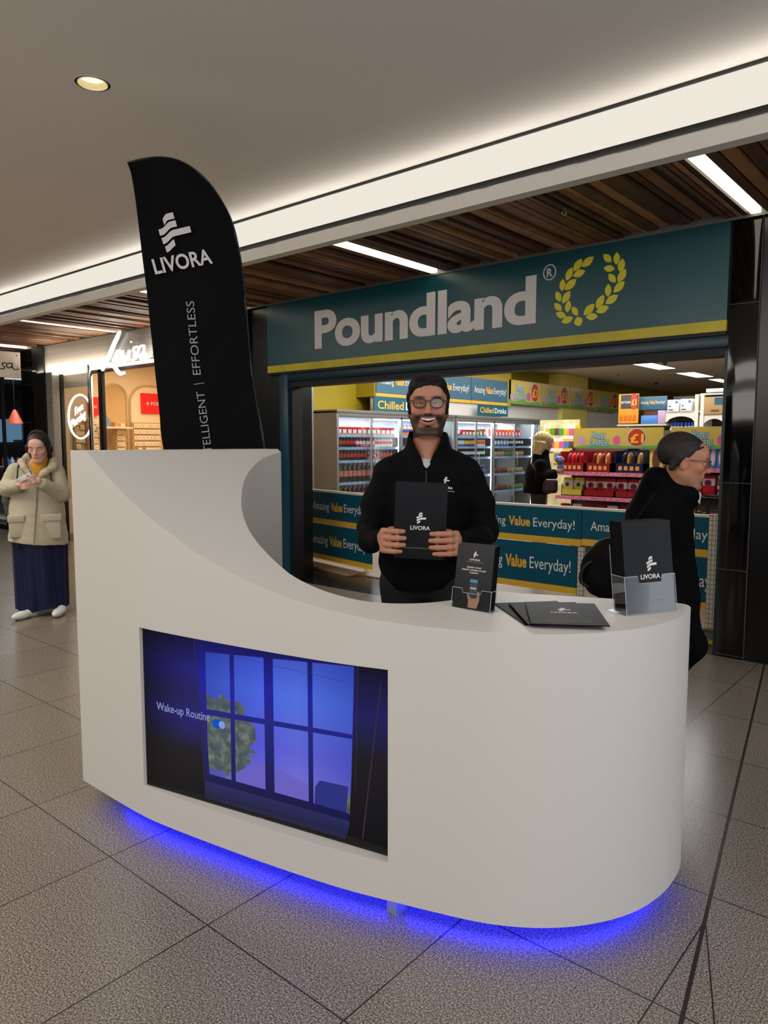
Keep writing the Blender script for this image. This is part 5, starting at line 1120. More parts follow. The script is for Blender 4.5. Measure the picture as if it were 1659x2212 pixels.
        if v6 < 0: me.flip_normals()
        me.polygons.foreach_set('use_smooth', np.ones(len(me.polygons), bool))
        # relax the voxel steps
        if smooth_it:
            E = np.empty(len(me.edges) * 2, np.int32); me.edges.foreach_get('vertices', E); E = E.reshape(-1, 2); Q = P.astype(np.float64).copy(); cnt = np.bincount(E.ravel(), minlength=len(Q)).astype(float)[:, None]
            for lam in [0.5, -0.53] * smooth_it:
                acc = np.zeros_like(Q)
                for c in range(3): acc[:, c] = np.bincount(E[:, 0], Q[E[:, 1], c], len(Q)) + np.bincount(E[:, 1], Q[E[:, 0], c], len(Q))
                Q += lam * (acc / np.maximum(cnt, 1) - Q)
            me.vertices.foreach_set('co', Q.astype(np.float32).ravel()); P = Q; me.update()
        if paint is not None:
            C = paint(P); at_ = me.color_attributes.new('tone', 'FLOAT_COLOR', 'POINT'); at_.data.foreach_set('color', np.hstack([C, np.ones((len(C), 1))]).astype(np.float32).ravel())
        me.materials.append(m); o = bpy.data.objects.new(name, me); COL.objects.link(o)
        if parent is not None: o.parent = parent
        return o
def tone_mat(name, rough=0.5, spec=0.4, sss=0.0, bump=0.0, bscale=300):
    m = mat(name, (128, 128, 128), rough, spec=spec, bump=bump, bscale=bscale); nt = m.node_tree; a = nt.nodes.new('ShaderNodeVertexColor'); a.layer_name = 'tone'
    b = nt.nodes['Principled BSDF']; nt.links.new(a.outputs['Color'], b.inputs['Base Color'])
    if sss: b.inputs['Subsurface Weight'].default_value = sss; b.inputs['Subsurface Radius'].default_value = (.9, .35, .2); b.inputs['Subsurface Scale'].default_value = 0.006
    return m
def gs(P, c, r):    # gaussian weight of an ellipsoidal patch
    q = (P - np.array(c)) / np.array(r); return np.exp(-(q ** 2).sum(1))
def sm(x, a, b): t = np.clip((x - a) / (b - a), 0, 1); return t * t * (3 - 2 * t)
def mixc(C, col, w): return C * (1 - w[:, None]) + np.array(lin(col))[None] * w[:, None]
def fbm(P, f, seed=0):
    r = np.random.RandomState(seed); o = np.zeros(len(P))
    for i in range(5):
        k = r.normal(size=3); k /= np.linalg.norm(k); o += np.sin(P @ k * f * (1 + .5 * i) + r.uniform(0, 6)) / (1 + .3 * i)
    return o / 3
def folds(F, amp, fx, fy, fz, seed=0):
    r = np.random.RandomState(seed)
    def fn(d, X, Y, Z):
        o = 0
        for i in range(4):
            a, b, c = r.normal(size=3); o = o + np.sin(fx * a * X + fy * b * Y + fz * c * Z + r.uniform(0, 6.28))
        return d + amp * o / 2
    return F.field(fn)

def head_base(F, female=False, age=0, jaw=0.0, ear=0.0):
    """head sculpt in its own frame: origin between the ears, face towards -y, z up; about 0.235 tall"""
    j = 0.93 if female else 1.0
    F.ell((0, .012, .045), (.076, .094, .085), .02); F.ell((0, -.018, .02), (.070, .078, .085), .03)
    F.ell((0, -.028, -.035), (.058 * j, .064, .070), .03)                     # lower face
    for s_ in (-1, 1): F.cap((s_ * (.045 + jaw * .4) * j, .01, -.045 - jaw * .5), (s_ * (.022 + jaw * .4) * j, -.062, -.092 - jaw), .022, .020, .03)
    F.ell((0, -.074, -.094 - jaw), (.024 * j + jaw * .2, .019, .017), .022)                   # chin
    for s_ in (-1, 1):
        F.ell((s_ * .046, -.066, -.012), (.020, .018, .019), .022)           # cheek
        F.cap((s_ * .014, -.090, .032), (s_ * .050, -.074, .030), .0075 - .002 * female, .007 - .002 * female, .016)  # brow
        F.ell((s_ * .032, -.096, .012), (.0175, .0145 - .003 * female, .0105), .012, 'sub')  # socket
        F.ell((s_ * .0775, .008, ear), (.010, .019, .031), .006, rot=(.1, 0, s_ * .35))      # ear
        F.ell((s_ * .085, .002, .003 + ear), (.006, .010, .017), .005, 'sub')
    F.ell((0, -.078, .055), (.052, .018, .034), .03)                          # forehead
    F.chain([(0, -.092, .022), (0, -.101, .0), (0, -.115, -.020)], [.0075, .009 - .0015 * female, .0115 - .002 * female], .012)   # nose
    for s_ in (-1, 1): F.ell((s_ * .0125, -.103, -.0235), (.0078, .0105, .0078), .007)
    for s_ in (-1, 1): F.ell((s_ * .0068, -.111, -.032), (.0036, .005, .003), .002, 'sub')
    F.ell((0, -.080, -.052), (.030, .019, .022), .02)                         # muzzle
    return F
# ------------------------------------------------------------------ smiling man behind the counter
SKINM = tone_mat('skin_man', .48, .35, .15)
MAN = thing('person', 'smiling man with glasses and beard in black jacket holding a black folder', 'person', (-1.86, 2.46, 0), math.atan2(1.86, 2.46))
HZ = 1.648      # height between the ears
V_ = 0.0024
F = F3((-.34, -.38, .98), (.34, .16, 1.80), V_)
F.frame((0, 0, HZ), (math.radians(2), 0, 0)); head_base(F, jaw=.014, ear=-.016)
# open smile: crescent opening between two lip curves, soft lower lip
ZU = lambda x: HZ - .0500 + .0035 * (x / .034) ** 2
ZL = lambda x: HZ - .0650 + .0172 * (np.abs(x) / .034) ** 2.2
F.chain([(x, -.0945 + 9.5 * x * x, float(ZL(x)) - HZ - .0035) for x in (-.026, -.017, -.008, 0, .008, .017, .026)], [.0030, .0040, .0048, .0052, .0048, .0040, .0030], .006)
F.chain([(x, -.0975 + 9.5 * x * x, float(ZU(x)) - HZ + .0030) for x in (-.028, -.017, -.008, 0, .008, .017, .028)], [.0020, .0025, .0030, .0030, .0030, .0025, .0020], .006)
for s_ in (-1, 1): F.cap((s_ * .021, -.101, -.024), (s_ * .043, -.083, -.050), .0018, .0018, .008, 'sub')
F.frame()
F.field(lambda d, X, Y, Z: np.maximum(d, -np.maximum(np.maximum(Z - ZU(X), ZL(X) - Z), np.maximum(np.abs(X) - .034, np.maximum(Y + .074, -.6 - Y)))) )
F.frame((0, 0, HZ), (math.radians(2), 0, 0))
for s_ in (-1, 1):
    F.ell((s_ * .046, -.074, -.024), (.019, .015, .017), .018)       # raised cheeks
    F.cap((s_ * .019, -.0925, .0040), (s_ * .046, -.0825, .0042), .0048, .0042, .006)   # lower lid
    F.cap((s_ * .019, -.0940, .0195), (s_ * .046, -.0840, .0170), .0050, .0045, .006)   # upper lid
F.frame()
F.chain([(0, .02, HZ - .05), (0, .018, HZ - .14), (0, .02, HZ - .26)], [.058, .060, .075], .03)
F.cap((0, -.035, HZ - .125), (0, -.03, HZ - .22), .018, .02, .03)
F.ell((0, .02, 1.30), (.15, .08, .12), .05); F.cap((0, .02, 1.30), (0, .02, 1.06), .10, .10, .05)
for s_ in (-1, 1): F.chain([(s_ * .13, .02, 1.34), (s_ * .212, .015, 1.22), (s_ * .230, .0, 1.140), (s_ * .215 - .0145, -.13, 1.113), (-.029 + s_ * .154, -.262, 1.124 - .004 * s_)], [.045, .040, .034, .028, .026], .02)
# hands gripping the folder edges: folder plane about y=-.315, its edges at x=+-.105
PY_ = -.315
XO = -.029
def grip(sx, zc, inn):
    e = XO + sx * .098
    def X_(d): return e + sx * d       # d > 0 outside the folder edge
    F.cap((e + sx * .056, -.255, zc - .004), (X_(.034), -.285, zc), .028, .026, .02)
    F.box((X_(.030), PY_ + .006, zc), (.025, .018, .047), .015, .02, rot=(0, 0, sx * -.25))
    dz = [.0385, .0132, -.0130, -.0375]; rr = [.0106, .0109, .0107, .0094]; tip = [inn, inn + .004, inn + .002, inn - .010]
    for i in range(4):
        z = zc + dz[i]; F.chain([(X_(.040), PY_ + .000, z), (X_(.016), PY_ - .022, z + .001), (X_(-tip[i] + .024), PY_ - .0245, z), (X_(-tip[i]), PY_ - .0160, z - .001)], [rr[i] * 1.12, rr[i] * 1.06, rr[i], rr[i] * .84], .0045)
    F.chain([(X_(.046), PY_ + .022, zc + .020), (X_(.014), PY_ + .030, zc + .038), (X_(-.014), PY_ + .026, zc + .046)], [.014, .011, .009], .01)
grip(-1, 1.130, .036); grip(1, 1.121, .054)
def paint_man(P):
    n = len(P); C = np.tile(np.array(lin((176, 122, 98))), (n, 1)); q = P - np.array([0, 0, HZ]); ax = np.abs(q[:, 0]); qs = np.c_[ax, q[:, 1], q[:, 2]]
    C = mixc(C, (188, 112, 94), .55 * np.clip(gs(qs, (.045, -.075, -.02), (.025, .05, .022)) + gs(qs, (0, -.115, -.02), (.014, .02, .014)), 0, 1))
    nz = fbm(P, 900, 1) * .5 + .5; headm = (q[:, 2] > -.155) & (q[:, 1] < .045) & (ax < .082)
    # beard and moustache
    b = sm(-q[:, 2], .012, .060) * sm(ax, .034, .052) + sm(-q[:, 2], .077, .090); b = np.clip(b, 0, 1) * sm(-q[:, 1], -.05, .0)
    b = b * (1 - sm(-q[:, 2] - .12 * np.clip(q[:, 1] + .06, -.2, .05), .120, .130)); mo = gs(qs, (.012, -.10, -.0395), (.022, .03, .0060)) * 1.9 + gs(qs, (.034, -.085, -.046), (.009, .03, .008)) * 1.5 + gs(qs, (.042, -.080, -.060), (.006, .03, .016)) * .9 + gs(qs, (0, -.09, -.083), (.012, .03, .006)) * 1.2
    b = np.clip(b * 1.0 + np.clip(mo, 0, .95), 0, .96) * headm * (.88 + .12 * nz)
    C = mixc(C, (24, 18, 16), b)
    br = np.clip(2.4 * gs(qs, (.034, -.085, .0335), (.0185, .03, .0050)), 0, .97) * headm; C = mixc(C, (26, 19, 18), br)
    zu = ZU(q[:, 0]) - HZ; zl = ZL(q[:, 0]) - HZ; fr = (q[:, 1] < -.070) * sm(-ax, -.035, -.030)
    lp = np.clip(np.exp(-((q[:, 2] - zu - .0022) / .0024) ** 2) * .75 + np.exp(-((q[:, 2] - zl + .0042) / .0036) ** 2) * .95, 0, .85) * fr; C = mixc(C, (158, 90, 84), lp)
    inside = (q[:, 2] < zu + .0003) & (q[:, 2] > zl - .0003) & (ax < .034) & (q[:, 1] > -.0935 + 9.5 * ax * ax) & (q[:, 1] < -.05); C[inside] = lin((84, 30, 30))
    return C
body = F.mesh('body', SKINM, MAN, paint_man, 2)
# teeth, eyes
TEETH = mat('teeth', (236, 230, 216), .25); EYEW = mat('eye_white', (214, 206, 200), .2); IRIS = mat('iris_brown', (30, 18, 13), .5)
g = G()
for i in range(10):
    xs_ = (i - 4.5) * .0056; ax_ = abs(xs_); yy = -.0955 + 9.0 * ax_ * ax_; zt_ = float(ZU(xs_)); hh = .0092 - ax_ * .15
    g.box((xs_ - .0028, yy - .0005, zt_ - hh), (xs_ + .0028, yy + .004, zt_ + .003))
obj('teeth', g, TEETH, MAN, bevel=.0010)
def eyes(parent, z, sq=1.0, yoff=-.0845, dx=.0315, look=(0, 0), iris=IRIS):
    for s_ in (-1, 1):
        g = G(); g.ellip((s_ * dx, yoff, z + .011), (.0118, .0118, .0118 * sq), 14, 10); e = obj('eye', g, EYEW, parent, smooth=True)
        g = G(); g.ellip((s_ * dx + look[0], yoff - .0096, z + .011 + look[1]), (.0052, .0028, .0052), 12, 8); obj('iris', g, iris, e, smooth=True)
eyes(MAN, HZ, 1.0, -.0825)
# hair: swept cap with short sides
F = F3((-.11, -.14, HZ - .06), (.11, .14, HZ + .19), .0028)
F.frame((0, 0, HZ), (math.radians(2), 0, 0))
F.ell((0, .018, .046), (.0855, .100, .088), .01); F.ell((.006, -.035, .088), (.064, .058, .040), .03, rot=(.25, -.08, 0)); F.ell((-.03, -.035, .085), (.045, .05, .035), .03)
F.ell((0, -.100, .026), (.057, .060, .052), .012, 'sub'); F.ell((0, -.112, -.03), (.0735, .084, .090), .012, 'sub'); F.ell((0, .0, -.115), (.12, .16, .082), .02, 'sub')
for s_ in (-1, 1): F.cap((s_ * .077, -.014, .045), (s_ * .0755, -.014, -.022), .013, .008, .012)
r_ = np.random.RandomState(2)
for i in range(30):
    a = r_.uniform(-1, 1); y0 = r_.uniform(-.070, .0); z0 = .122 - .022 * a * a - abs(y0 + .03) * .18
    F.cap((a * .056, y0, z0 - .008), (a * .058 + .012, y0 - .012, z0 - .006), .0060, .004, .008)
F.field(lambda d, X, Y, Z: d + .0006 * np.sin(260 * X + 90 * Y + 3 * np.sin(40 * Y)) + .0005 * np.sin(170 * Y + 210 * Z))
HAIRB = mat('hair_black', (11, 8, 8), .6, bump=.15, bscale=180, spec=.25)
F.mesh('hair', HAIRB, MAN, None, 1)
# glasses
FRAME = mat('glasses_frame', (34, 22, 22), .3); CLIPM = mat('glasses_clear', (120, 104, 96), .2); LENS = clear_sheet('lens', (.86, .90, .87), 1.2, .03, .05)
def glasses(parent, z, y, rx=.0235, ry=.0205, dx=.0315, tw=.0022, name='glasses', tilt=0, frame=FRAME, xm=.082):
    t = bpy.data.objects.new(name, None); COL.objects.link(t); t.parent = parent; g = G()
    for s_ in (-1, 1):
        pts = []
        for i in range(28):
            a = 2 * math.pi * i / 28; ca, sa = math.cos(a), math.sin(a); e = .8; px = math.copysign(abs(ca) ** e, ca) * rx; pz = math.copysign(abs(sa) ** e, sa) * ry
            if sa < 0: px *= .94
            pts.append((s_ * dx + px, y + abs(s_ * dx + px) * .16, z + pz))
        g.tube(pts, tw, n=6, closed=True)
        g.tube([(s_ * (dx + rx), y + .16 * (dx + rx), z + ry * .5), (s_ * (xm - .006), y + .02, z + ry * .5), (s_ * xm, y + .055, z + ry * .45), (s_ * xm, y + .105, z + ry * .2)], tw * .9, n=6)
        l = G(); l.add([(s_ * dx + rx * .93 * math.cos(2 * math.pi * i / 20), y + .002 + abs(s_ * dx + rx * .93 * math.cos(2 * math.pi * i / 20)) * .16, z + ry * .93 * math.sin(2 * math.pi * i / 20)) for i in range(20)], [tuple(range(20))]); obj('lens', l, LENS, t)
    g.tube([(-(dx - rx) * 1.05, y + .001, z + ry * .35), (0, y - .002, z + ry * .55), ((dx - rx) * 1.05, y + .001, z + ry * .35)], tw, n=6)
    obj('frame', g, frame, t, smooth=True); return t
glasses(MAN, HZ + .0105, -.112, .0250, .0195, .0345, xm=.079)
# jacket
FAB = mat('softshell_black', (6, 6, 7), .8, bump=.2, bscale=500, spec=.12)
F = F3((-.36, -.30, .82), (.36, .22, 1.60), .0042)
F.ell((0, .02, 1.32), (.180, .112, .135), .05); F.chain([(0, .03, 1.30), (-.01, .025, 1.08), (-.03, .02, .94)], [.125, .13, .135], .05)
F.ell((-.008, .015, 1.20), (.180, .122, .20), .05); F.ell((-.030, .015, 1.00), (.178, .125, .15), .05)
for s_ in (-1, 1):
    F.cap((s_ * .06, .035, 1.440), (s_ * .148, .025, 1.385), .050, .062, .05)
    F.chain([(s_ * .168, .02, 1.355), (s_ * .212, .02, 1.25), (s_ * .232, .0, 1.145)], [.068, .062, .060], .03)
    F.chain([(s_ * .232, .0, 1.135), (s_ * .215 + XO * .5, -.13, 1.112), (XO + s_ * .154, -.262, 1.124)], [.060, .049, .036], .03)
    for i in range(5):   # sleeve creases
        z = 1.10 + .035 * i; F.cap((s_ * .27, -.05, z), (s_ * .20, -.075, z + .02), .003, .003, .012, 'sub')
F.chain([(0, .03, 1.43), (0, .018, 1.475), (0, .012, 1.505)], [.088, .083, .086], .03)
F.chain([(0, .018, 1.40), (0, .010, 1.60)], [.062, .076], .004, 'sub')
def vee(d, X, Y, Z):
    w = (Z - 1.392) * .50; m = np.maximum(np.abs(X + .006) - w, np.maximum(1.392 - Z, Y + .0)); return np.maximum(d, -m)
F.field(vee)
F.ell((0, .02, .80), (.4, .4, .100), 0, 'sub')
folds(F, .0022, 22, 20, 30, 5); folds(F, .0009, 60, 60, 80, 8)
F.mesh('jacket', FAB, MAN, None, 2)
g = G(); g.tube([(-.006, -.0955, 1.388), (-.006, -.103, 1.35), (-.006, -.108, 1.30)], .0030, n=5); g.box((-.0095, -.106, 1.360), (-.0025, -.096, 1.384)); obj('zip', g, mat('zip_black', (40, 40, 42), .3, .5), MAN)
F = F3((-.10, -.12, 1.33), (.10, .1, 1.46), .0035); F.ell((-.004, .004, 1.385), (.074, .086, .072), .01); F.chain([(0, .022, 1.42), (0, .0, 1.52)], [.050, .080], .003, 'sub'); F.field(lambda d, X, Y, Z: np.maximum(d, np.minimum(np.abs(X + .005) - np.maximum(Z - 1.388, 0) * .56 - .001, -.058 - Y)))
F.mesh('tshirt', mat('tshirt_grey', (176, 172, 168), .8), MAN, None, 1)
# chest logo (on the wearer's left, image right)
livora_logo('chest_logo', (.073, -.128, 1.335), (1, .28, -.12), (0, .05, 1), .030, mat('logo_white', (220, 218, 212), .6), MAN)
letters('chest_lettering', 'LIVORA', (.052, -.126, 1.319), (1, .28, -.12), (0, .05, 1), mat('logo_white'), MAN, w=.05, h=.010, weight=.02, depth=.001)
letters('chest_strapline', 'CONNECTED | INTELLIGENT | EFFORTLESS', (.050, -.124, 1.309), (1, .28, -.12), (0, .05, 1), mat('logo_white'), MAN, w=.06, h=.003, depth=.001)
# trousers and shoes
TROU = mat('trousers_black', (9, 10, 13), .8, bump=.3, bscale=300)
F = F3((-.24, -.17, .07), (.24, .2, 1.0), .008)
F.ell((-.03, .02, .93), (.160, .115, .11), .05)
for s_ in (-1, 1): F.chain([(s_ * .088 - .028, .02, .90), (s_ * .10, .0, .50), (s_ * .105, .02, .10)], [.088, .064, .052], .03)
folds(F, .002, 20, 20, 30, 2); F.mesh('trousers', TROU, MAN, None, 1)
SHOE = mat('shoe_black', (14, 13, 13), .35)
for s_ in (-1, 1):
    F = F3((-.07, -.2, -.01), (.07, .1, .13), .006); F.ell((0, -.08, .035), (.042, .10, .035), .02); F.ell((0, .03, .05), (.036, .05, .055), .03); F.ell((0, 0, -.1), (.3, .3, .1), 0, 'sub')
    o = F.mesh('shoe', SHOE, MAN, None, 1); o.location = (s_ * .105, 0, 0); o.rotation_euler = (0, 0, s_ * .15)
g = G(); g.tube([(-.1235, PY_ - .012 + .0125 * math.cos(a), 1.0925 + .0118 * math.sin(a)) for a in [i * math.pi / 8 for i in range(16)]], .0018, n=6, closed=True)
o = obj('ring', g, METAL, MAN, smooth=True)
# folder he holds
rzm = MAN.rotation_euler.z; Rm = Matrix.Rotation(rzm, 3, 'Z')
HOLD = MAN.location + Rm @ Vector((XO - .003, PY_ - .006, 1.062))
t = thing('presentation_folder', 'glossy black folder with white logo held up by the smiling man', 'folder', HOLD, rzm)
t.rotation_euler = (math.radians(2), math.radians(2.0), rzm)
FOLD = mat('folder_black', (12, 12, 14), .24, spec=.25); LW = mat('logo_white')
g = G(); g.box((-.098, -.0015, 0), (.098, .0015, .292)); obj('cover', g, FOLD, t)
g = G(); g.box((-.097, .0016, .002), (.097, .0035, .290)); obj('inner_leaf', g, mat('folder_inner', (40, 40, 42), .5), t)
livora_logo('logo_mark', (0, -.0017, .132), (1, 0, 0), (0, 0, 1), .046, LW, t, .0006)
letters('logo_lettering', 'LIVORA', (-.037, -.0017, .112), (1, 0, 0), (0, 0, 1), LW, t, w=.074, h=.0155, weight=.015, depth=.0006)
letters('strapline', 'CONNECTED | INTELLIGENT | EFFORTLESS', (-.062, -.0017, .040), (1, 0, 0), (0, 0, 1), mat('strap_grey', (140, 140, 140), .5), t, w=.124, h=.0045, depth=.0004)
# ------------------------------------------------------------------ woman with phone by the tall end of the counter
def skin_paint(base, cheek, hz, brow, lip, extra=None, rot=None, t=None):
    def fn(P):
        C = np.tile(np.array(lin(base)), (len(P), 1)); q = P - np.array(t)
        if rot is not None: q = q @ np.array(Euler(rot, 'XYZ').to_matrix())
        qs = np.c_[np.abs(q[:, 0]), q[:, 1], q[:, 2]]
        C = mixc(C, cheek, .6 * np.clip(gs(qs, (.045, -.075, -.02), (.025, .05, .022)) + gs(qs, (0, -.115, -.02), (.014, .02, .014)), 0, 1))
        C = mixc(C, brow, np.clip(1.5 * gs(qs, (.034, -.085, .0335), (.018, .03, .0042)), 0, .9))
        C = mixc(C, lip, np.clip(1.6 * gs(qs, (0, -.1, -.056), (.020, .03, .0070)), 0, .85))
        if extra is not None: C = extra(C, q, qs)
        return C
    return fn
def lips(F, wide=.022, z=-.055):
    F.chain([(-wide, -.086, z), (-wide * .5, -.0975, z + .0025), (0, -.099, z + .001), (wide * .5, -.0975, z + .0025), (wide, -.086, z)], [.002, .0038, .004, .0038, .002], .004)
    F.chain([(-wide, -.086, z - .0005), (-wide * .5, -.096, z - .0062), (0, -.0975, z - .0078), (wide * .5, -.096, z - .0062), (wide, -.086, z - .0005)], [.002, .0042, .005, .0042, .002], .004)
    F.cap((-wide * .95, -.108, z - .0022), (wide * .95, -.108, z - .0022), .0016, .0016, .002, 'sub')
def eye_in_head(parent, T, rot, sx=.0315, z=.011, y=-.083, closed=False, look=-.002):
    R = Euler(rot, 'XYZ').to_matrix(); T = Vector(T)
    for s_ in (-1, 1):
        g = G(); g.ellip(T + R @ Vector((s_ * sx, y, z)), (.0115, .0115, .0115), 12, 8); e = obj('eye', g, EYEW, parent, smooth=True)
        g = G(); g.ellip(T + R @ Vector((s_ * sx, y - .0094, z + look)), (.005, .003, .005), 10, 6); obj('iris', g, IRIS, e, smooth=True)
wp = sight(90, 1326, Z=0)
WOM = thing('person', 'woman in beige parka and long navy skirt looking down at her phone', 'person', wp, math.atan2(-wp.x, -wp.y * -1) if False else math.atan2(-wp.x, wp.y) - math.radians(6))
HT, HR = (.038, -.03, 1.455), (math.radians(15), 0, math.radians(-12))
F = F3((-.34, -.42, .98), (.36, .16, 1.66), .003)
F.frame(HT, HR); head_base(F, True, jaw=-.002); lips(F)
for s_ in (-1, 1):
    F.ell((s_ * .0325, -.0835, .0105), (.0150, .0095, .0095), .006)
F.frame(); F.chain([(.038, .0, 1.41), (.02, .02, 1.30)], [.048, .056], .02); F.ell((.0, .02, 1.22), (.13, .07, .12), .05)
# arms and hands
F.chain([(-.165, .02, 1.27), (-.225, -.02, 1.10), (-.115, -.20, 1.145)], [.04, .036, .026], .02); F.chain([(.165, .02, 1.27), (.205, -.06, 1.04), (.045, -.23, 1.175)], [.04, .036, .024], .02)
F.ell((-.095, -.225, 1.150), (.038, .026, .024), .012, rot=(0, .15, 0))
for i in range(4):
    z = 1.163 - .014 * i; F.chain([(-.085, -.238, z), (-.055, -.258, z + .002), (-.018 - .004 * i, -.252, z + .003)], [.009, .0085, .0075], .004)
F.chain([(-.095, -.235, 1.168), (-.068, -.262, 1.188), (-.045, -.258, 1.196)], [.011, .0095, .008], .008)
F.ell((.040, -.235, 1.188), (.030, .022, .026), .012, rot=(0, -.6, 0))
for i in range(4): F.chain([(.030 + .006 * i, -.245, 1.200 - .012 * i), (.004 + .006 * i, -.262, 1.216 - .014 * i), (-.018 + .006 * i, -.257, 1.207 - .015 * i)], [.0088, .008, .0068], .004)
F.chain([(.025, -.238, 1.205), (.0, -.262, 1.222), (-.018, -.262, 1.228)], [.010, .0085, .007], .006)
F.mesh('body', tone_mat('skin_woman', .5, .3, .15), WOM, skin_paint((204, 160, 140), (208, 146, 130), 0, (44, 32, 28), (176, 100, 94), lambda C, q, qs: mixc(C, (40, 26, 24), np.clip(1.5 * gs(qs, (.033, -.09, .0040), (.013, .03, .0020)), 0, .9)), rot=HR, t=HT), 2)
HAIRD = mat('hair_dark_brown', (30, 21, 18), .5, bump=.3, bscale=160)
F = F3((-.08, -.16, 1.20), (.19, .16, 1.64), .0035); F.frame(HT, HR)
F.ell((0, .014, .044), (.088, .106, .096), .01); F.ell((0, -.110, -.030), (.0605, .078, .103), .006, 'sub'); F.chain([(0, .02, .146), (0, -.06, .128), (0, -.098, .085)], [.0035, .0035, .003], .006, 'sub')
for s_ in (-1, 1): F.chain([(s_ * .078, -.02, .02), (s_ * .080, .01, -.03), (s_ * .072, .03, -.08)], [.016, .019, .022], .02)
F.frame(); F.chain([(.070, .05, 1.42), (.095, .05, 1.33), (.105, .03, 1.25)], [.065, .045, .025], .03)
F.field(lambda d, X, Y, Z: d + .0005 * np.sin(300 * X + 120 * Y + 40 * Z))
F.mesh('hair', HAIRD, WOM, None, 1)
HP = Matrix.Translation(Vector(HT)) @ Euler(HR, 'XYZ').to_matrix().to_4x4()
hp = thing('headphones', 'black over-ear headphones worn by the woman in the beige parka', 'headphones', WOM.location, WOM.rotation_euler.z)
g = G(); g.tube([HP @ Vector((.094 * math.sin(a), .010, .012 + .142 * math.cos(a))) for a in [math.radians(-96 + 12 * i) for i in range(17)]], .009, n=8, flat=1.5); obj('headband', g, mat('headphone_black', (18, 18, 19), .4), hp, smooth=True)
for s_ in (-1, 1): g = G(); g.ellip(HP @ Vector((s_ * .094, .008, -.006)), (.022, .034, .042), 14, 10, rot=Euler(HR, 'XYZ').to_matrix()); obj('ear_cup', g, mat('headphone_black'), hp, smooth=True)
F = F3((-.12, -.12, 1.12), (.2, .14, 1.42), .0035); F.chain([(.045, -.012, 1.365), (.03, .0, 1.30)], [.060, .068], .02); F.ell((.01, -.02, 1.20), (.10, .085, .11), .04)
F.field(lambda d, X, Y, Z: d + .0015 * np.sin(420 * Z + 30 * X)); F.mesh('turtleneck', mat('mustard_knit', (186, 128, 30), .85, bump=.3, bscale=300), WOM, None, 1)
PARKA = mat('parka_beige', (172, 162, 138), .75, bump=.25, bscale=90, noise=.05, nscale=8)
F = F3((-.36, -.34, .56), (.38, .30, 1.44), .006)
F.ell((.0, .025, 1.20), (.185, .115, .13), .05); F.chain([(0, .02, 1.15), (.0, .02, .90), (.005, .02, .70)], [.150, .185, .215], .05)
F.cap((-.03, .02, 1.0), (-.045, .02, .60), .15, .20, .06); F.cap((.03, .02, 1.0), (.045, .02, .60), .15, .195, .06); F.ell((0, .02, .95), (.200, .145, .25), .06)
F.chain([(-.160, .02, 1.265), (-.228, -.015, 1.11), (-.13, -.175, 1.140)], [.068, .066, .050], .025); F.chain([(.160, .02, 1.265), (.210, -.055, 1.055), (.075, -.195, 1.155)], [.068, .066, .047], .025)
F.chain([(-.10, -.02, 1.335), (-.055, .09, 1.36), (.06, .11, 1.37), (.145, .04, 1.345), (.15, -.06, 1.29)], [.034, .050, .055, .042, .030], .03)
F.chain([(-.10, -.02, 1.335), (-.075, -.085, 1.29), (-.02, -.125, 1.22)], [.034, .028, .018], .02); F.chain([(.15, -.05, 1.30), (.09, -.11, 1.25), (.02, -.130, 1.20)], [.030, .026, .018], .02)
F.field(lambda d, X, Y, Z: np.maximum(d, -np.maximum(np.abs(X - .02) - (Z - 1.195) * .46, np.maximum(1.195 - Z, Y + .03))))
F.chain([(.045, .0, 1.30), (.055, .0, 1.45)], [.062, .07], .005, 'sub'); F.field(lambda d, X, Y, Z: np.maximum(d, (.640 - .30 * (X - .0) * .35) - Z))
F.cap((.022, -.165, 1.15), (-.01, -.21, .62), .004, .004, .006, 'sub')
folds(F, .0030, 18, 16, 22, 4); folds(F, .0014, 50, 50, 60, 9)
pk = F.mesh('parka', PARKA, WOM, None, 2)
g = G(); g.tube([(.030, -.158, 1.17), (.018, -.172, 1.0), (.0, -.205, .80), (-.012, -.232, .645)], .0045, n=6, flat=.5); obj('zip_placket', g, mat('parka_seam', (120, 108, 84), .8), pk, smooth=True)
PARKA2 = mat('parka_pocket', (174, 164, 140), .75, bump=.2, bscale=90)
for x0, x1, z0, z1, y in ((-.205, -.085, .70, .86, -.150), (.045, .20, .68, .86, -.150)):
    g = G(); g.box((x0, y - .025, z0), (x1, y + .06, z1)); o = obj('pocket', g, PARKA2, pk, bevel=.014, bseg=3)
    g = G(); g.box((x0 - .008, y - .034, z1 - .03), (x1 + .008, y + .04, z1 + .035)); obj('pocket_flap', g, PARKA2, pk, bevel=.012, bseg=3)
# long velvet skirt, hem close to the floor
n = 64; g = G(); rows_ = [(1.0 - i / 9) for i in range(10)]
for j, t_ in enumerate(rows_):
    z = .055 + t_ * .66; rx = .222 - .018 * (1 - t_); ry = .140 + .02 * (1 - t_)
    for i in range(n):
        a = 2 * math.pi * i / n; w_ = 1 + (.035 + .045 * (1 - t_)) * math.sin(9 * a + .6 * math.sin(3 * a) + t_) + .02 * math.sin(17 * a + 2 * t_)
        g.v.append((.005 + rx * w_ * math.cos(a), .02 + ry * w_ * math.sin(a), z + (.012 * math.sin(4 * a) if j == 9 else 0)))
for j in range(9): 
    for i in range(n): g.f.append((j * n + i, j * n + (i + 1) % n, (j + 1) * n + (i + 1) % n, (j + 1) * n + i)); g.m.append(0)
sk = obj('skirt', g, mat('velvet_navy', (5, 13, 50), .45, sheen=.08, spec=.3), WOM, smooth=True, angle=80); sk.modifiers.new('thick', 'SOLIDIFY').thickness = .004
WSH = mat('shoe_white', (214, 210, 206), .5)
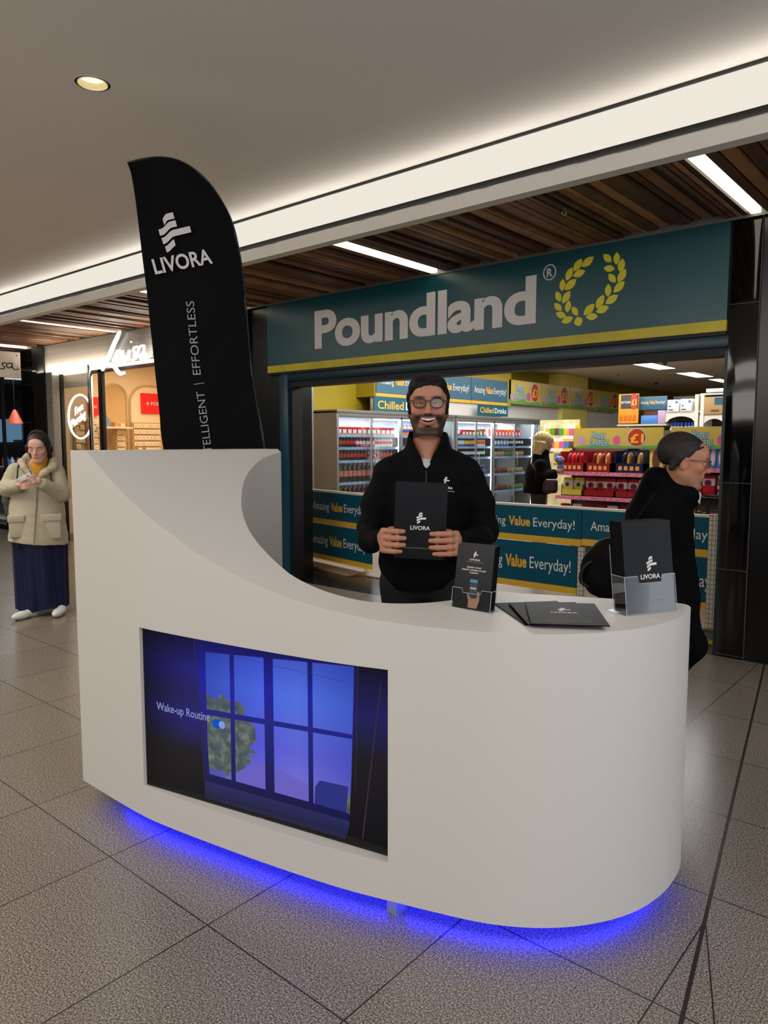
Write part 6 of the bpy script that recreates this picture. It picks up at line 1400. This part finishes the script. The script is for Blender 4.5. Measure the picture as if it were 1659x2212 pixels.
def shoe(parent, x, y, rz, m_, z=0, ln=.13, pitch=0):
    F = F3((-.07, -.22, -.01), (.07, .12, .13), .005); F.ell((0, -.07, .035), (.043, .105, .036), .02); F.ell((0, .04, .045), (.036, .055, .05), .03); F.ell((0, 0, -.1), (.3, .3, .1), 0, 'sub')
    o = F.mesh('shoe', m_, parent, None, 1); o.location = (x, y, z); o.rotation_euler = (pitch, 0, rz); return o
shoe(WOM, -.085, -.11, -.75, WSH); shoe(WOM, .16, -.08, -.2, WSH)
ph = thing('phone', 'silver phone in the hands of the woman in beige parka', 'phone', WOM.location, WOM.rotation_euler.z)
Rp = Euler((math.radians(-32), math.radians(8), 0), 'XYZ').to_matrix(); g = G(); pc = Vector((-.045, -.236, 1.200))
g.box((-.037, -.0045, -.074), (.037, .0045, .074)); g.v = [tuple(pc + Matrix.Rotation(math.radians(62), 3, 'Y') @ Vector(v)) for v in g.v]; obj('body', g, mat('phone_silver', (176, 172, 166), .3, .4), ph, bevel=.004)
for k in range(3): g = G(); q = Vector((-.020 - .016 * (k % 2), -.006, .058 - .018 * (k // 2 + (k == 2)))); q = pc + Matrix.Rotation(math.radians(62), 3, 'Y') @ q; g.ellip(q, (.006, .0025, .006)); obj('camera_lens', g, BLACK, ph)
wb = thing('backpack', 'dark patterned backpack hanging behind the woman in beige parka', 'bag', WOM.location, WOM.rotation_euler.z)
F = F3((-.36, .05, .80), (.2, .36, 1.36), .008); F.box((-.10, .22, 1.08), (.15, .09, .22), .07, .02); F.ell((-.235, .13, 1.00), (.055, .06, .08), .04); F.ell((-.225, .13, .90), (.04, .05, .07), .04); folds(F, .004, 40, 40, 40, 3)
F.mesh('bag_body', mat('bag_pattern', (60, 66, 58), .7, noise=.75, nscale=45), wb, None, 1)
for s_ in (-1, 1): g = G(); g.tube([(s_ * .10, .16, 1.26), (s_ * .115, .06, 1.345), (s_ * .125, -.07, 1.30), (s_ * .13, -.115, 1.20), (s_ * .165, .0, 1.02), (s_ * .12, .15, .95)], .011, n=6, flat=.5); obj('strap', g, BLACK, wb, smooth=True)

# ------------------------------------------------------------------ old man walking past in profile
op = sight(1436, 1300, D=3.70); op.z = 0
OLD = thing('person', 'old man in black coat and glasses walking past to the right', 'person', op, math.atan2(-op.x, op.y))
OT, OR = (.058, -.01, 1.408), (0, math.radians(9), math.radians(88))
OR = tuple(Matrix.Rotation(math.radians(8), 3, 'Y').to_4x4().to_3x3().to_euler()) if False else (math.radians(10), 0, math.radians(86))
def eul(rz, pitch): # yaw after pitching the face down
    return tuple((Matrix.Rotation(rz, 3, 'Z') @ Matrix.Rotation(pitch, 3, 'X')).to_euler('XYZ'))
OR = eul(math.radians(98), math.radians(9))
F = F3((-.10, -.16, 1.10), (.24, .16, 1.60), .0030)
F.frame(OT, OR); head_base(F, jaw=.006, ear=-.004); lips(F, .024, -.060)
F.ell((0, -.112, -.010), (.009, .010, .018), .014)
for s_ in (-1, 1): F.cap((s_ * .020, -.0935, .019), (s_ * .046, -.083, .016), .0055, .0045, .005); F.cap((s_ * .020, -.093, .003), (s_ * .046, -.0825, .003), .0035, .003, .006); F.cap((s_ * .024, -.095, -.02), (s_ * .036, -.085, -.055), .003, .003, .006, 'sub')
F.frame(); F.chain([(.045, 0, 1.36), (.0, .0, 1.22)], [.058, .065], .03)
def oldx(C, q, qs):
    C = mixc(C, (120, 96, 84), .45 * (sm(-q[:, 2], .03, .08)) * sm(-q[:, 1], -.02, .03)); return C
F.mesh('body', tone_mat('skin_old', .5, .3, .15), OLD, skin_paint((178, 122, 92), (190, 112, 92), 0, (50, 40, 36), (150, 90, 80), oldx, rot=OR, t=OT), 2)
eye_in_head(OLD, OT, OR)
F = F3((-.12, -.14, 1.34), (.20, .14, 1.60), .0032); F.frame(OT, OR)
F.ell((0, .024, .050), (.086, .104, .092), .01); F.ell((0, -.120, .015), (.080, .072, .090), .012, 'sub'); F.ell((0, .0, -.10), (.12, .16, .088), .02, 'sub')
F.cap((.076, .035, .02), (.070, .055, -.03), .018, .014, .02); F.cap((-.076, .035, .02), (-.070, .055, -.03), .018, .014, .02)
r_ = np.random.RandomState(9)
for i in range(40):
    a = r_.uniform(-1, 1); b_ = r_.uniform(-.07, .11); F.cap((a * .07, b_, .118 - .03 * a * a - .9 * (b_ - .02) ** 2 * 6), (a * .07, b_ - .022, .128 - .03 * a * a - .9 * (b_ - .02) ** 2 * 6), .007, .004, .005)
F.mesh('hair', mat('hair_brown_grey', (26, 16, 12), .6, noise=.4, nscale=60, bump=.3, bscale=160), OLD, None, 1)
gl = glasses(OLD, .012, -.116, .0235, .0170, .0330, .0021, 'glasses', frame=mat('glasses_steel', (90, 86, 80), .25, .7), xm=.080); gl.location = OT; gl.rotation_euler = OR
COAT = mat('coat_black', (5, 5, 6), .85, spec=.1, bump=.3, bscale=120)
F = F3((-.46, -.30, .45), (.30, .32, 1.46), .007)
F.chain([(-.02, 0, 1.22), (-.035, 0, 1.00), (-.01, 0, .75), (.02, 0, .58)], [.125, .145, .145, .150], .05); F.ell((-.04, 0, 1.12), (.15, .20, .17), .05); F.ell((-.02, 0, .80), (.155, .19, .26), .06)
F.ell((-.055, 0, 1.315), (.070, .115, .070), .04); F.chain([(.045, -.075, 1.27), (.09, -.05, 1.26), (.10, .0, 1.235), (.09, .05, 1.26)], [.036, .034, .03, .034], .03)   # hood and collar
F.chain([(-.03, -.20, 1.20), (-.06, -.245, .98), (.03, -.25, .80)], [.070, .060, .050], .03); F.chain([(-.03, .20, 1.20), (-.10, .24, .98), (-.02, .25, .80)], [.070, .060, .050], .03)
F.field(lambda d, X, Y, Z: np.maximum(d, .52 - Z)); F.chain([(.045, 0, 1.28), (.06, 0, 1.5)], [.06, .075], .005, 'sub'); folds(F, .004, 16, 16, 20, 6); F.mesh('coat', COAT, OLD, None, 1)
g = G(); g.prism([(0, 0), (.03, -.035), (.035, .01), (.01, .03)], (.105, -.035, 1.255), (1, 0, 0), (0, 0, 1), .05); obj('shirt_collar', g, mat('shirt_white', (206, 206, 210), .7), OLD)
F = F3((-.32, -.2, .04), (.34, .2, .86), .008); F.chain([(.03, -.08, .74), (.115, -.09, .57), (-.07, -.09, .26)], [.088, .070, .050], .03); F.chain([(.0, .08, .72), (-.02, .09, .42), (-.07, .09, .10)], [.088, .066, .050], .03); folds(F, .003, 20, 20, 30, 7)
F.mesh('trousers', COAT, OLD, None, 1)
shoe(OLD, -.10, -.09, math.radians(90), SHOE, .17).rotation_euler = eul(math.radians(88), math.radians(38)); shoe(OLD, -.060, .09, math.radians(90), SHOE, .0)
for s_, hx in ((-1, .045), (1, -.01)):
    F = F3((-.08, -.05, -.12), (.08, .05, .06), .004); F.ell((0, 0, -.03), (.036, .018, .042), .01)
    for i in range(4): F.chain([(-.024 + .016 * i, 0, -.055), (-.022 + .015 * i, -.006, -.085), (-.018 + .013 * i, -.018, -.100)], [.009, .0085, .007], .004)
    F.chain([(.03, 0, -.02), (.042, -.008, -.05), (.034, -.012, -.07)], [.011, .009, .008], .006)
    o = F.mesh('hand', mat('hand_skin_old', (178, 122, 92), .5), OLD, None, 1); o.location = (hx, s_ * .25, .77); o['label'] = 'bare hand'
ob = thing('shoulder_bag', 'black shoulder bag swinging behind the walking old man', 'bag', OLD.location, OLD.rotation_euler.z)
F = F3((-.50, -.30, .70), (-.05, .10, 1.16), .008); F.chain([(-.18, -.12, 1.06), (-.24, -.14, .96), (-.27, -.14, .88)], [.045, .090, .090], .04); F.ell((-.245, -.14, .89), (.13, .07, .11), .05, rot=(0, .5, 0)); folds(F, .004, 30, 30, 30, 12)
F.mesh('bag_body', mat('bag_black', (6, 6, 7), .7, spec=.15), ob, None, 1)
g = G(); g.tube([tuple(v) for v in catmull([(-.27, -.19, .98), (-.35, -.20, .93), (-.372, -.20, .865), (-.34, -.20, .835), (-.27, -.19, .83)], 5)], .008, n=8); obj('handle', g, BLACK, ob, smooth=True)
g = G(); g.tube([tuple(v) for v in catmull([(-.22, -.16, 1.02), (-.16, -.20, 1.12), (-.10, -.22, 1.20), (-.06, -.17, 1.27)], 5)], .010, n=8); obj('strap', g, mat('bag_black'), ob, smooth=True)

# ------------------------------------------------------------------ blonde shopper at the easter shelves
bp = sight(1166, 1090, D=9.0); bp.z = 0
BLO = thing('person', 'blonde shopper in dark coat seen from behind beside the easter shelf', 'person', bp, math.atan2(-bp.x, bp.y))
BT, BR = (.035, 0, 1.50), eul(math.radians(118), math.radians(14))
F = F3((-.22, -.24, .70), (.34, .22, 1.66), .006); F.frame(BT, BR); head_base(F, True); F.frame(); F.chain([(.03, 0, 1.45), (0, 0, 1.32)], [.05, .06], .03); F.cap((0, 0, 1.3), (0, 0, .80), .09, .09, .03)
F.chain([(0, -.13, 1.26), (.03, -.16, 1.10), (.17, -.10, 1.16)], [.04, .036, .026], .02); F.ell((.20, -.09, 1.17), (.04, .022, .03), .01)
for i in range(4): F.chain([(.22, -.09, 1.185 - .013 * i), (.25, -.075, 1.19 - .013 * i), (.262, -.05, 1.188 - .013 * i)], [.008, .0075, .0065], .004)
F.mesh('body', mat('skin_shopper', (200, 154, 130), .5), BLO, None, 1)
F = F3((-.12, -.14, 1.28), (.18, .14, 1.66), .005); F.frame(BT, BR); F.ell((0, .025, .040), (.094, .112, .095), .01); F.ell((0, -.115, -.01), (.06, .07, .08), .01, 'sub'); F.ell((0, .045, -.05), (.092, .080, .090), .03)
for i in range(12): a = math.pi * (i / 11); F.cap((.09 * math.cos(a), .04 + .07 * math.sin(a), -.02), (.075 * math.cos(a), .045 + .06 * math.sin(a), -.15), .022, .010, .012)
F.field(lambda d, X, Y, Z: d + .002 * np.sin(160 * X + 60 * Y + 20 * Z)); F.mesh('hair', mat('hair_blonde', (206, 178, 122), .5, noise=.25, nscale=30), BLO, None, 1)
DC = mat('coat_dark_brown', (13, 10, 9), .8, spec=.1)
F = F3((-.30, -.30, .82), (.34, .28, 1.44), .008); F.chain([(-.01, 0, 1.28), (-.03, 0, 1.10), (-.03, 0, .97)], [.11, .145, .155], .05); F.ell((-.02, 0, 1.14), (.145, .19, .2), .05); F.ell((-.03, 0, .95), (.165, .19, .14), .05); F.chain([(.02, 0, 1.34), (.03, 0, 1.39)], [.075, .07], .03)
F.chain([(.0, -.18, 1.25), (.01, -.215, 1.10), (.15, -.12, 1.15)], [.066, .058, .044], .03); F.chain([(.0, .18, 1.25), (.01, .20, 1.08), (.16, .12, 1.10)], [.066, .058, .044], .03); F.field(lambda d, X, Y, Z: np.maximum(d, .90 - Z)); folds(F, .004, 20, 20, 24, 3)
F.mesh('coat', DC, BLO, None, 1)
F = F3((-.2, -.2, .05), (.2, .2, 1.0), .01)
for s_ in (-1, 1): F.chain([(-.02, s_ * .08, .90), (.0 + .02 * s_, s_ * .09, .48), (s_ * .03, s_ * .09, .10)], [.095, .068, .05], .03)
F.mesh('trousers', mat('trousers_brown', (44, 32, 26), .8), BLO, None, 1); shoe(BLO, .05, -.09, math.radians(90), SHOE); shoe(BLO, .02, .09, math.radians(90), SHOE)
hb = thing('handbag', 'maroon cross-body handbag of the blonde shopper', 'bag', BLO.location, BLO.rotation_euler.z)
F = F3((-.02, -.34, .86), (.24, -.12, 1.16), .006); F.box((.115, -.235, 1.00), (.085, .045, .085), .04, .02); F.mesh('bag_body', mat('leather_maroon', (58, 16, 30), .35), hb, None, 1)
g = G(); g.tube([(.06, -.24, 1.07), (-.02, -.235, 1.14), (-.11, -.19, 1.26), (-.10, -.08, 1.34), (-.04, .0, 1.37)], .009, n=6, flat=.5); obj('strap', g, mat('strap_maroon', (88, 30, 44), .4), hb, smooth=True)
bl = thing('gift_pack', 'shiny pink and blue pack held by the blonde shopper', 'food pack', BLO.location, BLO.rotation_euler.z)
F = F3((.10, -.16, 1.12), (.34, .06, 1.42), .006); F.ell((.22, -.05, 1.30), (.055, .04, .045), .02); F.ell((.235, -.05, 1.20), (.045, .03, .06), .03); F.mesh('wrapper', mat('foil_mixed', (140, 120, 170), .2, noise=.8, nscale=25), bl, None, 1)
# ------------------------------------------------------------------ feather flag behind the counter
fo = sight(450, 972, D=4.12); dirv = Vector((fo.x, fo.y, 0)).normalized(); fux = Vector((-dirv.y, dirv.x, 0)) * -1
def fl(x, y):
    """photo-surveyed point of the flag in its own vertical plane (a along the cloth, b height)"""
    d = sight(x, y, D=1.0) - Vector((0, 0, HC)); t_ = (Vector((fo.x, fo.y, 0)).dot(dirv)) / Vector((d.x, d.y, 0)).dot(dirv)
    p = Vector((0, 0, HC)) + d * t_; return ((p - Vector((fo.x, fo.y, 0))).dot(fux), p.z)
FLAG = thing('feather_flag', 'tall black feather flag with white logo behind the counter tall end', 'flag', (fo.x, fo.y, 0))
left = [(275, 352), (281, 366), (291, 420), (305, 535), (318, 640), (330, 755), (344, 885), (353, 972)]
right = [(275, 352), (308, 344), (345, 340), (382, 346), (418, 365), (452, 397), (480, 438), (501, 482), (515, 540), (525, 605), (532, 680), (540, 775), (553, 872), (570, 972)]
L2 = [fl(*p) for p in left]; R2 = [fl(*p) for p in right]
L2 += [(L2[-1][0] + .10, .75), (L2[-1][0] + .26, .35)]; R2 += [(R2[-1][0] + .015, .9), (R2[-1][0] + .02, .35)]
LC = [tuple(v) for v in catmull([p + (0,) for p in L2], 4)]; RC = [tuple(v) for v in catmull([p + (0,) for p in R2], 4)]
def at_len(C, t):
    ls = [0]
    for i in range(1, len(C)): ls.append(ls[-1] + math.dist(C[i], C[i - 1]))
    s_ = t * ls[-1]
    for i in range(1, len(C)):
        if ls[i] >= s_ - 1e-9:
            u_ = (s_ - ls[i - 1]) / max(ls[i] - ls[i - 1], 1e-9); return tuple(C[i - 1][k] + (C[i][k] - C[i - 1][k]) * u_ for k in range(2))
nr, nc = 60, 16; g = G()
for i in range(nr + 1):
    a = at_len(LC, i / nr); b = at_len(RC, i / nr)
    for j in range(nc + 1):
        u_ = j / nc; q = (a[0] + (b[0] - a[0]) * u_, a[1] + (b[1] - a[1]) * u_); off = .012 * math.sin(u_ * math.pi) * math.sin(i / nr * 9 + 2 * u_) + .003 * math.sin(i * .9 + 7 * u_)
        g.v.append(tuple(fux * q[0] + dirv * off + Vector((0, 0, q[1]))))
for i in range(nr):
    for j in range(nc): k = i * (nc + 1) + j; g.f.append((k, k + 1, k + nc + 2, k + nc + 1)); g.m.append(0)
cl = obj('cloth', g, mat('flag_black', (7, 7, 7), .7, spec=.1, bump=.15, bscale=30), FLAG, smooth=True, angle=90); cl.modifiers.new('t', 'SOLIDIFY').thickness = .003
g = G(); g.tube([fux * p[0] + dirv * .006 + Vector((0, 0, p[1])) for p in RC] + [fux * RC[-1][0] + dirv * .006 + Vector((0, 0, .04))], .008, n=6); obj('pole', g, mat('pole_black', (12, 12, 12), .4), FLAG, smooth=True)
g = G()
for k in range(4):
    a = math.pi / 4 + k * math.pi / 2; c0 = fux * RC[-1][0]; g.tube([c0 + Vector((0, 0, .05)), c0 + Vector((.12 * math.cos(a), .12 * math.sin(a), .03)), c0 + Vector((.30 * math.cos(a), .30 * math.sin(a), .009))], .008, n=6)
obj('cross_base', g, mat('pole_black'), FLAG, smooth=True)
FW = mat('flag_white', (196, 192, 190), .6)
def P3(x, y, off=-.022): a, b = fl(x, y); return fux * a + dirv * off + Vector((0, 0, b))
ux_ = (P3(457, 571) - P3(333, 595)).normalized(); uy_ = Vector((0, 0, 1)) - ux_ * ux_.z; uy_.normalize(); uy_ = dirv.cross(ux_).normalized(); uy_ = uy_ if uy_.z > 0 else -uy_
letters('logo_lettering', 'LIVORA', P3(336, 594), ux_, uy_, FW, FLAG, w=(P3(457, 571) - P3(333, 595)).length, h=.078, weight=.022, depth=.001)
livora_logo('logo_mark', P3(385, 549), ux_, uy_, .205, FW, FLAG, .001)
def vtext(s_, p0, p1, h, nm): a, b = P3(*p0), P3(*p1); u_ = (b - a).normalized(); v_ = dirv.cross(u_).normalized(); v_ = v_ if v_.dot(fux) < 0 else -v_; letters(nm, s_, a, u_, v_, mat('flag_text', (150, 150, 150), .6), FLAG, w=(b - a).length, h=h, weight=-.004, depth=.001)
vtext('EFFORTLESS', (434, 810), (419, 652), .044, 'strapline'); vtext('INTELLIGENT', (461, 1002), (441, 846), .044, 'strapline')
g = G(); a, b = P3(419, 831), P3(441, 828); g.tube([a, b], .0022, n=5); obj('strapline_bar', g, mat('flag_text'), FLAG)
vtext('CONNECTED |', (486, 1190), (465, 1022), .044, 'strapline')

# ------------------------------------------------------------------ things on the counter desk
DZ = .9572
ACR = clear_sheet('clear_acrylic', (.95, .96, .97), .35, .02, .01)
ACE = mat('acrylic_edge', (200, 206, 214), .15, alpha=.75)
PBLK = mat('print_black', (15, 15, 16), .3, spec=.4)
def frame_from(p0, p1):
    a, b = sight(*p0, Z=DZ), sight(*p1, Z=DZ); u_ = b - a; return a, math.atan2(u_.y, u_.x), u_.length
def holder(name, label, p0, p1, w, d, hb, hf, lean, notch):
    a, rz, ln = frame_from(p0, p1); t = thing(name, label, 'leaflet holder', a, rz); L_ = math.tan(lean)
    def slab(n_, pts, m_, th=.0022):       # pts: (x, z) polygon in a leaning plane at depth y0
        y0, poly = pts; g = G(); g.v = []; N = len(poly)
        for off in (0, th):
            for x, z in poly: g.v.append((x, y0 + z * L_ + off, z + .002))
        g.f = [tuple(range(N)), tuple(range(2 * N - 1, N - 1, -1))] + [(i, i + N, (i + 1) % N + N, (i + 1) % N) for i in range(N)]; g.m = [0] * len(g.f); return obj(n_, g, m_, t)
    slab('back_plate', (d, [(0, 0), (w, 0), (w, hb), (0, hb)]), ACR)
    nx = notch; slab('front_plate', (0, [(0, 0), (w, 0), (w, hf), (w - nx, hf), (w - nx - .004, hf * .80), (nx + .004, hf * .80), (nx, hf), (0, hf)]), ACR)
    for x in (0, w - .0022):
        g = G(); g.v = [(x, 0, .002), (x, d, .002), (x, d + hf * L_, hf), (x, hf * L_, hf)]; g.v += [(q[0] + .0022, q[1], q[2]) for q in g.v]; g.f = [(0, 1, 2, 3), (7, 6, 5, 4), (0, 4, 5, 1), (1, 5, 6, 2), (2, 6, 7, 3), (3, 7, 4, 0)]; g.m = [0] * 6; obj('side_plate', g, ACR, t)
    g = G(); g.box((0, 0, 0), (w, d + hb * L_, .002)); obj('foot_plate', g, ACR, t)
    g = G()
    for P in ([(0, 0, .002), (0, hf * L_, hf)], [(w, 0, .002), (w, hf * L_, hf)], [(0, 0, .002), (w, 0, .002)], [(0, d, .002), (0, d + hb * L_, hb)], [(nx, hf * L_, hf), (0, hf * L_, hf), (0, d + hf * L_, hf)], [(w - nx, hf * L_, hf), (w, hf * L_, hf), (w, d + hf * L_, hf)],
              [(nx, hf * L_, hf), (nx + .004, hf * .8 * L_, hf * .8), (w - nx - .004, hf * .8 * L_, hf * .8), (w - nx, hf * L_, hf)]): g.tube(P, .0009, n=4)
    obj('polished_edges', g, ACE, t); return t, a, rz, lean
def leaf_into(a, rz, lean, x, y, z0, w, h, th, name, label, group, kids=None, m_=PBLK):
    t = thing(name, label, 'leaflet', Vector(a) + Matrix.Rotation(rz, 3, 'Z') @ Vector((x, y, z0)), rz, group); t.rotation_euler = (Matrix.Rotation(rz, 3, 'Z') @ Matrix.Rotation(-lean, 3, 'X')).to_euler()
    g = G(); g.box((0, 0, 0), (w, th, h)); obj('sheet', g, m_, t)
    g = G(); g.box((.0005, th, .0005), (w - .0005, th + .0006, h - .0005)); obj('back_page', g, mat('page_violet', (58, 54, 84), .5), t)
    if kids: kids(t, w, h)
    return t
# small holder with A5 leaflets
W1, H1 = .140, .208
t, a, rz, ln_ = holder('leaflet_holder', 'small clear leaflet holder in front of the smiling man', (974, 1312), (1051, 1325), W1 + .008, .034, .115, .068, math.radians(9), .036)
def art_small(t, w, h):
    LWm = mat('logo_white'); O = Vector((0, -.0004, 0)); X_, Z_ = (1, 0, 0), (0, 0, 1)
    livora_logo('logo_mark', O + Vector((w * .5, 0, h * .80)), X_, Z_, h * .105, LWm, t, .0003)
    letters('logo_lettering', 'LIVORA', O + Vector((w * .36, 0, h * .762)), X_, Z_, LWm, t, w=w * .28, h=h * .026, weight=.02, depth=.0003)
    g = G(); g.box((w * .26, -.0006, h * .735), (w * .74, -.0003, h * .739)); obj('strapline', g, mat('strap_grey'), t)
    for k, (s_, ww) in enumerate((('BEGIN YOUR', .38), ('SMART HOME STORY', .66), ('TODAY!', .24))): letters('headline', s_, O + Vector((w * (.5 - ww / 2), 0, h * (.640 - .042 * k))), X_, Z_, LWm, t, w=ww * w, h=h * .024, weight=.012, depth=.0003)
    g = G(); g.prism(pill(w * .56, h * .33, .006, .0120), (0, -.0006, 0), X_, Z_, .0003); g = G(); g.box((w * .42, -.0006, h * .18), (w * .64, -.0003, h * .47)); ph_ = obj('phone_print', g, mat('print_phone', (44, 48, 60), .4), t)
    g = G(); g.box((w * .43, -.0008, h * .42), (w * .63, -.0006, h * .465)); g.box((w * .45, -.0008, h * .31), (w * .61, -.0006, h * .345), 1); obj('phone_screen', g, [mat('print_cyan', (70, 130, 170), .4), mat('print_pale', (150, 150, 156), .4)], ph_)
    g = G(); SK = mat('print_skin', (160, 122, 100), .5); g.prism([(w * .42, h * .02), (w * .66, h * .02), (w * .72, h * .16), (w * .70, h * .28), (w * .655, h * .29), (w * .64, h * .18), (w * .50, h * .165), (w * .44, h * .20), (w * .38, h * .25), (w * .37, h * .22), (w * .42, h * .13)], (0, -.0009, 0), X_, Z_, .0003); obj('hand_print', g, SK, t)
N1 = 9
for i in range(N1):
    th = .0022; leaf_into(a, rz, ln_, .004 + (.0015 * (i % 3)), .003 + .0031 * i, .004, W1, H1 + (.0015 * ((i * 7) % 3) if i else 0), th, 'leaflet', 'front black leaflet headed BEGIN YOUR SMART HOME STORY in the small holder' if i == 0 else 'black leaflet stacked behind the front one in the small holder', None if i == 0 else 'leaflets behind the front one', art_small if i == 0 else None)
# large holder with A4 folders
a0_, rz0, l0 = frame_from((1354, 1331), (1463, 1319))
W2, H2 = .196, .292
t, a, rz, ln_ = holder('brochure_holder', 'large clear brochure holder at the right end of the counter', (1354, 1331), (1463, 1319), W2 + .008, .062, .215, .120, math.radians(8), .052)
def art_big(t, w, h):
    LWm = mat('logo_white'); livora_logo('logo_mark', (w * .54, -.0004, h * .435), (1, 0, 0), (0, 0, 1), h * .175, LWm, t, .0003)
    letters('logo_lettering', 'LIVORA', (w * .32, -.0004, h * .365), (1, 0, 0), (0, 0, 1), LWm, t, w=w * .40, h=h * .052, weight=.018, depth=.0003)
    letters('strapline', 'CONNECTED | INTELLIGENT | EFFORTLESS', (w * .24, -.0004, h * .12), (1, 0, 0), (0, 0, 1), mat('strap_grey'), t, w=w * .56, h=h * .014, depth=.0003)
for i in range(14):
    leaf_into(a, rz, ln_, .004, .003 + .0042 * i, .004, W2, H2 - .0012 * ((i * 5) % 4), .0030, 'brochure', 'front black folder with white logo in the large clear holder' if i == 0 else 'black folder stacked behind the front one in the large holder', None if i == 0 else 'folders behind the front one', art_big if i == 0 else None, FOLD)
# three folders fanned on the desk
c0 = [sight(*p, Z=DZ + .004) for p in ((1147, 1355), (1304, 1360), (1255, 1311), (1130, 1307))]
u_ = (c0[1] - c0[0]); wl_ = u_.length; u_.normalize(); vv = c0[3] - c0[0]; vl = vv.length
def flat_folder(cor, ang, z, label, art=False):
    t = thing('brochure', label, 'leaflet', (cor.x, cor.y, z), math.atan2(u_.y, u_.x) + ang, 'black folders fanned on the counter')
    n_ = Vector((-u_.y, u_.x)); k = vv.dot(Vector((n_.x, n_.y, 0)))
    g = G(); ww = .225; hh = .300; m_ = 12
    for zz in (0, .003):
        for j in range(m_ + 1):
            for i in range(2): x_ = ww * i; y_ = hh * j / m_; g.v.append((x_, y_, zz))
    K = 2 * (m_ + 1)
    for j in range(m_): g.f += [(2 * j, 2 * j + 1, 2 * j + 3, 2 * j + 2), (K + 2 * j, K + 2 * j + 2, K + 2 * j + 3, K + 2 * j + 1), (2 * j, 2 * j + 2, K + 2 * j + 2, K + 2 * j), (2 * j + 1, K + 2 * j + 1, K + 2 * j + 3, 2 * j + 3)]
    g.f += [(0, K, K + 1, 1), (2 * m_, 2 * m_ + 1, K + 2 * m_ + 1, K + 2 * m_)]; g.m = [0] * len(g.f)
    obj('cover', g, mat('folder_gloss', (7, 9, 8), .5, ior=1.2), t, smooth=True)
    if art:
        livora_logo('logo_mark', (ww * .5, hh * .56, .0034), (1, 0, 0), (0, 1, 0), .05, mat('logo_white'), t, .0003)
        letters('logo_lettering', 'LIVORA', (ww * .32, hh * .49, .0034), (1, 0, 0), (0, 1, 0), mat('logo_white'), t, w=ww * .36, h=.014, weight=.018, depth=.0003)
        letters('strapline', 'CONNECTED | INTELLIGENT | EFFORTLESS', (ww * .2, hh * .13, .0034), (1, 0, 0), (0, 1, 0), mat('strap_grey'), t, w=ww * .6, h=.005, depth=.0003)
    return t
flat_folder(c0[0] + Vector((-.030, .018, 0)), math.radians(17), DZ + .0005, 'lowest of three black folders fanned on the desk')
flat_folder(c0[0] + Vector((-.012, .006, 0)), math.radians(9), DZ + .0065, 'middle one of three black folders fanned on the desk')
flat_folder(c0[0], 0, DZ + .0125, 'uppermost of three black folders fanned on the desk, logo visible', True)
# scrap on the floor by the pillar
p = sight(1541, 1392, Z=0); g = G(); rs = random.Random(2)
g.add([(rs.uniform(-.08, .08), rs.uniform(-.05, .05), rs.uniform(0, .03)) for _ in range(9)], [(0, 1, 2), (2, 3, 4), (4, 5, 6), (6, 7, 8), (1, 3, 5), (0, 4, 8)]); o = obj('paper_scrap', g, mat('scrap_yellow', (196, 178, 60), .7), loc=p); tag(o, 'crumpled yellow scrap on the black floor beside the right pillar', 'litter')
